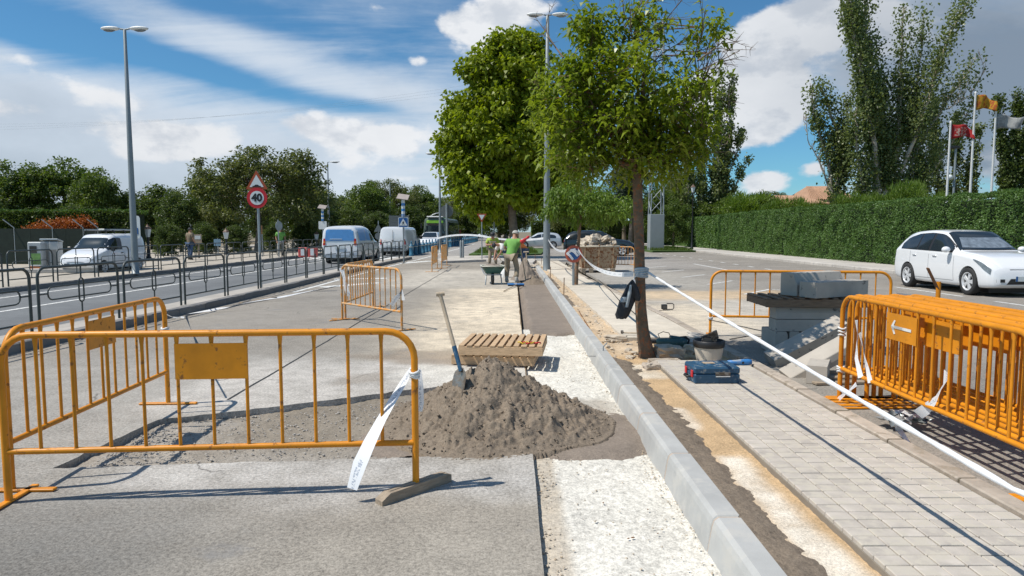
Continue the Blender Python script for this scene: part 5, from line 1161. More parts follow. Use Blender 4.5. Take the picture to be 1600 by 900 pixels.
post_sign('thin_red_marker', 'thin pole with a rusty red tip beyond the far railing', (D(410.5, 400, y).x, y, .1), D(410, 356, y).z, [('marker_plate', rrect(.07, .5, .01), rustm, D(410, 359, y).z - .1, -.03, .01)], .025)
y = 25.5; t = post_sign('notice_sign', 'white and blue street sign half hidden behind the left street lamp', (D(214.5, 400, y).x, y, .13), D(214, 350, y).z, [('board', rrect(.36, .85, .1), signwhite, D(214, 352, y).z - .2, -.04, .01), ('blue_foot', rrect(.22, .24, .02), signblue, D(218, 361, y).z - .13, -.055, .004)], .03)
# red and white water barriers
for k, (u, lab) in enumerate(((474, 'red and white plastic road barrier, left one by the parked cars'), (489, 'red and white plastic road barrier, right one beside the blue windowed van'))):
    y = 39.5; p = D(u, 400, y); t = thing('plastic_barrier', lab, 'barrier', (p.x, y, .13), 0, 'red and white plastic barriers'); MB().box((0, 0, .28), (.52, .3, .56), bev=.04).build('body', mk('pinkish_red_plastic', (.55, .09, .08), .5, var=.3, vs=5), t); MB().box((0, -.155, .3), (.2, .01, .4)).build('white_panel', signwhite, t)
# pylon
y = 55; p = D(1024, 393, y); t = thing('lattice_pylon', 'grey lattice pylon with a sheet metal skirt behind the front tree', 'pylon', (p.x, y, .1)); hw = .55; Hs = D(1024, 335, y).z - .1
MB().box((0, 0, Hs / 2), (1.12, 1.12, Hs), bev=.02).build('skirt', mk('skirt_grey', (.25, .28, .285), .6, metal=.1, var=.1, vs=1), t)
Hp = D(1024, 30, y).z; lt = MB()
for sx_ in (-1, 1):
    for sy_ in (-1, 1): MB().tube([(sx_ * .5, sy_ * .5, Hs - .05), (sx_ * .30, sy_ * .30, Hp)], .05, 4).build('corner_leg', galv_m, t)
nz = 14
for k in range(nz):
    za = Hs + (Hp - Hs) * k / nz; zb = Hs + (Hp - Hs) * (k + 1) / nz; ha = .5 - .2 * k / nz; hb_ = .5 - .2 * (k + 1) / nz; s_ = 1 if k % 2 else -1
    for (ax_, ay_, bx_, by_) in ((-1, -1, 1, -1), (1, -1, 1, 1), (1, 1, -1, 1), (-1, 1, -1, -1)):
        lt.tube([(ax_ * ha, ay_ * ha, za), (bx_ * hb_, by_ * hb_, zb)] if s_ > 0 else [(bx_ * ha, by_ * ha, za), (ax_ * hb_, ay_ * hb_, zb)], .025, 4, False)
tag(lt.build('lattice', galv_m, t), kind='stuff')
for zz, wv in ((Hp - 1.0, 3.2), (Hp - 3.0, 4.2)):
    MB().tube([(-.3, -.3, zz), (wv, 0, zz + .3)], .05, 4).build('cross_arm', rustm, t); MB().tube([(-.3, .3, zz + .7), (wv, 0, zz + .3)], .05, 4).build('cross_arm', rustm, t)
# overhead wires, left
for k in range(3):
    a = D(-40, 204 - 5 * k, 160); b = D(760, 128 + 6 * k, 160); tag(MB().tube(sagline(a, b, 2.0, 20), .010, 4, False).build('overhead_wire', lampm), ['upper', 'middle', 'lower'][k] + ' thin overhead wire crossing the left sky', 'wire', 'overhead wires')
# flags
def flag(label, u, vt, vb, y, mat, w_, h_, lab_m=None, seed=0, patt=None):
    p = D(u, vb, y); zt = D(u, vt, y).z; t = thing('flagpole', label, 'flag', (p.x, y, 0), 0, 'flags behind the hedge')
    MB().lathe([(.06, 0), (.04, zt), (.05, zt + .04), (0, zt + .1)], n=8).build('pole', white_p, t); mb = MB(); vs = []; nx, nz = 14, 7
    for i in range(nx + 1):
        for j in range(nz + 1):
            s_ = i / nx; q = j / nz; vs.append((.05 + w_ * s_, .16 * s_ * math.sin(s_ * 8 + seed + q * 1.5), zt - .06 - h_ * q - .30 * s_ * s_ * h_ - .10 * math.sin(s_ * 6 + seed) * s_ + (.35 * h_ * q * s_)))
    mb.add(vs, [(i * (nz + 1) + j, i * (nz + 1) + j + 1, (i + 1) * (nz + 1) + j + 1, (i + 1) * (nz + 1) + j) for i in range(nx) for j in range(nz)], True); o = mb.build('cloth', mat, t); md = o.modifiers.new('s', 'SOLIDIFY'); md.thickness = .01
    return t
def flagmat(name, fn):
    m, t_, b, o = base_mat(name); g = t_.node('ShaderNodeTexCoord').outputs['Generated']; s_ = t_.node('ShaderNodeSeparateXYZ'); t_.put(s_.inputs[0], g); c = fn(t_, s_.outputs[0], s_.outputs[2], g); t_.put(b.inputs['Base Color'], c); b.inputs['Roughness'].default_value = .8
    tl = t_.node('ShaderNodeBsdfTranslucent'); t_.put(tl.inputs[0], c); mx = t_.node('ShaderNodeMixShader'); mx.inputs[0].default_value = .4; t_.l.new(b.outputs[0], mx.inputs[1]); t_.l.new(tl.outputs[0], mx.inputs[2]); t_.l.new(mx.outputs[0], o.inputs[0]); return m
fr1 = flagmat('red_flag', lambda t_, x, z, g: t_.mix(t_.m('MULTIPLY', t_.mp(t_.noise(g, 7, 2), .50, .54), t_.m('MULTIPLY', boxmask(t_, x, z, .15, .8, .25, .8, .03), .8)), (.48, .03, .03), (.6, .5, .42)))
fr2 = flagmat('yellow_red_flag', lambda t_, x, z, g: t_.mix(t_.mp(t_.noise(g, 4, 3), .5, .56), (.62, .36, .03), (.50, .13, .03)))
fr3 = flagmat('grey_flag', lambda t_, x, z, g: t_.mix(t_.mp(t_.noise(g, 3, 3), .4, .6), (.50, .50, .48), (.30, .31, .31)))
flag('red flag with white marks on a white pole behind the hedge', 1479.5, 192, 305, 30, fr1, .95, .62, seed=1); flag('yellow and red flag on the tallest white pole', 1516, 146, 300, 30, fr2, .82, .66, seed=2.2); flag('grey white flag on a white pole at the right', 1549, 176, 300, 30, fr3, 1.15, .65, seed=4)
y = 32; t = thing('globe_lamp', 'white globe lamp on a grey post beside the red flag', 'lamp', (D(1490, 300, y).x, y, 0)); MB().tube([(0, 0, 0), (0, 0, D(1490, 228, y).z)], .05, 8).build('post', lampm, t); MB().sphere((-.22, 0, D(1483, 277, y).z), .13, 12, 8).build('globe', signwhite, t); MB().tube([(0, 0, D(1483, 277, y).z), (-.22, 0, D(1483, 277, y).z)], .02, 6).build('bracket', lampm, t); MB().box((-.1, 0, D(1490, 230, y).z), (.5, .16, .12), bev=.02).build('floodlight', blackm, t)
# house roofs beyond the hedge
def house(label, u0, u1, vr, vt, y, dep=8):
    a = D(u0, vr, y); b = D(u1, vr, y); zt = D(u0, vt, y).z; w_ = b.x - a.x; t = thing('house', label, 'house', (a.x, y, 0)); z0 = a.z
    MB().box((w_ / 2, dep / 2, z0 / 2), (w_ - .6, dep - .6, z0)).build('wall', wallm, t)
    mb = MB(); h = zt - z0; mb.add([(0, 0, z0), (w_, 0, z0), (w_, dep, z0), (0, dep, z0), (w_ * .25, dep / 2, z0 + h), (w_ * .75, dep / 2, z0 + h)], [(0, 1, 5, 4), (1, 2, 5), (2, 3, 4, 5), (3, 0, 4), (0, 3, 2, 1)]); rf = mb.build('roof', roofm, t)
    for k in range(26): MB().tube([(w_ * (k + .5) / 26, -.02, z0 + .04), (w_ * (.25 + .5 * (k + .5) / 26), dep / 2, z0 + h + .04)], .06, 4, False).build('tile_row', roofm, rf)
    MB().box((w_ * .3, -.32 + .6, z0 - 1.2), (1.2, .1, 1.1)).build('window', glassm, t)
    return t
house('low house with a clay tiled roof beyond the right hedge', 1212, 1300, 319, 303, 62); house('clay tiled roof between the poplar trunks', 1265, 1345, 312, 288, 70)
# ---------------------------------------------------------------- vehicles
def pchip(x, xs, ys):
    xs = np.asarray(xs, float); ys = np.asarray(ys, float); h = np.diff(xs); dl = np.diff(ys) / h; m = np.zeros(len(xs)); m[0] = dl[0]; m[-1] = dl[-1]
    for i in range(1, len(xs) - 1):
        m[i] = 0 if dl[i - 1] * dl[i] <= 0 else 2 * dl[i - 1] * dl[i] / (dl[i - 1] + dl[i])
    x = np.clip(x, xs[0], xs[-1]); i = np.clip(np.searchsorted(xs, x) - 1, 0, len(xs) - 2); t = (x - xs[i]) / h[i]
    return (2 * t ** 3 - 3 * t ** 2 + 1) * ys[i] + (t ** 3 - 2 * t ** 2 + t) * h[i] * m[i] + (-2 * t ** 3 + 3 * t ** 2) * ys[i + 1] + (t ** 3 - t ** 2) * h[i] * m[i + 1]
class Body:
    """car shell from stations [x, z_bottom, half_width, z_belt, half_belt, z_roof, half_roof], local +x forward"""
    def __init__(s, st, rr=.07, chaikin=2):
        st = sorted(st); s.xs = [a[0] for a in st]; s.c = list(zip(*st)); s.ch = chaikin; s.rr = rr
    def ring(s, x):
        zb, w, zl, wl, zr, wr = [float(pchip(np.array([x]), s.xs, s.c[k])[0]) for k in range(1, 7)]
        zm = zb + (zl - zb) * .55; q = min(s.rr, (zr - zl) * .4)
        P = [(0, zb), (w * .86, zb), (w * .97, zb + (zl - zb) * .10), (w, zm), (wl + (w - wl) * .35, zl - (zl - zm) * .25), (wl, zl), (wl + (wr - wl) * .6, zl + (zr - zl) * .60), (wr, zr - q), (wr - q * .9, zr - q * .22), (wr * .5, zr - q * .03), (0, zr)]
        for _ in range(s.ch):
            Q = [P[0]]
            for i in range(len(P) - 1):
                a, b = P[i], P[i + 1]; Q += [(a[0] * .75 + b[0] * .25, a[1] * .75 + b[1] * .25), (a[0] * .25 + b[0] * .75, a[1] * .25 + b[1] * .75)]
            Q.append(P[-1]); P = Q
        return np.array(P)
    def W(s, x, z):
        P = s.ring(x); k = int(np.argmax(P[:, 0] > P[:, 0].max() * .9)); q = P[k:]; return float(np.interp(z, q[:, 1], q[:, 0]))
    def Z(s, x, y):
        P = s.ring(x); k = int(len(P) * .45); q = P[k:][::-1]; return float(np.interp(abs(y), q[:, 0], q[:, 1]))
    def X(s, y, z, front=True):
        xs = np.linspace(s.xs[0], s.xs[-1], 90); 
        if front: xs = xs[::-1]
        if not hasattr(s, 'cache'): s.cache = {}
        for x in xs:
            k = round(float(x), 4)
            if k not in s.cache: s.cache[k] = s.ring(x)
            P = s.cache[k]; 
            if P[0, 1] <= z <= P[-1, 1]:
                j = int(np.argmax(P[:, 0])); lo = np.interp(z, P[:j + 1, 1], P[:j + 1, 0]) if z < P[j, 1] else np.interp(z, P[j:, 1], P[j:, 0])
                if lo >= abs(y): return float(x)
        return float(xs[-1])
    def mesh(s, name, mat, wheels, wr, n=64):
        xs = sorted(set(list(np.linspace(s.xs[0], s.xs[-1], n)) + list(s.xs))); V = []; m = None
        for x in xs:
            P = s.ring(x); m = len(P); V += [(x, y, z) for y, z in P] + [(x, -y, z) for y, z in P[1:-1][::-1]]
        k = 2 * m - 2; F = [(i * k + j, (i + 1) * k + j, (i + 1) * k + (j + 1) % k, i * k + (j + 1) % k) for i in range(len(xs) - 1) for j in range(k)]
        F += [tuple(range(k)), tuple(range(len(V) - 1, len(V) - 1 - k, -1))]
        me = bpy.data.meshes.new(name); me.from_pydata(V, [], F); me.polygons.foreach_set('use_smooth', [True] * len(F)); me.materials.append(mat)
        bm = bmesh.new(); bm.from_mesh(me); bmesh.ops.recalc_face_normals(bm, faces=bm.faces); bm.to_mesh(me); bm.free()
        o = link(name, me); cut = MB()
        for wx in wheels:
            for sgn in (-1, 1):
                pr = [(wr * 1.14 * math.cos(2 * math.pi * i / 24), wr * 1.14 * math.sin(2 * math.pi * i / 24)) for i in range(24)]
                cut.prism(pr, Matrix.Translation((wx, .45 * sgn if sgn > 0 else -.45 - 1.0, wr)) @ Matrix.Rotation(R(-90), 4, 'X'), 1.0)
        cm = cut.build('cut', None); bm = bmesh.new(); bm.from_mesh(cm.data); bmesh.ops.recalc_face_normals(bm, faces=bm.faces); bm.to_mesh(cm.data); bm.free()
        md = o.modifiers.new('b', 'BOOLEAN'); md.object = cm; md.operation = 'DIFFERENCE'; md.solver = 'EXACT'
        dg = bpy.context.evaluated_depsgraph_get(); me2 = bpy.data.meshes.new_from_object(o.evaluated_get(dg)); me2.name = name
        bpy.data.objects.remove(o); bpy.data.objects.remove(cm)
        bm = bmesh.new(); bm.from_mesh(me2)
        for e in bm.edges:
            if len(e.link_faces) == 2 and e.calc_face_angle() > R(38): e.smooth = False
        for f in bm.faces: f.smooth = True
        bm.to_mesh(me2); bm.free(); me2.materials.clear(); me2.materials.append(mat)
        return me2
    def side(s, name, x0, x1, zlo, zhi, mat, parent, off=.006, n=16, m=6, both=True):
        for sg in ((1, -1) if both else (1,)):
            mb = MB(); vs = []
            for i in range(n + 1):
                x = x0 + (x1 - x0) * i / n; a, b = zlo(x), max(zlo(x) + .004, zhi(x))
                for j in range(m + 1): z = a + (b - a) * j / m; vs.append((x, sg * (s.W(x, z) + off), z))
            fs = [(i * (m + 1) + j, (i + 1) * (m + 1) + j, (i + 1) * (m + 1) + j + 1, i * (m + 1) + j + 1) for i in range(n) for j in range(m)]
            if sg > 0: fs = [f[::-1] for f in fs]
            mb.add(vs, fs, True); mb.build(name, mat, parent)
    def top(s, name, x0, x1, w0, w1, mat, parent, off=.008, n=10, m=14, bow=0.0):
        mb = MB(); vs = []
        for i in range(n + 1):
            for j in range(m + 1):
                y = (w0 + (w1 - w0) * i / n) * (j / m * 2 - 1); x = x0 + (x1 - x0) * i / n - bow * (y * y) * (1); vs.append((x, y, s.Z(x, y) + off))
        fs = [(i * (m + 1) + j, (i + 1) * (m + 1) + j, (i + 1) * (m + 1) + j + 1, i * (m + 1) + j + 1) for i in range(n) for j in range(m)]
        if x1 < x0: fs = [f[::-1] for f in fs]
        mb.add(vs, fs, True); return mb.build(name, mat, parent)
    def end(s, name, y0, y1, z0, z1, mat, parent, front=True, off=.008, n=12, m=5, taper=0.0, slant=0.0):
        mb = MB(); vs = []; sg = 1 if front else -1
        for i in range(n + 1):
            for j in range(m + 1):
                q = j / m; c = (y0 + y1) / 2; hw = (y1 - y0) / 2 * (1 - taper * q); y = c + hw * (i / n * 2 - 1) ; z = z0 + (z1 - z0) * q + slant * (i / n); vs.append((s.X(y, z, front) + sg * off, y, z))
        fs = [(i * (m + 1) + j, (i + 1) * (m + 1) + j, (i + 1) * (m + 1) + j + 1, i * (m + 1) + j + 1) for i in range(n) for j in range(m)]
        if not front: fs = [f[::-1] for f in fs]
        mb.add(vs, fs, True); return mb.build(name, mat, parent)
WM = {}
def wheel(parent, x, y, r_, rim=rimm, spokes=5):
    key = (r_, rim.name, spokes)
    if key not in WM:
        Q = Euler((R(90), 0, 0)).to_matrix()
        a = MB().lathe([(r_ * .66, .095), (r_ * .72, .105), (r_ * .90, .105), (r_ * .98, .085), (r_, .05), (r_, -.05), (r_ * .98, -.085), (r_ * .9, -.1), (r_ * .66, -.095)], n=28, rot=Q, cap=False).mesh('tyre', rubber_m)
        b = MB(); b.lathe([(r_ * .66, .09), (r_ * .68, .10), (r_ * .62, .09), (r_ * .58, .04)], n=28, rot=Q, cap=False); b.lathe([(r_ * .14, .03), (r_ * .12, .075), (0, .08)], n=12, rot=Q)
        for k in range(spokes):
            an = 2 * math.pi * k / spokes
            for dd in (-.16, .16):
                M = Matrix.Rotation(-an - dd, 3, 'Y'); b.box(M @ Vector((r_ * .36, -.06, 0)), (r_ * .56, .035, r_ * .15), M, .005)
        b = b.mesh('rim', rim); c = MB().lathe([(r_ * .62, .035), (0, .03)], n=20, rot=Q).mesh('brake_shadow', blackm); WM[key] = (a, b, c)  # black disc stands in for the brake and the shade behind the spokes
    t = bpy.data.objects.new('wheel', None); COL.objects.link(t); t.parent = parent; t.location = (x, y, r_); t.rotation_euler = (0, 0, 0 if y < 0 else math.pi)
    a, b, c = WM[key]; link('tyre', a, t); link('rim', b, t); link('brake_shade_disc', c, t)
def vehicle(name, label, cat, loc, rz, st, wheels, wr, paint, details, rr=.07, track=None, scale=1.0, rim=rimm, ch=2, group=None):
    B = Body(st, rr, ch); t = thing(name, label, cat, loc, rz, group); t.scale = (scale,) * 3
    link('body', B.mesh('body', paint, wheels, wr), t); tw = track or max(s_[2] for s_ in st) - .10
    for wx in wheels:
        for sg in (-1, 1): wheel(t, wx, sg * tw, wr, rim)
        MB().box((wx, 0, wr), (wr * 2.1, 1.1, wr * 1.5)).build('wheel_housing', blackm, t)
    details(B, t); return t
seam = mk('panel_gap', (.10, .10, .11), .6, var=0, bump=0)
# white hatchback at right, nose towards the camera
hat = [[-2.15, .34, .66, .62, .64, .72, .54], [-2.11, .27, .80, .80, .76, .95, .62], [-2.0, .22, .85, 1.00, .81, 1.14, .63], [-1.75, .19, .87, 1.03, .83, 1.39, .60], [-1.3, .175, .885, 1.01, .86, 1.48, .61], [-.6, .17, .888, .98, .87, 1.51, .63], [.05, .17, .888, .955, .872, 1.465, .63],
       [.50, .17, .888, .94, .872, 1.25, .69], [.92, .17, .885, .915, .868, 1.01, .77], [1.35, .17, .885, .88, .86, .965, .75], [1.75, .18, .87, .80, .84, .89, .71], [1.95, .20, .83, .70, .79, .77, .62], [2.06, .22, .74, .60, .70, .67, .54], [2.13, .28, .62, .48, .58, .56, .44]]
def hatd(B, t):
    zl = lambda x: .995 + .02 * (-x) ; 
    def roofl(x): return float(np.interp(x, [-1.72, -1.55, -1.1, -.5, 0, .25, .80], [1.13, 1.28, 1.385, 1.41, 1.375, 1.29, 1.0]))
    B.side('window', -1.66, -.92, zl, roofl, glassm, t, .012); B.side('window', -.86, -.38, zl, roofl, glassm, t, .012); B.side('window', -.28, .62, zl, roofl, glassm, t, .012)
    B.side('window_frame', -1.72, .66, lambda x: zl(x) - .02, lambda x: min(roofl(x) + .02, 9), blackm, t, .007)
    B.top('windscreen', .14, .87, .60, .745, glassm, t, .016, bow=.10); B.top('screen_surround', .11, .89, .606, .757, blackm, t, .010, bow=.10)
    tc = B.top('screen_reflection', .42, .80, .52, .66, mk('painted_cloud_reflection', (.27, .32, .37), .25, metal=.3, var=.5, vs=8, bump=1, bs=9), t, .020, bow=.1)  # pale mottled patch paints the clouds' reflection onto the windscreen
    for x in (-.32, .76, -1.20): B.side('door_gap', x - .005, x + .005, lambda z: .30, lambda z: .96, seam, t, .0015, 1, 8)
    B.side('sill_gap', -1.0, .75, lambda x: .30, lambda x: .308, seam, t, .003, 12, 1)
    for x in (-.98, -.05): 
        for sg in (-1, 1): MB().box((x, sg * (B.W(x, .86) + .012), .865), (.17, .03, .035), bev=.01).build('door_handle', rimm, t)
    for sg in (-1, 1):
        m_ = MB(); m_.sphere((.62, sg * 1.0, 1.03), 1, 12, 8, (.09, .11, .075)); m_.build('mirror', carwhite, t); MB().box((.60, sg * .90, 1.0), (.06, .12, .03), bev=.01).build('mirror_arm', blackm, t)
        y0, y1 = (.43, .76) if sg > 0 else (-.76, -.43)
        vs = []; mb = MB(); n, m = 10, 4
        for i in range(n + 1):
            for j in range(m + 1):
                yy = sg * (.46 + .36 * i / n); zlo = .585 + .05 * i / n; zhi = .66 + .09 * (i / n) ** .8 + .0; z = zlo + (zhi - zlo) * j / m; x = B.X(yy, z); vs.append((x + .022, yy * 1.006, z))
        fs = [(i * (m + 1) + j, (i + 1) * (m + 1) + j, (i + 1) * (m + 1) + j + 1, i * (m + 1) + j + 1) for i in range(n) for j in range(m)]
        bz = lambda x: float(pchip(np.array([x]), B.xs, B.c[3])[0])
        B.side('headlight', 1.50, 2.02, lambda x: bz(x) - .04 - .10 * min(1, (x - 1.5) / .35), lambda x: bz(x) - .02, lightm, t, .010, 14, 4) if sg > 0 else None
        B.end('fog_light', *( (.50, .68) if sg > 0 else (-.68, -.50)), .34, .41, blackm, t, True, .012)
        B.end('tail_light', *( (.55, .78) if sg > 0 else (-.78, -.55)), .78, .96, redm, t, False, .01)
    B.end('grille', -.36, .36, .56, .62, blackm, t, True, .014); B.end('grille_bar', -.38, .38, .62, .632, rimm, t, True, .018); B.end('lower_intake', -.48, .48, .27, .42, blackm, t, True, .012, taper=.25)
    MB().box((2.165, 0, .42), (.015, .52, .11), bev=.003).build('number_plate', signwhite, t); MB().box((2.17, -.24, .42), (.012, .04, .11)).build('plate_band', signblue, t)
    B.top('rear_window', -1.98, -1.72, .48, .50, glassm, t)
h0 = G(1510, 461); vehicle('parked_car', 'white five door hatchback parked in the lot by the hedge at right', 'car', (h0.x + .88, h0.y + 1.34, 0), R(-90), hat, (-1.31, 1.34), .315, carwhite, hatd).scale = (1.0, 1.0, 1.10)
# small white van with roof rack, far left
kan = [[-2.05, .40, .80, .95, .80, 1.70, .70], [-2.0, .28, .88, 1.0, .86, 1.80, .74], [-1.8, .24, .90, 1.05, .88, 1.86, .76], [-.5, .22, .905, 1.05, .885, 1.86, .76], [.35, .22, .905, 1.05, .885, 1.82, .75], [.62, .22, .905, 1.06, .88, 1.68, .72], [1.22, .22, .90, 1.05, .87, 1.15, .72], [1.6, .24, .88, .95, .84, 1.04, .70], [1.95, .28, .82, .82, .76, .90, .60], [2.08, .34, .70, .66, .64, .72, .5], [2.13, .40, .6, .55, .5, .60, .4]]
def kand(B, t):
    rl = lambda x: float(np.interp(x, [-.1, .1, .45, .7, 1.12], [1.60, 1.66, 1.66, 1.56, 1.20])); B.side('window', -.02, 1.08, lambda x: 1.10, rl, glassm, t, n=14)
    B.top('windscreen', .66, 1.20, .62, .70, glassm, t, bow=.08); B.end('bumper', -.72, .72, .34, .52, blackm, t, True, .012); B.end('grille', -.4, .4, .58, .66, blackm, t, True, .012)
    for sg in (-1, 1):
        B.end('headlight', *( (.48, .78) if sg > 0 else (-.78, -.48)), .68, .84, lightm, t, True, .012)
        MB().box((.95, sg * 1.02, 1.15), (.10, .18, .2), bev=.03).build('mirror', blackm, t)
    for x in (-.12, 1.15): B.side('door_gap', x - .006, x + .006, lambda z: .3, lambda z: 1.05, seam, t, .003, 1, 8)
    B.side('side_trim', -1.3, .9, lambda x: .42, lambda x: .48, mk('grey_trim', (.2, .2, .21), .6), t, .010, 10, 1)
    for sg in (-1, 1): MB().box((.05, sg * .91, .95), (.16, .03, .04), bev=.01).build('door_handle', blackm, t)
    for k in range(3): x = -1.4 + k * .85; MB().tube([(x, -.74, 1.84), (x, -.70, 1.98), (x, .70, 1.98), (x, .74, 1.84)], .025, 6).build('roof_bar', blackm, t)
    MB().tube([(-1.5, -.62, 2.02), (.4, -.62, 2.02)], .03, 6).build('rack_rail', galv_m, t); MB().tube([(-1.5, .62, 2.02), (.4, .62, 2.02)], .03, 6).build('rack_rail', galv_m, t); MB().box((-.5, .2, 2.03), (1.9, .28, .07), bev=.01).build('ladder', galv_m, t)
    MB().box((2.14, 0, .47), (.015, .5, .11)).build('number_plate', signwhite, t)
    MB().lathe([(0, 0), (.05, 0), (.05, .01), (0, .012)], (2.02, 0, .80), 10, rot=Euler((0, R(60), 0)).to_matrix()).build('badge', rimm, t)
p = D(165, 436, 24.6); vehicle('white_van', 'small white van with a roof rack parked beyond the far railing at left', 'van', (D(163, 400, 26.0).x, 26.0, .05), R(-91), kan, (-1.35, 1.45), .31, carwhite, kand, rr=.14, scale=.80)
# rear view of two vans
ber = [[-2.19, .42, .84, .92, .84, 1.70, .76], [-2.14, .30, .90, 1.0, .89, 1.80, .79], [-1.9, .26, .92, 1.06, .88, 1.83, .72], [-.5, .24, .92, 1.06, .89, 1.87, .73], [.3, .24, .92, 1.05, .89, 1.80, .72], [.55, .24, .92, 1.05, .88, 1.70, .70], [1.25, .24, .91, 1.03, .87, 1.13, .70], [1.7, .26, .88, .92, .82, 1.0, .66], [2.05, .32, .80, .72, .70, .80, .55], [2.15, .4, .66, .6, .6, .66, .45]]
def berd(B, t):
    rl = lambda x: float(np.interp(x, [-1.95, -1.7, -1, .1, .45, 1.1], [1.55, 1.64, 1.67, 1.66, 1.58, 1.18]))
    B.side('blue_window', -1.85, -.75, lambda x: 1.12, rl, bluew, t); B.side('window', -.68, -.02, lambda x: 1.12, rl, bluew, t); B.side('window', .06, 1.05, lambda x: 1.10, rl, glassm, t)
    ob = B.end('blue_rear_window', -.72, .72, 1.12, 1.66, bluew, t, False, .016, 12, 6, taper=.08)
    for k in range(5): MB().box((-2.175 + .01 * k, .45 - .2 * k, 1.46), (.02, .07, .06)).build('white_mark', signwhite, t)
    MB().box((-2.21, .18, 1.20), (.02, .6, .03)).build('white_line', signwhite, t)
    for sg in (-1, 1):
        B.end('tail_light', *( (.70, .83) if sg > 0 else (-.83, -.70)), .90, 1.22, redm, t, False, .016, 4, 5); B.end('amber_light', *( (.71, .83) if sg > 0 else (-.83, -.71)), 1.0, 1.10, orangel, t, False, .024, 4, 3)
    B.end('rear_bumper', -.82, .82, .36, .52, mk('lilac_bumper', (.62, .64, .67), .4), t, False, .02); MB().box((-2.215, 0, .80), (.02, .5, .11)).build('number_plate', signwhite, t)
    for x in (-.72, .02): B.side('door_gap', x - .006, x + .006, lambda z: .3, lambda z: 1.05, seam, t, .003, 1, 8)
    B.top('windscreen', .58, 1.22, .60, .68, glassm, t, bow=.08)
y = 34.0; vehicle('delivery_van', 'white van seen from behind with a blue advertising film on its rear window', 'van', (D(528, 400, y).x + .3, y + 2.1, 0), R(86), ber, (-1.35, 1.38), .32, carwhite, berd, rr=.15, scale=1.03)
exp_ = [[-2.4, .42, .88, .95, .86, 1.75, .76], [-2.35, .32, .94, 1.0, .92, 1.88, .80], [-2.1, .28, .95, 1.06, .93, 1.93, .81], [.5, .26, .95, 1.06, .93, 1.93, .81], [.9, .26, .95, 1.06, .93, 1.85, .80], [1.75, .26, .94, 1.05, .90, 1.2, .74], [2.15, .3, .90, .92, .84, 1.0, .66], [2.35, .4, .7, .7, .6, .8, .5]]
def expd(B, t):
    for sg in (-1, 1): B.end('tail_light', *( (.77, .89) if sg > 0 else (-.89, -.77)), .75, 1.10, redm, t, False, .016, 4, 5); B.end('amber_light', *( (.77, .89) if sg > 0 else (-.89, -.77)), .92, 1.0, orangel, t, False, .022, 4, 3)
    B.end('rear_bumper', -.85, .85, .34, .50, mk('dark_bumper', (.10, .10, .11), .6), t, False, .02); MB().box((-2.42, .1, .68), (.02, .5, .12)).build('number_plate', signwhite, t); MB().box((-2.425, 0, 1.1), (.012, .015, 1.2)).build('door_gap', seam, t)
    MB().box((-2.43, 0, 1.02), (.02, .12, .05), bev=.01).build('rear_handle', blackm, t); MB().box((-2.43, .5, 1.02), (.015, .18, .03)).build('badge', rimm, t)
    B.side('window', 1.0 - .3, 1.55, lambda x: 1.14, lambda x: float(np.interp(x, [.7, 1.0, 1.6], [1.62, 1.62, 1.26])), glassm, t); B.side('side_trim', -1.2, 1.2, lambda x: .45, lambda x: .52, MATS['dark_bumper'], t, .01, 8, 1)
    for sg in (-1, 1): MB().box((1.35, sg * 1.08, 1.2), (.1, .2, .24), bev=.03).build('mirror', blackm, t)
y = 45.5; vehicle('panel_van', 'plain white panel van seen from behind at the crossing', 'van', (D(613, 400, y).x + .25, y + 2.4, 0), R(85), exp_, (-1.5, 1.6), .34, carwhite, expd, rr=.13)
# bus and the car in front of it
def box_st(x0, x1, zb, w, zl, zr, wr, r_=.12):
    return [[x0, zb + .1, w - .1, zl, w - .14, zr - .22, wr - .12], [x0 + r_, zb, w, zl, w - .02, zr - .04, wr], [x0 + .6, zb, w, zl, w - .02, zr, wr], [x1 - .6, zb, w, zl, w - .02, zr, wr], [x1 - r_, zb, w, zl, w - .02, zr - .06, wr], [x1, zb + .1, w - .1, zl, w - .14, zr - .26, wr - .12]]
def busd(B, t):
    B.end('windscreen', -1.08, 1.08, 1.2, 2.22, glassm, t, True, .02); B.end('destination_display', -.8, .8, 2.26, 2.46, mk('display_dark', (.05, .035, .03), .3), t, True, .03)
    B.end('lower_front', -1.1, 1.1, .5, 1.1, mk('grey_front', (.12, .13, .14), .4), t, True, .02); MB().box((5.0, 0, 3.16), (2.2, 1.7, .14), bev=.05).build('roof_unit', white_p, t)
    B.side('side_windows', -5.2, 5.4, lambda x: 1.3, lambda x: 2.6, glassm, t, .015, 20, 3)
    for sg in (-1, 1):
        B.end('headlight', *( (.75, 1.05) if sg > 0 else (-1.05, -.75)), .62, .80, lightm, t, True, .035); MB().box((6.1, sg * 1.42, 2.2), (.12, .14, .5), bev=.04).build('mirror', blackm, t)
    B.top('green_roof_band', 3.6, 5.7, 1.1, 1.1, greenbus, t, .012); B.end('green_front_band', -1.02, 1.02, 2.5, 2.80, greenbus, t, True, .03)
y = 72; vehicle('bus', 'green and white bus coming towards the camera behind the bollards', 'bus', (D(683, 390, y).x, y + 6, 0), R(-92), box_st(-6, 6, .32, 1.26, 1.1, 3.1, 1.12), (-3.2, 3.4), .48, mk('bus_grey', (.10, .13, .10), .4, var=.1), busd, rr=.2)
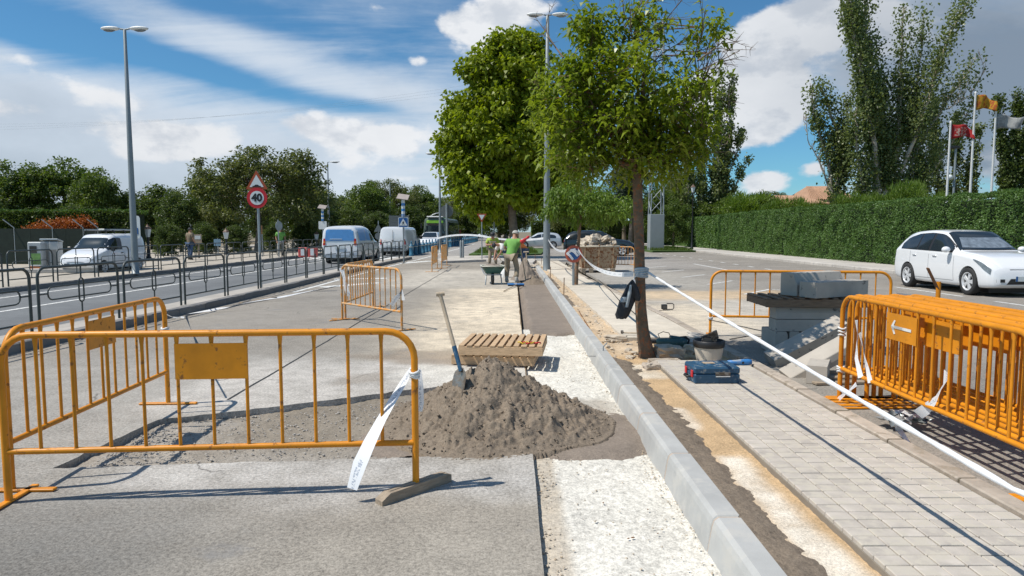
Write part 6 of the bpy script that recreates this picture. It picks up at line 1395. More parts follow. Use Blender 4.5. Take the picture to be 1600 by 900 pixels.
def simplecar(B, t):
    zl = lambda x: .97; rf = lambda x: float(np.interp(x, [-1.7, -1.4, -.5, .1, .75], [1.08, 1.28, 1.36, 1.30, .99]))
    B.side('window', -1.6, -.3, zl, rf, glassm, t); B.side('window', -.22, .70, zl, rf, glassm, t); B.top('windscreen', .15, .84, .53, .67, glassm, t, bow=.08); B.top('rear_window', -1.95, -1.6, .5, .52, glassm, t)
    B.end('grille', -.4, .4, .5, .6, blackm, t, True, .012)
    for sg in (-1, 1): B.end('headlight', *( (.42, .7) if sg > 0 else (-.7, -.42)), .58, .68, lightm, t, True, .014); B.end('tail_light', *( (.5, .76) if sg > 0 else (-.76, -.5)), .78, .94, redm, t, False, .012)
    for sg in (-1, 1): MB().sphere((.65, sg * .98, 1.02), 1, 8, 6, (.08, .1, .07)).build('mirror', blackm, t)
y = 62; vehicle('passenger_car', 'white small car driving in front of the bus', 'car', (D(671, 390, y).x, y + 1, 0), R(-92), hat, (-1.31, 1.34), .315, carwhite, simplecar, scale=1.05)
y = 66; vehicle('parked_car', 'pale silver coupe parked in the shade behind the plane tree', 'car', (D(842, 390, y).x, y, 0), R(178), hat, (-1.31, 1.34), .33, carlilac, simplecar, scale=1.02)
y = 46; vehicle('parked_car', 'black car parked behind the rubble skip', 'car', (D(938, 390, y).x, y, 0), R(-12), hat, (-1.31, 1.34), .33, carblack, simplecar, scale=1.12)
y = 150; vehicle('white_van', 'distant white high van on the road behind the bollards', 'van', (D(724, 372, y).x, y, 0), R(-90), box_st(-2.8, 2.8, .35, 1.05, 1.3, 2.6, .9), (-1.7, 1.7), .36, carwhite, lambda B, t: (B.end('windscreen', -.85, .85, 1.35, 2.0, glassm, t, True, .02), B.end('grille', -.6, .6, .6, .9, blackm, t, True, .02)), rr=.18)
y = 118; t = thing('red_container', 'distant red skip with scrawled graffiti beside the road', 'container', (D(711, 378, y).x, y, 0)); MB().box((0, 0, 1.0), (1.9, 3, 1.8), bev=.05).build('body', mk('rust_red', (.22, .035, .015), .7, var=.3, vs=2), t); MB().box((0, 0, 1.95), (2.0, 3.1, .1)).build('rim', rustm, t)
text_mesh('graffiti', 'OX', .9, redm, t, face_cam((-.1, -1.52, 1.1)), .004, .03)
for k, (u, y, lab) in enumerate(((738, 190, 'tiny distant dark car on the road'), (749, 175, 'tiny distant white car on the road beside the far bollards'), (760, 230, 'tiny most distant car on the road'))):
    vehicle('distant_car', lab, 'car', (D(u, 370, y).x, y, 0), R(-90), hat, (-1.31, 1.34), .315, carwhite if k == 1 else cargrey, simplecar, scale=1.05)
# wheelbarrow
wb = G(770, 444); t = thing('wheelbarrow', 'green wheelbarrow full of mortar standing before the left worker', 'wheelbarrow', (wb.x, wb.y, 0), R(8))
mb = MB(); o_ = frust(-.20, .20, -.16, .30, .32, -.34, .34, -.30, .46, .56); i_ = frust(-.18, .18, -.14, .28, .345, -.32, .32, -.28, .44, .56)
mb.add(o_ + i_, [(0, 3, 2, 1), (0, 1, 5, 4), (1, 2, 6, 5), (2, 3, 7, 6), (3, 0, 4, 7), (8, 9, 10, 11), (8, 12, 13, 9), (9, 13, 14, 10), (10, 14, 15, 11), (11, 15, 12, 8), (4, 5, 13, 12), (5, 6, 14, 13), (6, 7, 15, 14), (7, 4, 12, 15)])
mb.build('tray', mk('dark_green_tray', (.03, .10, .08), .5, var=.2), t)
MB().tube([(-.34, -.30, .56), (.34, -.30, .56), (.34, .46, .56), (-.34, .46, .56)], .018, 6, closed=True).build('rim', refl, t)
for s_ in (-1, 1): MB().tube([(s_ * .25, -.25, .0), (s_ * .22, -.2, .30), (s_ * .24, .35, .32), (s_ * .3, .95, .55)], .018, 6).build('leg', galv_m, t)
MB().tube([(-.25, -.25, .30), (.25, -.25, .30)], .018, 6).build('cross_bar', galv_m, t)
MB().lathe([(0, -.04), (.10, -.04), (.17, -.035), (.185, 0), (.17, .035), (.10, .04), (0, .04)], (-.02, -.12, .185), 18, rot=Euler((0, R(90), 0)).to_matrix()).build('wheel', rubber_m, t)
ho = hgrid('load', -.33, .33, -.29, .45, .03, lambda X, Y: (X, Y, .50 + .13 * np.clip(1 - (X / .36) ** 2 - ((Y - .08) / .42) ** 2, 0, 1) + .03 * fracnoise(X * 12, Y * 12, 6, 3)), mortar2_m); ho.parent = t
# broom lying
a = G(793, 447); b = G(819, 446); t = thing('broom', 'wide blue broom head lying on the pavement at the worker feet', 'broom', (a.x, a.y, 0)); MB().box(((b.x - a.x) / 2, 0, .055), ((b.x - a.x), .09, .05), bev=.01).build('head', blueb, t); MB().box(((b.x - a.x) / 2, 0, .02), ((b.x - a.x) * .97, .08, .04)).build('bristles', blackm, t)
c = G(787, 456); MB().tube([(.28, 0, .05), (c.x - a.x, c.y - a.y, .02)], .014, 6).build('handle', handlem, t)
o, _ = heap('mortar_pile', 'pile of grey mortar in the trench beside the worker with red sleeves', D(820, 440, 22.8).x, 23.0, .75, .45, .55, .9, 1.6, 31, .035, .10, 0.0, 1.0, mortar2_m)
o, _ = heap('mortar_pile', 'low dark mortar pile at the end of the poured strip', .66, 21.3, .22, .40, .36, .5, .8, 35, .03, .06, 0.0, 1.0, mortar_m)
y = 22.9; t = thing('pickaxe', 'wooden handled shovel stuck upright in the mortar pile', 'shovel', (0, 0, 0)); a = D(822, 394, y); b = D(825, 424, y); MB().tube([b, a], .020, 8).build('handle', handlem, t); MB().tube([a + Vector((-.09, 0, 0)), a + Vector((.09, 0, 0.01))], .022, 8).build('grip', handlem, t)
y = 23; p = G(788, 424); t = thing('bucket', 'white bucket between the two workers', 'bucket', (D(789, 430, 24).x, 24, 0)); MB().lathe([(.13, 0), (.17, .36), (.16, .36), (.12, .02), (0, .02)], n=14).build('body', white_p, t); MB().tube([(-.16, 0, .34), (0, -.05, .22), (.16, 0, .34)], .006, 5).build('bail', galv_m, t)

# ---------------------------------------------------------------- people
def skinned(name, J, E, mat, parent, root=0, lvl=1):
    """J: joints (x, y, z, radius); E: edges. One continuous skin grown round them."""
    me = bpy.data.meshes.new(name); me.from_pydata([j[:3] for j in J], E, []); me.materials.append(mat)
    o = bpy.data.objects.new(name, me); COL.objects.link(o)
    md = o.modifiers.new('skin', 'SKIN'); md.use_smooth_shade = True
    if not me.skin_vertices: raise RuntimeError('no skin layer')
    sv = me.skin_vertices[0].data
    for i, j in enumerate(J): rd = j[3]; sv[i].radius = (rd, rd) if not isinstance(rd, tuple) else rd; sv[i].use_root = (i == root)
    s2 = o.modifiers.new('sub', 'SUBSURF'); s2.levels = lvl; s2.render_levels = lvl
    dg = bpy.context.evaluated_depsgraph_get(); me2 = bpy.data.meshes.new_from_object(o.evaluated_get(dg)); bpy.data.objects.remove(o)
    me2.polygons.foreach_set('use_smooth', [True] * len(me2.polygons)); me2.name = name; me2.materials.clear(); me2.materials.append(mat); return link(name, me2, parent)
def V(*a): return Vector(a)
def person(label, loc, rz, pose, cloth, H=1.72, hat=None, vest=None, sleeves=None, trousers=trousm, boots=blackm, gloves=None, hair=blackc, skin=skinm):
    """pose: joint name -> (x, y, z); local -Y is the way the person faces"""
    t = thing('person', label, 'person', loc, rz); p = {k: V(*v) for k, v in pose.items()}
    nm = ['pel', 'sp', 'ch', 'nk', 'hd', 'top']; rd = {'pel': (.155, .115), 'sp': (.135, .10), 'ch': (.165, .115), 'nk': .055, 'hd': (.078, .095), 'top': (.062, .075)}
    J = []; E = []; idx = {}
    def add(k, q, r_, par=None):
        idx[k] = len(J); J.append((q.x, q.y, q.z, r_)); 
        if par is not None: E.append((idx[par], idx[k]))
    prev = None
    for k in nm: add(k, p[k], rd[k], prev); prev = k
    for s_ in 'lr':
        add('sh' + s_, p['sh' + s_], .062, 'ch'); add('el' + s_, p['el' + s_], .044, 'sh' + s_); add('wr' + s_, p['wr' + s_], .028, 'el' + s_)
        d = (p['wr' + s_] - p['el' + s_]).normalized(); ha = p['wr' + s_] + d * .06; add('pa' + s_, ha, (.042, .022), 'wr' + s_)
        sd = d.cross(V(0, 1, .2)).normalized(); cu = d.cross(sd).normalized()
        for f in range(4):
            L_ = (.07, .078, .074, .058)[f]; b0 = ha + d * .03 + sd * (.030 - .02 * f); add(f'f{s_}{f}a', b0, .010, 'pa' + s_); add(f'f{s_}{f}b', b0 + d * L_ * .5 + cu * .012, .009, f'f{s_}{f}a'); add(f'f{s_}{f}c', b0 + d * L_ * .62 + cu * L_ * .5, .0075, f'f{s_}{f}b')
        b0 = p['wr' + s_] + d * .03 + sd * .038; add('th' + s_ + 'a', b0, .012, 'pa' + s_); add('th' + s_ + 'b', b0 + d * .035 + sd * .018 + cu * .02, .009, 'th' + s_ + 'a')
        add('hp' + s_, p['hp' + s_], .085, 'pel'); add('kn' + s_, p['kn' + s_], .060, 'hp' + s_); add('an' + s_, p['an' + s_], .040, 'kn' + s_); an = p['an' + s_]; ft = p.get('to' + s_, an + V(0, -.15, -.05)); add('to' + s_, ft, (.042, .032), 'an' + s_)
    bd = skinned('body', J, E, skin, t)
    def part(name, keys, edges, mat, grow, ends=None):
        JJ = []; EE = []; ii = {}
        for k in keys:
            j = J[idx[k]] if k in idx else None; q = V(*j[:3]) if j else ends[k][0]; r_ = j[3] if j else ends[k][1]
            if isinstance(r_, tuple): r_ = (r_[0] + grow, r_[1] + grow)
            else: r_ = r_ + grow
            ii[k] = len(JJ); JJ.append((q.x, q.y, q.z, r_))
        EE = [(ii[a], ii[b]) for a, b in edges]; return skinned(name, JJ, EE, mat, t)
    e = {}
    for s_ in 'lr': e['ls' + s_] = (p['sh' + s_].lerp(p['el' + s_], .8), .05); e['lw' + s_] = (p['el' + s_].lerp(p['wr' + s_], .85), .034); e['lk' + s_] = (p['kn' + s_].lerp(p['an' + s_], .8), .055)
    hem = p['pel'] + V(0, 0, -.05); e['hem'] = (hem, (.165, .125)); e['col'] = (p['ch'].lerp(p['nk'], .6), .06)
    part('shirt', ['hem', 'pel', 'sp', 'ch', 'col', 'shl', 'shr', 'lsl', 'lsr'], [('hem', 'pel'), ('pel', 'sp'), ('sp', 'ch'), ('ch', 'col'), ('ch', 'shl'), ('ch', 'shr'), ('shl', 'lsl'), ('shr', 'lsr')], cloth, .034, e)
    if sleeves:
        for s_ in sleeves[1]:
            part('sleeve', ['sh' + s_, 'el' + s_, 'lw' + s_], [('sh' + s_, 'el' + s_), ('el' + s_, 'lw' + s_)], sleeves[0], .022, e)
    if vest:
        for k, (a, b) in enumerate((('sp', .0), ('ch', .0))):
            q = p[a]; mb = MB(); n = 20; ax = (p['ch'] - p['pel']).normalized(); s1 = ax.orthogonal().normalized(); s1 = V(1, 0, 0) - ax * ax.x; s1.normalize(); s2_ = ax.cross(s1); r0, r1 = rd[a][0] + .030, rd[a][1] + .034
            rings = []
            for dz_ in (-.025, .025): rings += [q + ax * dz_ + s1 * math.cos(2 * math.pi * i / n) * r0 + s2_ * math.sin(2 * math.pi * i / n) * r1 for i in range(n)]
            mb.add(rings, [(i, (i + 1) % n, n + (i + 1) % n, n + i) for i in range(n)], True); mb.build('reflective_band', vest, t)
    part('trousers', ['pel', 'hpl', 'hpr', 'knl', 'knr', 'lkl', 'lkr'], [('pel', 'hpl'), ('pel', 'hpr'), ('hpl', 'knl'), ('hpr', 'knr'), ('knl', 'lkl'), ('knr', 'lkr')], trousers, .024, e)
    for s_ in 'lr':
        an = p['an' + s_]; ft = V(*J[idx['to' + s_]][:3]); a0 = p['kn' + s_].lerp(an, .62)
        skinned('boot', [(a0.x, a0.y, a0.z, .062), (an.x, an.y, an.z, .058), (an.x, an.y + .03, an.z - .055, .048), (ft.x, ft.y, ft.z, (.05, .038))], [(0, 1), (1, 2), (1, 3)], boots, t)
        if gloves and s_ in gloves[1]: w_ = p['wr' + s_]; d = (w_ - p['el' + s_]).normalized(); skinned('glove', [tuple(w_ - d * .05) + (.045,), tuple(w_ + d * .02) + (.045,), tuple(w_ + d * .09) + (.048,), tuple(w_ + d * .13) + (.03,)], [(0, 1), (1, 2), (2, 3)], gloves[0], t)
    # head: nose, ears, hair or hat
    ax = (p['top'] - p['nk']).normalized(); fw = (V(0, -1, 0) - ax * ax.dot(V(0, -1, 0))).normalized(); sd = ax.cross(fw); hc = p['hd'] + ax * .01
    f_ = MB(); f_.sphere(hc + fw * .10 - ax * .01, .016, 6, 5); f_.build('nose', skin, t)
    for s_ in (-1, 1): MB().sphere(hc + sd * .082 * s_ - ax * .005, .022, 6, 5, (.5, 1, 1.2)).build('ear', skin, t); MB().sphere(hc + fw * .090 + sd * .032 * s_ + ax * .018, .011, 6, 5).build('eye', signblack, t)
    MB().tube([hc + fw * .092 - ax * .05 - sd * .025, hc + fw * .097 - ax * .052, hc + fw * .092 - ax * .05 + sd * .025], .006, 5).build('mouth', redm if False else mk('lips', (.28, .10, .08), .6), t)
    Mx = Matrix((sd, -fw, ax)).transposed(); m_ = MB(); pr = [(.104, .03), (.112, .06), (.100, .105), (.065, .135), (0, .145)]
    m_.lathe(pr, hc - ax * .02 - fw * .012, 16, True, Mx); m_.build('hat' if hat else 'hair', hat or hair, t)
    if hat: b_ = MB(); b_.box(hc + fw * .13 + ax * .03, (.15, .09, .012), Mx, .004); b_.build('hat_peak', hat, t)
    return t
# left worker, facing the camera, leaning on a shovel
y = 31; x = D(770, 414, y).x
person('worker in a yellow green vest and dark cap facing the camera, holding a shovel', (x, y, 0), 0, dict(pel=(0, .06, .84), sp=(0, .0, 1.0), ch=(0, -.10, 1.20), nk=(0, -.16, 1.36), hd=(0, -.24, 1.44), top=(0, -.27, 1.53), shl=(.20, -.08, 1.24), shr=(-.20, -.08, 1.24),
    ell=(.32, -.18, 1.0), elr=(-.30, -.20, 1.0), wrl=(.20, -.38, .84), wrr=(-.04, -.38, 1.02), hpl=(.11, .06, .78), hpr=(-.11, .06, .78), knl=(.13, -.02, .44), knr=(-.13, -.02, .44), anl=(.14, .04, .09), anr=(-.15, .04, .09), tol=(.16, -.13, .045), tor=(-.17, -.13, .045)), vesty, vest=refl, hat=blackc, gloves=(redc, 'lr'), sleeves=(whitec, ''))
t = thing('shovel', 'pale handled shovel held by the left worker', 'shovel', (x, y, 0)); MB().tube([(-.14, -.42, 1.16), (.40, -.52, .30)], .018, 6).build('handle', handlem, t); MB().box((.46, -.53, .18), (.16, .02, .24), (R(8), R(30), 0), .01).build('blade', steelm, t)
# right worker seen from behind, working a long handle into the pile
y = 21.3; x = D(799, 440, y).x
person('worker in a green vest with a red sleeve, seen from behind', (x, y, 0), R(160), dict(pel=(0, .05, .88), sp=(-.02, -.02, 1.04), ch=(-.05, -.10, 1.25), nk=(-.06, -.12, 1.42), hd=(-.07, -.18, 1.50), top=(-.08, -.20, 1.60), shl=(.16, -.10, 1.30), shr=(-.24, -.10, 1.30),
    ell=(.28, -.12, 1.10), elr=(-.34, -.02, 1.28), wrl=(.10, -.34, .96), wrr=(-.42, -.26, 1.40), hpl=(.11, .05, .82), hpr=(-.12, .05, .82), knl=(.16, -.05, .46), knr=(-.17, -.05, .46), anl=(.15, .04, .09), anr=(-.20, .12, .09), tol=(.17, -.14, .045), tor=(-.22, -.06, .045)), vestg, hat=greyc, sleeves=(redc, 'r'), gloves=(redc, 'r'), boots=greyc, trousers=trousm)
for k, (u, v) in enumerate(((793, 431), (803, 432))):
    pass
t = thing('long_tool', 'long handled rake held upright by the worker with red sleeve', 'rake', (0, 0, 0)); a = D(811, 372, 21.3); b = D(822, 441, 21.5); MB().tube([a, b], .018, 8).build('handle', handlem, t); MB().box(b + Vector((-.02, 0, .03)), (.38, .08, .05), bev=.01).build('head', blackm, t)
# third worker bent over behind
y = 28.5; x = D(789, 405, y).x
person('worker in a white shirt and blue jeans bending down between the other two', (x, y, 0), R(-60), dict(pel=(0, .15, .82), sp=(0, .0, .95), ch=(0, -.22, 1.04), nk=(0, -.38, 1.08), hd=(0, -.47, 1.06), top=(0, -.55, 1.06), shl=(.20, -.22, 1.02), shr=(-.20, -.22, 1.02), ell=(.24, -.32, .76), elr=(-.24, -.32, .76), wrl=(.12, -.44, .54), wrr=(-.12, -.44, .54),
    hpl=(.11, .14, .76), hpr=(-.11, .14, .76), knl=(.13, -.04, .44), knr=(-.13, .1, .44), anl=(.14, .06, .09), anr=(-.15, .3, .09), tol=(.15, -.1, .045), tor=(-.16, .15, .045)), whitec, hat=None, trousers=jeansm)
y = 29.5; x = D(800, 400, y).x + .45
person('worker with a pale blue cap and red gloves half hidden behind the green vest', (x, y, 0), R(-80), dict(pel=(0, .12, .84), sp=(0, .0, .98), ch=(0, -.18, 1.12), nk=(0, -.30, 1.22), hd=(0, -.40, 1.24), top=(0, -.47, 1.30), shl=(.20, -.18, 1.12), shr=(-.20, -.18, 1.12), ell=(.24, -.38, 1.0), elr=(-.24, -.38, 1.0), wrl=(.12, -.62, 1.14), wrr=(-.12, -.60, 1.10),
    hpl=(.11, .1, .78), hpr=(-.11, .1, .78), knl=(.13, -.04, .44), knr=(-.13, .1, .44), anl=(.14, .06, .09), anr=(-.15, .3, .09), tol=(.15, -.1, .045), tor=(-.16, .15, .045)), orangec, hat=mk('pale_blue_cloth', (.22, .40, .55), .8), trousers=jeansm, gloves=(redc, 'lr'), sleeves=(orangec, 'lr'))
stand = dict(pel=(0, 0, .92), sp=(0, 0, 1.08), ch=(0, -.01, 1.30), nk=(0, -.01, 1.47), hd=(0, -.03, 1.58), top=(0, -.03, 1.68), shl=(.20, 0, 1.38), shr=(-.20, 0, 1.38), ell=(.26, .02, 1.12), elr=(-.26, .02, 1.12), wrl=(.24, -.12, .90), wrr=(-.24, -.12, .90), hpl=(.10, 0, .86), hpr=(-.10, 0, .86), knl=(.11, -.02, .48), knr=(-.12, .03, .48), anl=(.11, .03, .09), anr=(-.13, .12, .09), tol=(.12, -.13, .045), tor=(-.14, -.05, .045))
y = 41; person('distant person in a bright green vest on the far pavement', (D(439, 400, y).x, y, .13), R(30), stand, vestg, trousers=greyc)
y = 36; person('person in a brown top and blue jeans walking in the park at left', (D(298, 400, y).x, y, .1), R(150), stand, mk('brown_cloth', (.20, .16, .11), .9), trousers=jeansm)
# ---------------------------------------------------------------- trees, hedges and the background
# the front tree: small drooping crown, bare twigs at its top
def hero():
    r = np.random.default_rng(21); t = thing('street_tree', 'small drooping leaved street tree in front with reddish bark, jacket and tape on its trunk', 'tree', (0, 0, 0))
    base = D(1010, 562, 8.45); tp = [D(1012, 568, 8.45), D(1009, 545, 8.44), D(1004, 515, 8.42), D(1001, 480, 8.42), D(1000, 440, 8.42), D(999, 390, 8.42), D(997, 330, 8.44), D(996, 285, 8.46), D(998, 230, 8.48), D(1003, 170, 8.5), D(1008, 100, 8.5)]
    rr_ = [.130, .092, .077, .070, .066, .063, .062, .060, .052, .036, .02]
    mb = MB(); 
    tp[0].z = -.05
    mb.tube(tp, rr_, 14); mb.build('trunk', barkm, t)
    lb = MB(); P = []; Dd = []; tips = []
    C = []
    def E(u, v, ru, rv, n, yr=1.15, y0=8.45):
        for _ in range(n):
            d = r.normal(0, 1, 3); d /= np.linalg.norm(d); q = r.uniform(0, 1) ** .42
            c = D(u, v, y0); k = y0 / FOC; C.append(Vector((c.x + d[0] * q * ru * k, y0 + d[1] * q * yr, c.z + d[2] * q * rv * k)))
    E(985, 175, 130, 105, 160); E(905, 175, 80, 85, 95, .9); E(1050, 185, 62, 75, 66, .9); E(960, 80, 85, 55, 50, .8); E(915, 40, 30, 26, 12, .5); E(1000, 240, 110, 45, 60, .8); E(895, 235, 55, 50, 34, .8); E(1088, 215, 30, 45, 14, .6); E(930, 260, 55, 22, 12, .5); E(1000, 20, 50, 20, 4, .5); E(868, 150, 40, 60, 22, .7)
    E(1105, 50, 24, 30, 7, .3); E(1068, 80, 30, 30, 8, .3); E(1000, 30, 60, 25, 10, .5); E(1110, 130, 25, 30, 6, .3)
    C = [c for c in C if not (c.x > 1.45 and 3.4 < c.z < 3.9 and r.uniform() < .5)]
    limbs = []
    for i in range(20):
        q = C[r.integers(0, len(C))]; k = r.uniform(.0, 1); s0 = tp[7].lerp(tp[9], k * .9); pth = limb_path(s0, q, .18, 7, r, .06); r0 = .034 * r.uniform(.6, 1.1)
        lb.tube(pth, [max(.005, r0 * (1 - .85 * j / 7)) for j in range(8)], 6, False); limbs += pth[2:]
    for q in C:
        s0 = min(limbs, key=lambda p: (p - q).length + r.uniform(0, .15)); lb.tube(limb_path(s0, q, .08, 3, r), [.008, .006, .004, .003], 4, False)
        nl = r.integers(17, 32)
        for _ in range(nl):
            a = r.uniform(0, 2 * math.pi); el = r.normal(.15, .45); d = np.array([math.cos(a) * math.cos(el), math.sin(a) * math.cos(el), math.sin(el)])
            o = r.normal(0, .075, 3) + d * r.uniform(0, .035) + np.array([0, 0, r.uniform(-.07, .05)]); P.append(np.array(q) + o); Dd.append(d)
    P = np.array(P); Dd = np.array(Dd)
    link('crown', leaves_mesh('crown', P, Dd, .120, .046, .42, L_hero, r, .8), t)
    # bare twigs: fans of thin dead shoots
    tw = MB()
    def twig(a, b, rad, dep):
        pth = limb_path(a, b, -.05, 4, r, .07); tw.tube(pth, [rad, rad * .8, rad * .6, rad * .45, rad * .3], 4, False)
        if dep:
            for _ in range(int(r.integers(4, 7))):
                j = int(r.integers(1, 5)); L_ = (b - a).length * r.uniform(.22, .50); d = (b - a).normalized() + Vector(r.normal(0, .55, 3).tolist()); d.normalize(); twig(pth[j], pth[j] + d * L_, rad * .55, dep - 1)
    for (u0, v0, u1, v1) in ((1005, 130, 1030, 40), (1008, 120, 1085, 60), (1010, 150, 1125, 95), (1090, 95, 1135, 60), (995, 110, 975, 20), (1000, 100, 1010, 5), (1040, 170, 1140, 130), (930, 100, 905, 25), (880, 90, 850, 40), (960, 60, 1020, -10), (1070, 110, 1100, 30), (1100, 250, 1135, 225), (870, 160, 835, 130), (1020, 60, 1065, 0), (1080, 140, 1130, 80)):
        twig(D(u0, v0, 8.45 + r.normal(0, .3)), D(u1, v1, 8.4 + r.normal(0, .4)), .012, 2)
    lb.build('limbs', barkm, t); tag(tw.build('bare_twigs', twigm, t), kind='stuff')
hero()
# plane tree behind the workers
y = 40; b = D(803, 400, y); k = y / FOC
def zz(v, yy=y): return D(800, v, yy).z
bl = []
for (u, v, ru, rv, n, dy) in [(790, 215, 92, 85, 190, 3.2), (790, 120, 58, 60, 100, 2.4), (770, 290, 68, 45, 80, 2.6), (850, 290, 55, 45, 60, 2.4), (725, 185, 36, 38, 40, 1.5), (800, 70, 28, 20, 22, 1.2), (730, 260, 40, 45, 45, 1.8), (860, 220, 45, 70, 60, 2.2), (745, 110, 26, 26, 20, 1.2), (830, 85, 30, 26, 22, 1.2), (880, 270, 26, 40, 24, 1.6), (760, 330, 30, 16, 14, 1.6), (705, 235, 20, 24, 12, 1.0)]:
    c = D(u, v, y); bl.append((c.x - b.x, 0, c.z, ru * k * .96, dy, rv * k * .96, n))
tree('plane_tree', 'big dense bright green plane tree behind the workers', (b.x, y, 0), bl, [(0, 0, -.1), (.02, 0, 1.2), (-.1, 0, 2.6), (-.25, 0, 4.5), (-.4, 0, 7.5), (-.4, 0, 11)], .30, 75, .62, .27, .24, L_plane, barkg, 5, .25, 26, .35, bias=.55)
# small tree by the wrapped sign
y = 19.6; b = D(899, 448, y); k = y / FOC; bl = []
for (u, v, ru, rv, n, dy) in [(930, 320, 50, 22, 46, 1.0), (880, 318, 30, 20, 28, .8), (900, 300, 45, 16, 26, .8), (965, 330, 32, 18, 24, .8), (915, 345, 40, 10, 12, .6), (862, 330, 20, 14, 8, .5)]:
    c = D(u, v, y); bl.append((c.x - b.x, 0, c.z, ru * k, dy, rv * k, n))
q = [D(u, v, y) - Vector((b.x, y, 0)) for u, v in ((899, 452), (901, 420), (904, 380), (907, 340), (908, 315))]; q[0].z = 0
tree('street_tree', 'small thin trunked tree beside the wrapped parking sign', (b.x, y, 0), bl, q, .062, 42, .26, .12, .055, L_light, barkm, 8, .35, 12, .45)
# clipped hedge at right, in two lengths
h = thing('hedge', 'long tall clipped green hedge behind the white hatchback', 'hedge', (0, 0, 0), 0, 'clipped hedges along the right pavement')
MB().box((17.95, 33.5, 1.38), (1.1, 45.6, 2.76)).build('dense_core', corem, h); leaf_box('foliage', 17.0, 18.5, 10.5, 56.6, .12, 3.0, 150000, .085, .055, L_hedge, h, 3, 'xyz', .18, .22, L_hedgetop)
h = thing('hedge', 'farther length of clipped hedge past the lantern post', 'hedge', (0, 0, 0), 0, 'clipped hedges along the right pavement')
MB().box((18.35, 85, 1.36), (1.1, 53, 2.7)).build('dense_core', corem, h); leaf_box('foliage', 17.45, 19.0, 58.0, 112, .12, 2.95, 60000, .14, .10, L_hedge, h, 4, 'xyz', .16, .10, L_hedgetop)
h = thing('hedge', 'row of dark clipped cypress hedge behind the parked cars and skip', 'hedge', (0, 0, 0))
for k_ in range(14):
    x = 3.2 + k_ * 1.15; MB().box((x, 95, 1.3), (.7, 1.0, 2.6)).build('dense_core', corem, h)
    leaf_box('foliage', x - .48, x + .48, 94.4, 95.6, .1, 3.0, 2600, .20, .13, L_mid, h, 10 + k_, 'xXyz', .12, .1)
# left park: dark hedges, a screen fence and the orange bush
h = thing('hedge', 'dark clipped hedge with a sunlit top behind the white van with roof rack', 'hedge', (0, 0, 0))
x0 = D(-60, 380, 34).x; x1 = D(205, 380, 34).x
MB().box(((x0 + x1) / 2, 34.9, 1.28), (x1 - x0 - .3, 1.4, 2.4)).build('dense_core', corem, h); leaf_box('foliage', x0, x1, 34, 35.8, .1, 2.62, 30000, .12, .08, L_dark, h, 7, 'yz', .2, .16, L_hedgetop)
fx0 = D(-60, 400, 31).x; fx1 = D(160, 400, 31).x; t = thing('screened_fence', 'dark green screened fence with slanted metal arms left of the white van', 'fence', (fx0, 31, 0)); Wf = fx1 - fx0
for k_ in range(8): MB().box((Wf * (k_ + .5) / 8, 0, .88), (Wf / 8 - .01, .03, 1.72)).build('screen_panel', mk('dark_screen', (.012, .022, .016), .9, var=.3, vs=3, bump=.3), t)
for u in (22, 82, 130, 153): x = D(u, 360, 31).x - fx0; MB().tube([(x, 0, 0), (x, 0, 1.78), (x - .30, -.25, 2.15)], .025, 6).build('fence_post', galv_m, t)
rb = np.random.default_rng(3); t = thing('orange_shrub', 'rusty orange leaved shrub between the dark hedge and the screened fence', 'shrub', (D(92, 380, 32).x, 32.3, 0))
C = crown_points([(0, 0, 1.85, 1.1, .5, .30, 50), (1.0, 0, 1.9, .7, .4, .28, 26), (-1.3, 0, 1.65, .6, .4, .2, 14)], rb, .4); cc = np.repeat(C, 60, 0) + rb.normal(0, .12, (len(C) * 60, 3)); link('foliage', leaves_mesh('foliage', cc, rb.normal(0, 1, cc.shape), .10, .06, .1, L_orange, rb), t); MB().tube([(0, 0, 0), (0, 0, 1.6)], .05, 6).build('stem', barkg, t)
# broadleaf trees: a few kinds, each copied with its own size and turn
oak = tree('oak_tree', 'broad dark holm oak rising highest behind the speed limit sign', (D(405, 392, 52).x, 52, 0), [(0, 0, 4.6, 4.6, 3.6, 3.0, 130), (-2.6, 0, 5.8, 2.4, 2.2, 1.8, 46), (2.4, .3, 6.4, 2.2, 2.2, 1.7, 46), (.2, 0, 7.0, 2.6, 2.4, 1.2, 40), (-4.2, 0, 3.6, 1.8, 1.8, 1.8, 26), (4.3, 0, 3.8, 1.9, 1.8, 2.0, 30), (3.2, 0, 7.4, .9, .9, .5, 8)], [(0, 0, -.1), (.1, 0, 1.6), (.0, 0, 3.2), (.3, 0, 5.5)], .34, 62, .62, .22, .15, L_olive, barkg, 31, .15, 26, .40)
wood = tree('park_tree', 'dark rounded tree at the far left edge', (D(10, 392, 58).x, 58, 0), [(0, 0, 4.4, 3.2, 3.0, 3.1, 120), (1.6, 0, 5.6, 1.7, 1.7, 1.6, 30), (-1.5, 0, 5.9, 1.6, 1.6, 1.5, 30), (0, 0, 2.4, 3.0, 2.6, 1.5, 44)], [(0, 0, -.1), (.05, 0, 1.4), (0, 0, 3.4), (0, 0, 5.6)], .24, 64, .62, .25, .18, L_mid, barkg, 32, .15, 14, .42)
wood2 = tree('park_tree', 'dark full tree behind the left street lamp', (D(240, 392, 58).x, 58, 0), [(0, 0, 3.6, 2.6, 2.6, 2.8, 110), (.6, 0, 5.4, 1.5, 1.5, 1.3, 26), (-.9, 0, 4.9, 1.5, 1.5, 1.3, 26), (0, 0, 1.6, 2.8, 2.4, 1.3, 36)], [(0, 0, -.1), (.05, 0, 1.4), (0, 0, 3.0), (0, 0, 5.0)], .22, 64, .58, .24, .17, L_dark, barkg, 33, .15, 12, .42)
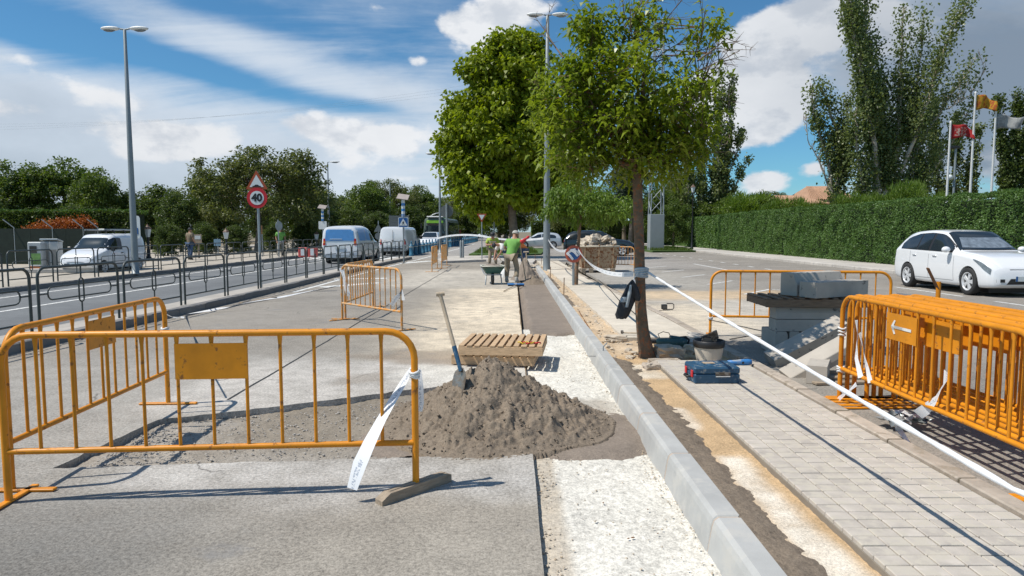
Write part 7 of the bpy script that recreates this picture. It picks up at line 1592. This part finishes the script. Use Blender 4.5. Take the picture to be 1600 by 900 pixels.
pine = tree('pine_tree', 'dark pine with flat tiers above the rubble skip', (D(985, 388, 78).x, 78, 0), [(0, 0, 7.0, 3.2, 2.8, 1.6, 60), (-1.4, 0, 5.0, 2.6, 2.2, 1.5, 40), (1.5, 0, 4.6, 2.6, 2.2, 1.6, 40), (0, 0, 8.8, 1.8, 1.8, 1.0, 26)], [(0, 0, -.1), (.1, 0, 3.0), (0, 0, 6.0), (.1, 0, 8.8)], .26, 80, .62, .30, .09, L_pine, barkg, 34, .05, 14, .42)
shrub = tree('shrub', 'leafy green bush behind the hedge beside the lantern post', (D(1150, 388, 68).x, 68, 0), [(0, 0, 3.0, 2.4, 2.0, 2.2, 100), (1.3, 0, 2.4, 1.6, 1.5, 1.8, 44), (-1.2, 0, 3.8, 1.3, 1.2, 1.2, 28)], [(0, 0, -.1), (0, 0, 1.0), (0, 0, 2.2)], .16, 62, .5, .24, .13, L_mid, barkg, 35, .0, 10, .42)
feath = tree('shrub', 'feathery light green conifer bush behind the right hedge', (D(1225, 380, 52).x, 52, 0), [(0, 0, 2.3, 1.7, 1.4, 2.0, 80), (.9, 0, 3.0, .9, .9, 1.0, 24), (-.9, 0, 2.8, .9, .9, .8, 20)], [(0, 0, -.1), (0, 0, 1.0), (0, 0, 2.2)], .12, 70, .42, .26, .05, L_light, barkg, 36, -.5, 8, .45)
def put(src, u, y, vtop, label, rz=0, wide=1.0):
    """copy of a tree so tall that its top reaches vtop in the view"""
    hs = {'oak_tree': 8.4, 'park_tree': 7.6, 'pine_tree': 10.0, 'shrub': 5.4}[src.name.split('.')[0]]
    if src == feath: hs = 4.6
    if u > 1045: y = max(y, 21.0 * FOC / (u - 800) if u > 1060 else 62)
    if src == wood2: hs = 6.9
    zt = D(u, vtop, y).z; s = zt / hs; return retree(src, label, (D(u, 390, y).x, y, 0), s * wide, rz, s)
oak.scale = (1.03, 1.03, D(400, 230, 52).z / 8.3)
wood.scale = (1.0, 1, D(10, 252, 58).z / 7.7); wood2.scale = (1, 1, D(240, 284, 58).z / 7.0)
spots = [(wood, 105, 60, 250, 'dark rounded tree, second from the left edge', 1.0, 1.0), (wood, 158, 57, 266, 'dark rounded tree just left of the big street lamp', 2.2, .85), (wood2, 190, 75, 300, 'low dark tree close behind the big left street lamp', .4, .9), (wood2, 284, 50, 296, 'dark tree left of the broad oak', 2.5, .9), (wood2, 340, 66, 268, 'tree behind the left half of the broad oak', 3.6, 1.0),
         (wood, 468, 62, 268, 'tree at the right shoulder of the broad oak', 4.5, 1.0), (wood2, 500, 70, 290, 'low tree left of the slim lamp over the blue windowed van', 5.1, 1.0), (wood, 548, 84, 300, 'tree right of the slim lamp over the blue windowed van', 5.9, 1.0), (wood, 578, 80, 286, 'bright topped tree right of the slim lamp', 1.5, 1.0), (oak, 612, 88, 278, 'tall wide tree behind the white panel van', 3.0, .8), (wood, 655, 95, 292, 'dark tree left of the bus', .8, 1.0),
         (wood2, 540, 62, 322, 'low bush like tree behind the blue windowed van', .2, 1.2), (wood2, 590, 64, 328, 'low dark tree behind the panel van', 1.2, 1.2), (wood2, 640, 84, 318, 'low dark tree left of the bus front', 4.2, 1.2), (oak, 700, 130, 305, 'distant dark tree behind the bus', 2.0, 1.0), (oak, 745, 150, 318, 'distant dark tree over the distant white van', 5.0, 1.0), (wood, 728, 250, 335, 'farthest tree at the end of the road', 0, 1.6), (oak, 790, 120, 300, 'dark tree hidden behind the plane tree', 1.0, 1.2), (oak, 850, 105, 290, 'dark tree behind the street lamp and plane tree', 2.4, 1.2),
         (oak, 905, 96, 276, 'dark wide tree behind the small thin trunked tree', 4.0, 1.0), (wood2, 944, 84, 300, 'dark low tree above the parked black car', .6, 1.0), (wood2, 60, 48, 322, 'low pale topped bush tree behind the dark hedge, left', 1.6, 1.1), (wood2, 122, 48, 316, 'low bush tree behind the dark hedge, right', 2.9, 1.1), (wood2, 262, 42, 348, 'low leafy tree in the park behind the wooden sign', .9, 1.0), (wood2, 320, 46, 345, 'low leafy tree under the oak, left', 2.0, 1.1),
         (wood2, 372, 47, 350, 'low leafy tree under the oak, middle', 3.3, 1.1), (wood2, 430, 49, 346, 'low leafy tree under the oak, right', 4.8, 1.1), (wood2, 478, 54, 340, 'low leafy tree near the globe lantern', 5.5, 1.1), (wood2, -30, 50, 280, 'dark tree cut by the left edge', 5.0, 1.1),
         (oak, 1060, 84, 262, 'olive green tree behind the lattice pylon', 1.1, .8), (wood, 1052, 66, 316, 'bright low tree between pylon and lantern', 3.1, .9), (shrub, 1100, 66, 310, 'bright green bush right of the lantern post', 2.0, 1.1), (pine, 975, 90, 262, 'tall dark pine left of the front trunk', 2.0, 1.0), (oak, 1195, 120, 298, 'distant grey green tree behind the bushes at right', .4, 1.0), (wood, 1030, 76, 292, 'leafy tree behind the lattice pylon skirt', 4.0, 1.0),
         (shrub, 1190, 62, 300, 'dark green bush left of the clay roof', 4.1, 1.0), (feath, 1168, 52, 292, 'feathery bush left of the clay roofed house', 1.0, 1.3), (feath, 1330, 38, 292, 'feathery bush under the poplar trunks', 2.0, .9), (feath, 1270, 40, 306, 'low feathery bush in front of the clay roof', 3.0, .9), (feath, 1415, 34, 272, 'feathery bush under the tall poplar, right', 4.2, .8), (feath, 1390, 36, 290, 'low feathery bush under the tall poplar, left', 5.0, .9), (feath, 1450, 36, 290, 'low feathery bush left of the red flag', .5, .9), (shrub, 1360, 44, 300, 'dark bush behind the tall poplar trunks', .9, .9)]
for s_, u, y, vt, lab, rz, wd_ in spots: put(s_, u, y, vt, lab, rz, wd_)
for k_ in range(16):
    u = -150 + k_ * 62; retree(wood if k_ % 2 else wood2, ORD[k_] + ' dark filler tree from the left in the distant wood', (D(u, 380, 105).x, 105 + 9 * (k_ % 3), 0), 1.15, k_ * 1.3, 1.0)
# tall poplars at right
def L(*uv, y=48):
    o = D(1370, 305, y); return [Vector((D(u, v, y).x, (dy if len(a_) > 2 else 0), max(D(u, v, y).z, -.1) if v < 380 else -.1)) - Vector((o.x, 0, 0)) for a_ in uv for (u, v, dy) in [tuple(a_) + ((0,) if len(a_) == 2 else ())]]
Y0 = 48; o = D(1370, 305, Y0)
lim = [(L((1378, 400), (1372, 300), (1362, 200), (1345, 100), (1330, 0), (1322, -70)), .34, 1.0), (L((1372, 300), (1350, 180, -.8), (1328, 90, -1), (1316, 20, -1), (1310, -50, -1)), .2, 1.1), (L((1380, 390), (1385, 260), (1380, 150, .6), (1368, 60, 1), (1365, -40, 1)), .26, .8),
       (L((1388, 400), (1392, 290), (1404, 180), (1408, 100), (1412, 10)), .28, .55), (L((1395, 300), (1425, 210, -.6), (1450, 120, -.9), (1470, 60, -1), (1500, 5, -1)), .17, .75), (L((1400, 320), (1440, 230, .5), (1480, 170, .8), (1520, 120, 1), (1538, 85, 1)), .16, .45), (L((1400, 250), (1430, 150), (1440, 70), (1445, 20)), .14, .6),
       (L((1366, 400), (1345, 300, -.5), (1330, 240, -.8), (1325, 170, -1)), .2, .9), (L((1395, 400), (1400, 330), (1385, 250), (1372, 200)), .2, 1.0), (L((1405, 330), (1450, 280), (1490, 220), (1530, 150, .4)), .1, .5), (L((1400, 400), (1420, 330), (1440, 290), (1450, 230)), .16, .9), (L((1480, 170), (1515, 150), (1538, 110), (1530, 80)), .05, .1)]
poplar('poplar_tree', 'tallest forked poplar with pale trunks reaching over the top of the picture', (o.x, Y0, 0), lim, 41, dens=85, ln=.20, wd=.17, spread=1.05, sub=22, group='poplars behind the hedge')
def L2(y, u0, *uv): return [Vector((D(u, v, y).x - D(u0, 300, y).x, 0, max(-.1, D(u, v, y).z))) for u, v in uv]
y = 50; poplar('poplar_tree', 'shorter poplar with pale trunk and bare lower boughs left of the tallest', (D(1305, 300, y).x, y, 0), [(L2(y, 1305, (1305, 400), (1308, 310), (1312, 250), (1300, 180), (1280, 130)), .32, .9), (L2(y, 1305, (1308, 290), (1316, 220), (1322, 170), (1325, 150)), .24, .9), (L2(y, 1305, (1300, 300), (1292, 240), (1275, 190), (1266, 130)), .16, .7), (L2(y, 1305, (1298, 300), (1280, 250), (1262, 220), (1258, 180)), .07, .03), (L2(y, 1305, (1310, 300), (1330, 240), (1335, 200)), .12, .9)], 42, dens=80, ln=.20, wd=.17, spread=.95, sub=20, group='poplars behind the hedge')
y = 58; poplar('poplar_tree', 'dark dense poplar behind the flagpoles', (D(1475, 300, y).x, y, 0), [(L2(y, 1475, (1470 + a, 400), (1468 + a, 300), (1460 + a * 1.3, 220), (1455 + a * 1.6, 150 + abs(a))), .22, 1.2) for a in (-25, 0, 25, 48)], 43, dens=110, ln=.22, wd=.18, group='poplars behind the hedge')
y = 54; poplar('poplar_tree', 'dense dark poplar cut by the right edge', (D(1600, 300, y).x, y, 0), [(L2(y, 1600, (1600 + a, 400), (1598 + a, 300), (1592 + a * 1.2, 220), (1590 + a * 1.4, 148 + abs(a) * .5)), .22, 1.5) for a in (-22, 0, 22, 50)], 44, dens=150, ln=.22, wd=.18, leafmat=L_dark, group='poplars behind the hedge')
y = 74; poplar('poplar_tree', 'tall poplar standing behind the right side of the front tree', (D(1105, 300, y).x, y, 0), [(L2(y, 1105, (1105 + a, 400), (1106 + a, 300), (1108 + a * 1.2, 220), (1112 + a * 1.4, vt)), .25, 1.2) for a, vt in ((-30, 170), (-10, 140), (12, 112), (24, 120))] + [(L2(y, 1105, (1110, 330), (1130, 290), (1148, 250), (1160, 205)), .15, .9), (L2(y, 1105, (1115, 340), (1140, 310), (1160, 270), (1172, 245)), .12, .7)], 45, dens=90, ln=.27, wd=.22, sub=14, group='poplars behind the hedge')
# low ground growth
gm = np.random.default_rng(8); n = 9000
def tufts(name, x0, x1, y0, y1, n, z, h=.09):
    P = np.stack([gm.uniform(x0, x1, n), gm.uniform(y0, y1, n), np.full(n, z)], -1); d = gm.normal(0, .35, (n, 3)); d[:, 2] = 1
    return tag(link(name, leaves_mesh(name, P, d, h, .03, -.0, L_mid, gm, .1)), kind='stuff')
tufts('grass', 10.9, 14.2, 53.5, 62, 6000, .13, .25); tufts('grass', -2.6, 1.8, 47, 60, 6000, .09, .25)
P = np.stack([gm.uniform(-30, -13.6, 400), gm.uniform(30, 36, 400), np.full(400, .14)], -1)
